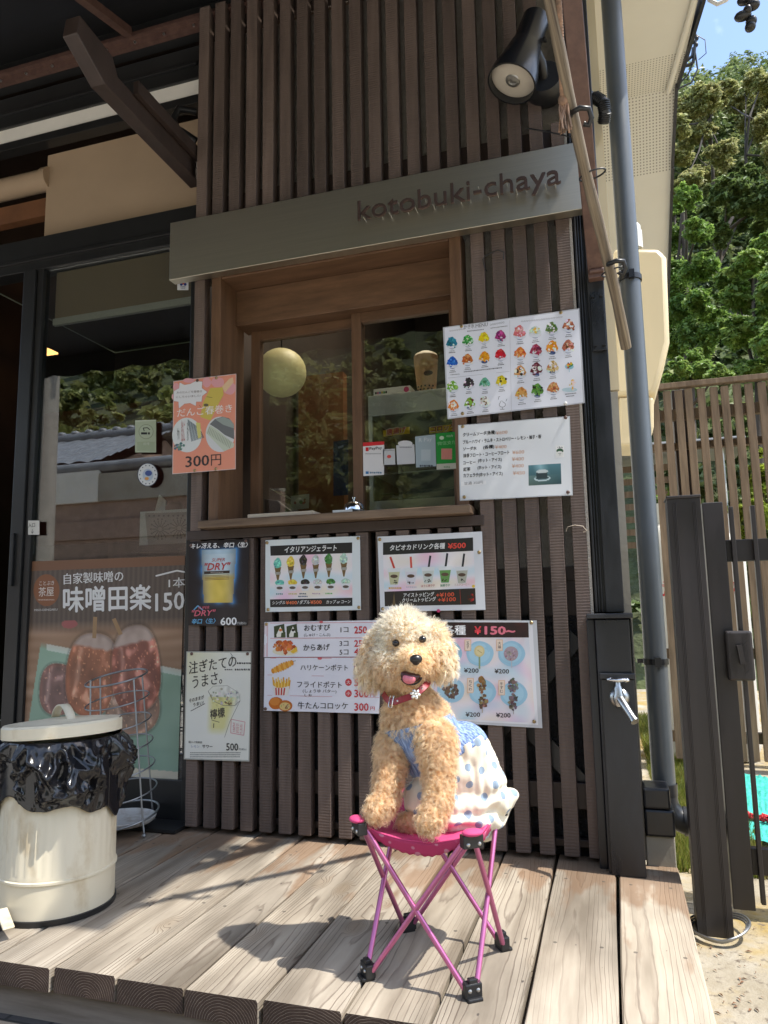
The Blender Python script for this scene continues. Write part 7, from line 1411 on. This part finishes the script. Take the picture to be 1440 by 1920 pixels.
def tree(name, label, Y, blobs, trunk, n, leaf, cols, flat=.35, group=TREES, tr=None, limbs=5, cl=26):
    cs = [onY(u, v, Y + rnd.uniform(-.09, .09) * Y) for u, v, r in blobs]; k = (Y + 2.1) / F_PX; rr = [r * k for u, v, r in blobs]
    root = onY(*trunk[0], Y); t_ = thing(name, label, 'tree', root, group); foliage('crown', cs, rr, n, leaf, cols, t_, flat, clump=cl)
    tp_ = [onY(u, v, Y + .2 * math.sin(i)) for i, (u, v) in enumerate(trunk)]; r0 = tr or .05 * Y / 6; b = MB(); b.tube(tp_, [r0 * (1 - .65 * i / (len(tp_) - 1)) for i in range(len(tp_))], 10)
    for c, r in list(zip(cs, rr))[:limbs]:
        s0 = tp_[-1 - rnd.randint(0, min(1, len(tp_) - 2))]; c = np.array(c) + np.array([0, 0, r * .3]); mid = (s0 + c) / 2 + np.array([rnd.uniform(-.1, .1), rnd.uniform(-.1, .1), -.1]) * r; b.tube([s0, mid, c], [r0 * .42, r0 * .28, r0 * .1], 7)
        for q_ in range(3): e_ = c + np.array([rnd.uniform(-1, 1), rnd.uniform(-1, .4), rnd.uniform(-.3, .9)]) * r * .8; b.tube([mid * .35 + c * .65, (c + e_) / 2, e_], [r0 * .2, r0 * .12, r0 * .04], 5)
    b.build('trunk', M['bark'], t_, smooth=60)
YG = [(.30, .33, .12), (.50, .47, .22)]; MG = [(.09, .14, .04), (.20, .26, .08)]; DG = [(.05, .085, .03), (.10, .15, .05)]; BG = [(.17, .29, .06), (.32, .42, .11)]; CG = [(.14, .25, .055), (.28, .40, .09)]
tree('feathery_tree', 'bright green feathery tree at the left beside the cream casing', 9, [(1262, 400, 26), (1285, 370, 26), (1272, 455, 38), (1312, 430, 30), (1266, 530, 42), (1318, 510, 38), (1288, 585, 45), (1330, 570, 32), (1262, 640, 40), (1310, 640, 40), (1345, 600, 24)], [(1290, 900), (1290, 700), (1285, 520), (1280, 400)], 60000, .032, CG, flat=.8, cl=40)
tree('broadleaf_tree', 'glossy broad-leaved tree at the right above the fence', 7.5, [(1412, 500, 40), (1440, 470, 40), (1385, 560, 42), (1428, 570, 48), (1365, 530, 28), (1398, 630, 42), (1440, 640, 44), (1372, 610, 26), (1420, 680, 36), (1460, 540, 50), (1470, 660, 50)], [(1425, 900), (1422, 720), (1412, 560)], 44000, .044, BG, flat=.3, cl=18)
tree('bushy_tree', 'low bright bushy tree just above the fence top rail', 6, [(1268, 690, 24), (1296, 672, 26), (1325, 690, 24), (1345, 704, 18), (1262, 715, 18), (1305, 705, 24)], [(1300, 900), (1298, 760), (1298, 700)], 16000, .034, BG, flat=.35)
tree('tall_tree', 'tall yellow-green tree with forked trunk under the blue sky', 17, [(1290, 205, 34), (1330, 190, 34), (1262, 240, 34), (1358, 176, 26), (1306, 250, 30), (1270, 300, 36), (1325, 320, 34), (1352, 290, 30), (1290, 340, 30)], [(1348, 520), (1347, 460), (1338, 380), (1336, 300), (1325, 230)], 60000, .05, YG, flat=.28, tr=.075, limbs=9)
tree('tall_tree', 'tallest yellow-green tree at the right edge against the sky', 18, [(1400, 178, 34), (1430, 160, 30), (1450, 190, 36), (1410, 222, 28), (1445, 240, 40), (1375, 205, 18), (1465, 300, 40)], [(1408, 640), (1410, 500), (1404, 380), (1398, 290), (1405, 220)], 56000, .05, YG, flat=.28, tr=.075, limbs=7)
tree('dark_tree', 'dark green tree in the middle of the slope with bare black limbs', 14, [(1330, 400, 32), (1365, 370, 36), (1400, 350, 40), (1432, 380, 44), (1390, 410, 30), (1352, 440, 20), (1428, 440, 30)], [(1352, 700), (1350, 590), (1345, 500), (1356, 440)], 40000, .065, MG, flat=.3, tr=.11)
tree('dark_tree', 'dark green tree low on the slope behind the broad-leaved tree', 12, [(1340, 640, 40), (1375, 690, 40), (1300, 560, 30), (1330, 540, 26)], [(1350, 900), (1345, 760), (1342, 650)], 14000, .07, DG, flat=.4)
tree('garden_shrub', 'yellow-green garden shrub behind the fence at the right edge', 2.9, [(1432, 905, 34), (1415, 960, 34), (1448, 960, 40), (1398, 1010, 26), (1440, 1030, 34), (1425, 850, 14)], [(1430, 1300), (1428, 1100), (1426, 960)], 5200, .032, [(.20, .27, .03), (.30, .36, .05)], group='shrubs behind the fence', tr=.02, cl=14)
tree('garden_shrub', 'small green shrub between the downpipe and the grooved gate post', 2.7, [(1252, 950, 22), (1246, 990, 20), (1262, 915, 12)], [(1252, 1200), (1252, 1060), (1252, 980)], 2400, .03, [(.10, .19, .03), (.18, .28, .05)], group='shrubs behind the fence', tr=.015, cl=14)
# hillside ground and the wood that covers it, seen over the trees
def hillz(x, y):
    return GZ - .03 + max(0, y - 5.5) * .80 + .6 * mnoise.noise((x * .12, y * .12, 0)) * min(1, max(0, y - 5.5) / 6)
SOIL = mat('forest_floor', (.035, .04, .016), col2=(.09, .11, .04), rough=1, vscale=(1.2, 1.2, 1.2), vdetail=8, bump=1, bscale=(3, 3, 3), bdist=.2)
b = MB(); b.grid(lambda u, v: (-40 + 100 * u, 5.5 + 36 * v, hillz(-40 + 100 * u, 5.5 + 36 * v)), 60, 40); kind(b.build('hillside', SOIL, smooth=180), 'structure')
cs = []; rr = []
for k in range(330):
    y = rnd.uniform(6.3, 21); x = onY(rnd.uniform(1200, 1520), 500, y)[0]; cs.append((x, y, hillz(x, y) + .15)); rr.append(rnd.uniform(.5, .95))
for k in range(200):
    y = rnd.uniform(21, 40); u = rnd.uniform(1220, 1500); x = onY(u, 500, y)[0]; z = hillz(x, y); r = rnd.uniform(1.0, 1.9); 
    for q_ in range(2): cs.append((x + rnd.uniform(-1, 1), y + rnd.uniform(-1, 1), z + r * (.6 + q_ * .9))); rr.append(r)
o = foliage('woodland', cs, rr, 200000, .105, [(.10, .15, .05), (.26, .30, .11)], None, .4, sub=4); kind(o, 'stuff', 'distant dark woodland covering the hillside')

# ------------------------------------------------------------------ across the street (seen mirrored in the door glass)
MY = DY + .018
def R(u, v, yreal): p = onY(u, v, 2 * MY - yreal); return np.array([p[0], yreal, p[2]])
def hill2(x, y): return GZ - .02 + max(0, -13 - y) * .62 + 1.2 * mnoise.noise((x * .1, y * .1, 4)) * min(1, max(0, -13 - y) / 5)
b = MB(); b.grid(lambda u, v: (-75 + 130 * u, -13 - 40 * v, hill2(-75 + 130 * u, -13 - 40 * v)), 50, 30); kind(b.build('opposite_hillside', SOIL, smooth=180), 'structure')
cs = []; rr = []
for k in range(330):
    y = -rnd.uniform(14, 50); x = rnd.uniform(-60, 25); z = hill2(x, y); r = rnd.uniform(1.4, 2.8); cs.append((x, y, z + r * .8)); rr.append(r)
o = foliage('woodland', cs, rr, 180000, .27, [(.15, .19, .055), (.36, .36, .14)], None, .4, sub=4); kind(o, 'stuff', 'green woodland on the slope across the street, mirrored in the door')
HY = -7.5
hs = thing('tiled_house', 'grey tile roofed house mirrored in the lower door glass', 'building', (-7.5, HY, GZ))
rl = R(20, 842, HY - 1.6); rr_ = R(232, 812, HY - 1.6); el = R(-60, 886, HY); er = R(205, 886, HY + .0); zr = (rl[2] + rr_[2]) / 2; ze = (el[2] + er[2]) / 2; xl_ = rl[0] - 3; xr_ = er[0] + .1; yr_ = HY - 1.7
b = MB()
def rooff(u, v): x = xl_ + (xr_ - xl_) * u; y = HY + .35 + (yr_ - HY - .35) * v; z = ze + (zr - ze) * v; return (x, y, z + .035 * abs(math.sin(u * 62)) + .03 * ((v * 9) % 1))
b.grid(rooff, 250, 54); b.grid(lambda u, v: (xl_ + (xr_ - xl_) * u, yr_ - (HY + .35 - yr_) * (-v) if False else yr_ + (yr_ - HY - .35) * v, zr + (ze - zr) * v), 4, 4); b.build('roof', M['tile'], hs)
b = MB(); b.tube([(xl_, yr_, zr + .05), (xr_ + .1, yr_, zr + .05)], .12, 10)
for k in range(22): b.ell((xl_ + (xr_ - xl_) * k / 21, yr_, zr + .15), (.09, .1, .07), 8)
b.build('ridge', M['tile'], hs, smooth=60)
b = MB(); b.prism([(xr_ - .25, HY + .1, ze - .1), (xr_ - .25, yr_, zr - .15), (xr_ - .25, 2 * yr_ - HY - .1, ze - .1)], (.06, 0, 0)); b.box(xl_ + .3, xr_ - .2, HY - 3.3, HY, GZ, ze - .1); b.build('wall', M['redsiding'], hs)
b = MB(); wl = R(55, 893, HY + 1.2); wr_ = R(182, 940, HY + 1.2); w2 = R(330, 940, HY + 1.2); 
yw = thing('street_wall', 'white topped garden wall with brown boards mirrored in the door glass', 'wall', (wr_[0], HY + 1.2, GZ))
MB().box(wl[0] - 4, wr_[0], HY + 1.0, HY + 1.2, wr_[2], wl[2]).build('white_band', M['whitewall'], yw); MB().box(wr_[0] + .002, w2[0] + 1.5, HY + 1.0, HY + 1.19, wr_[2], wl[2] - .05).build('grey_band', M['concrete'], yw)
b = MB()
for k in range(9): z = GZ + (wr_[2] - GZ) * k / 9; b.box(wl[0] - 4, w2[0] + 1.5, HY + 1.0, HY + 1.15 + .025 * (k % 2), z, z + (wr_[2] - GZ) / 9 - .004)
b.build('board', M['redsiding'], yw)
b = MB(); b.tube([(wl[0] - 4, HY + 1.1, wl[2] + .06), (w2[0] + 1.5, HY + 1.1, wl[2] + .06)], .09, 8); b.build('coping', M['tile'], yw, smooth=60)
pc = R(84, 800, -5.2); tp_ = thing('utility_pole', 'grey concrete utility pole mirrored at the left of the door glass', 'utility pole', (pc[0], -5.2, GZ)); MB().tube([(pc[0], -5.2, GZ), (pc[0], -5.2, R(84, 570, -5.2)[2])], [.19, .15], 16).build('shaft', M['pole'], tp_, smooth=60)
b = MB(); z = R(84, 640, -5.2)[2]; b.bar((pc[0] - .6, -5.2, z), (pc[0] + .6, -5.2, z), .07, .07)
for k in range(4): b.lathe([(.0, 0), (.05, 0), (.06, .08), (.03, .14), (0, .14)], 10, (pc[0] - .5 + .33 * k, -5.2, z + .04))
b.build('cross_arm', M['metalgrey'], tp_)
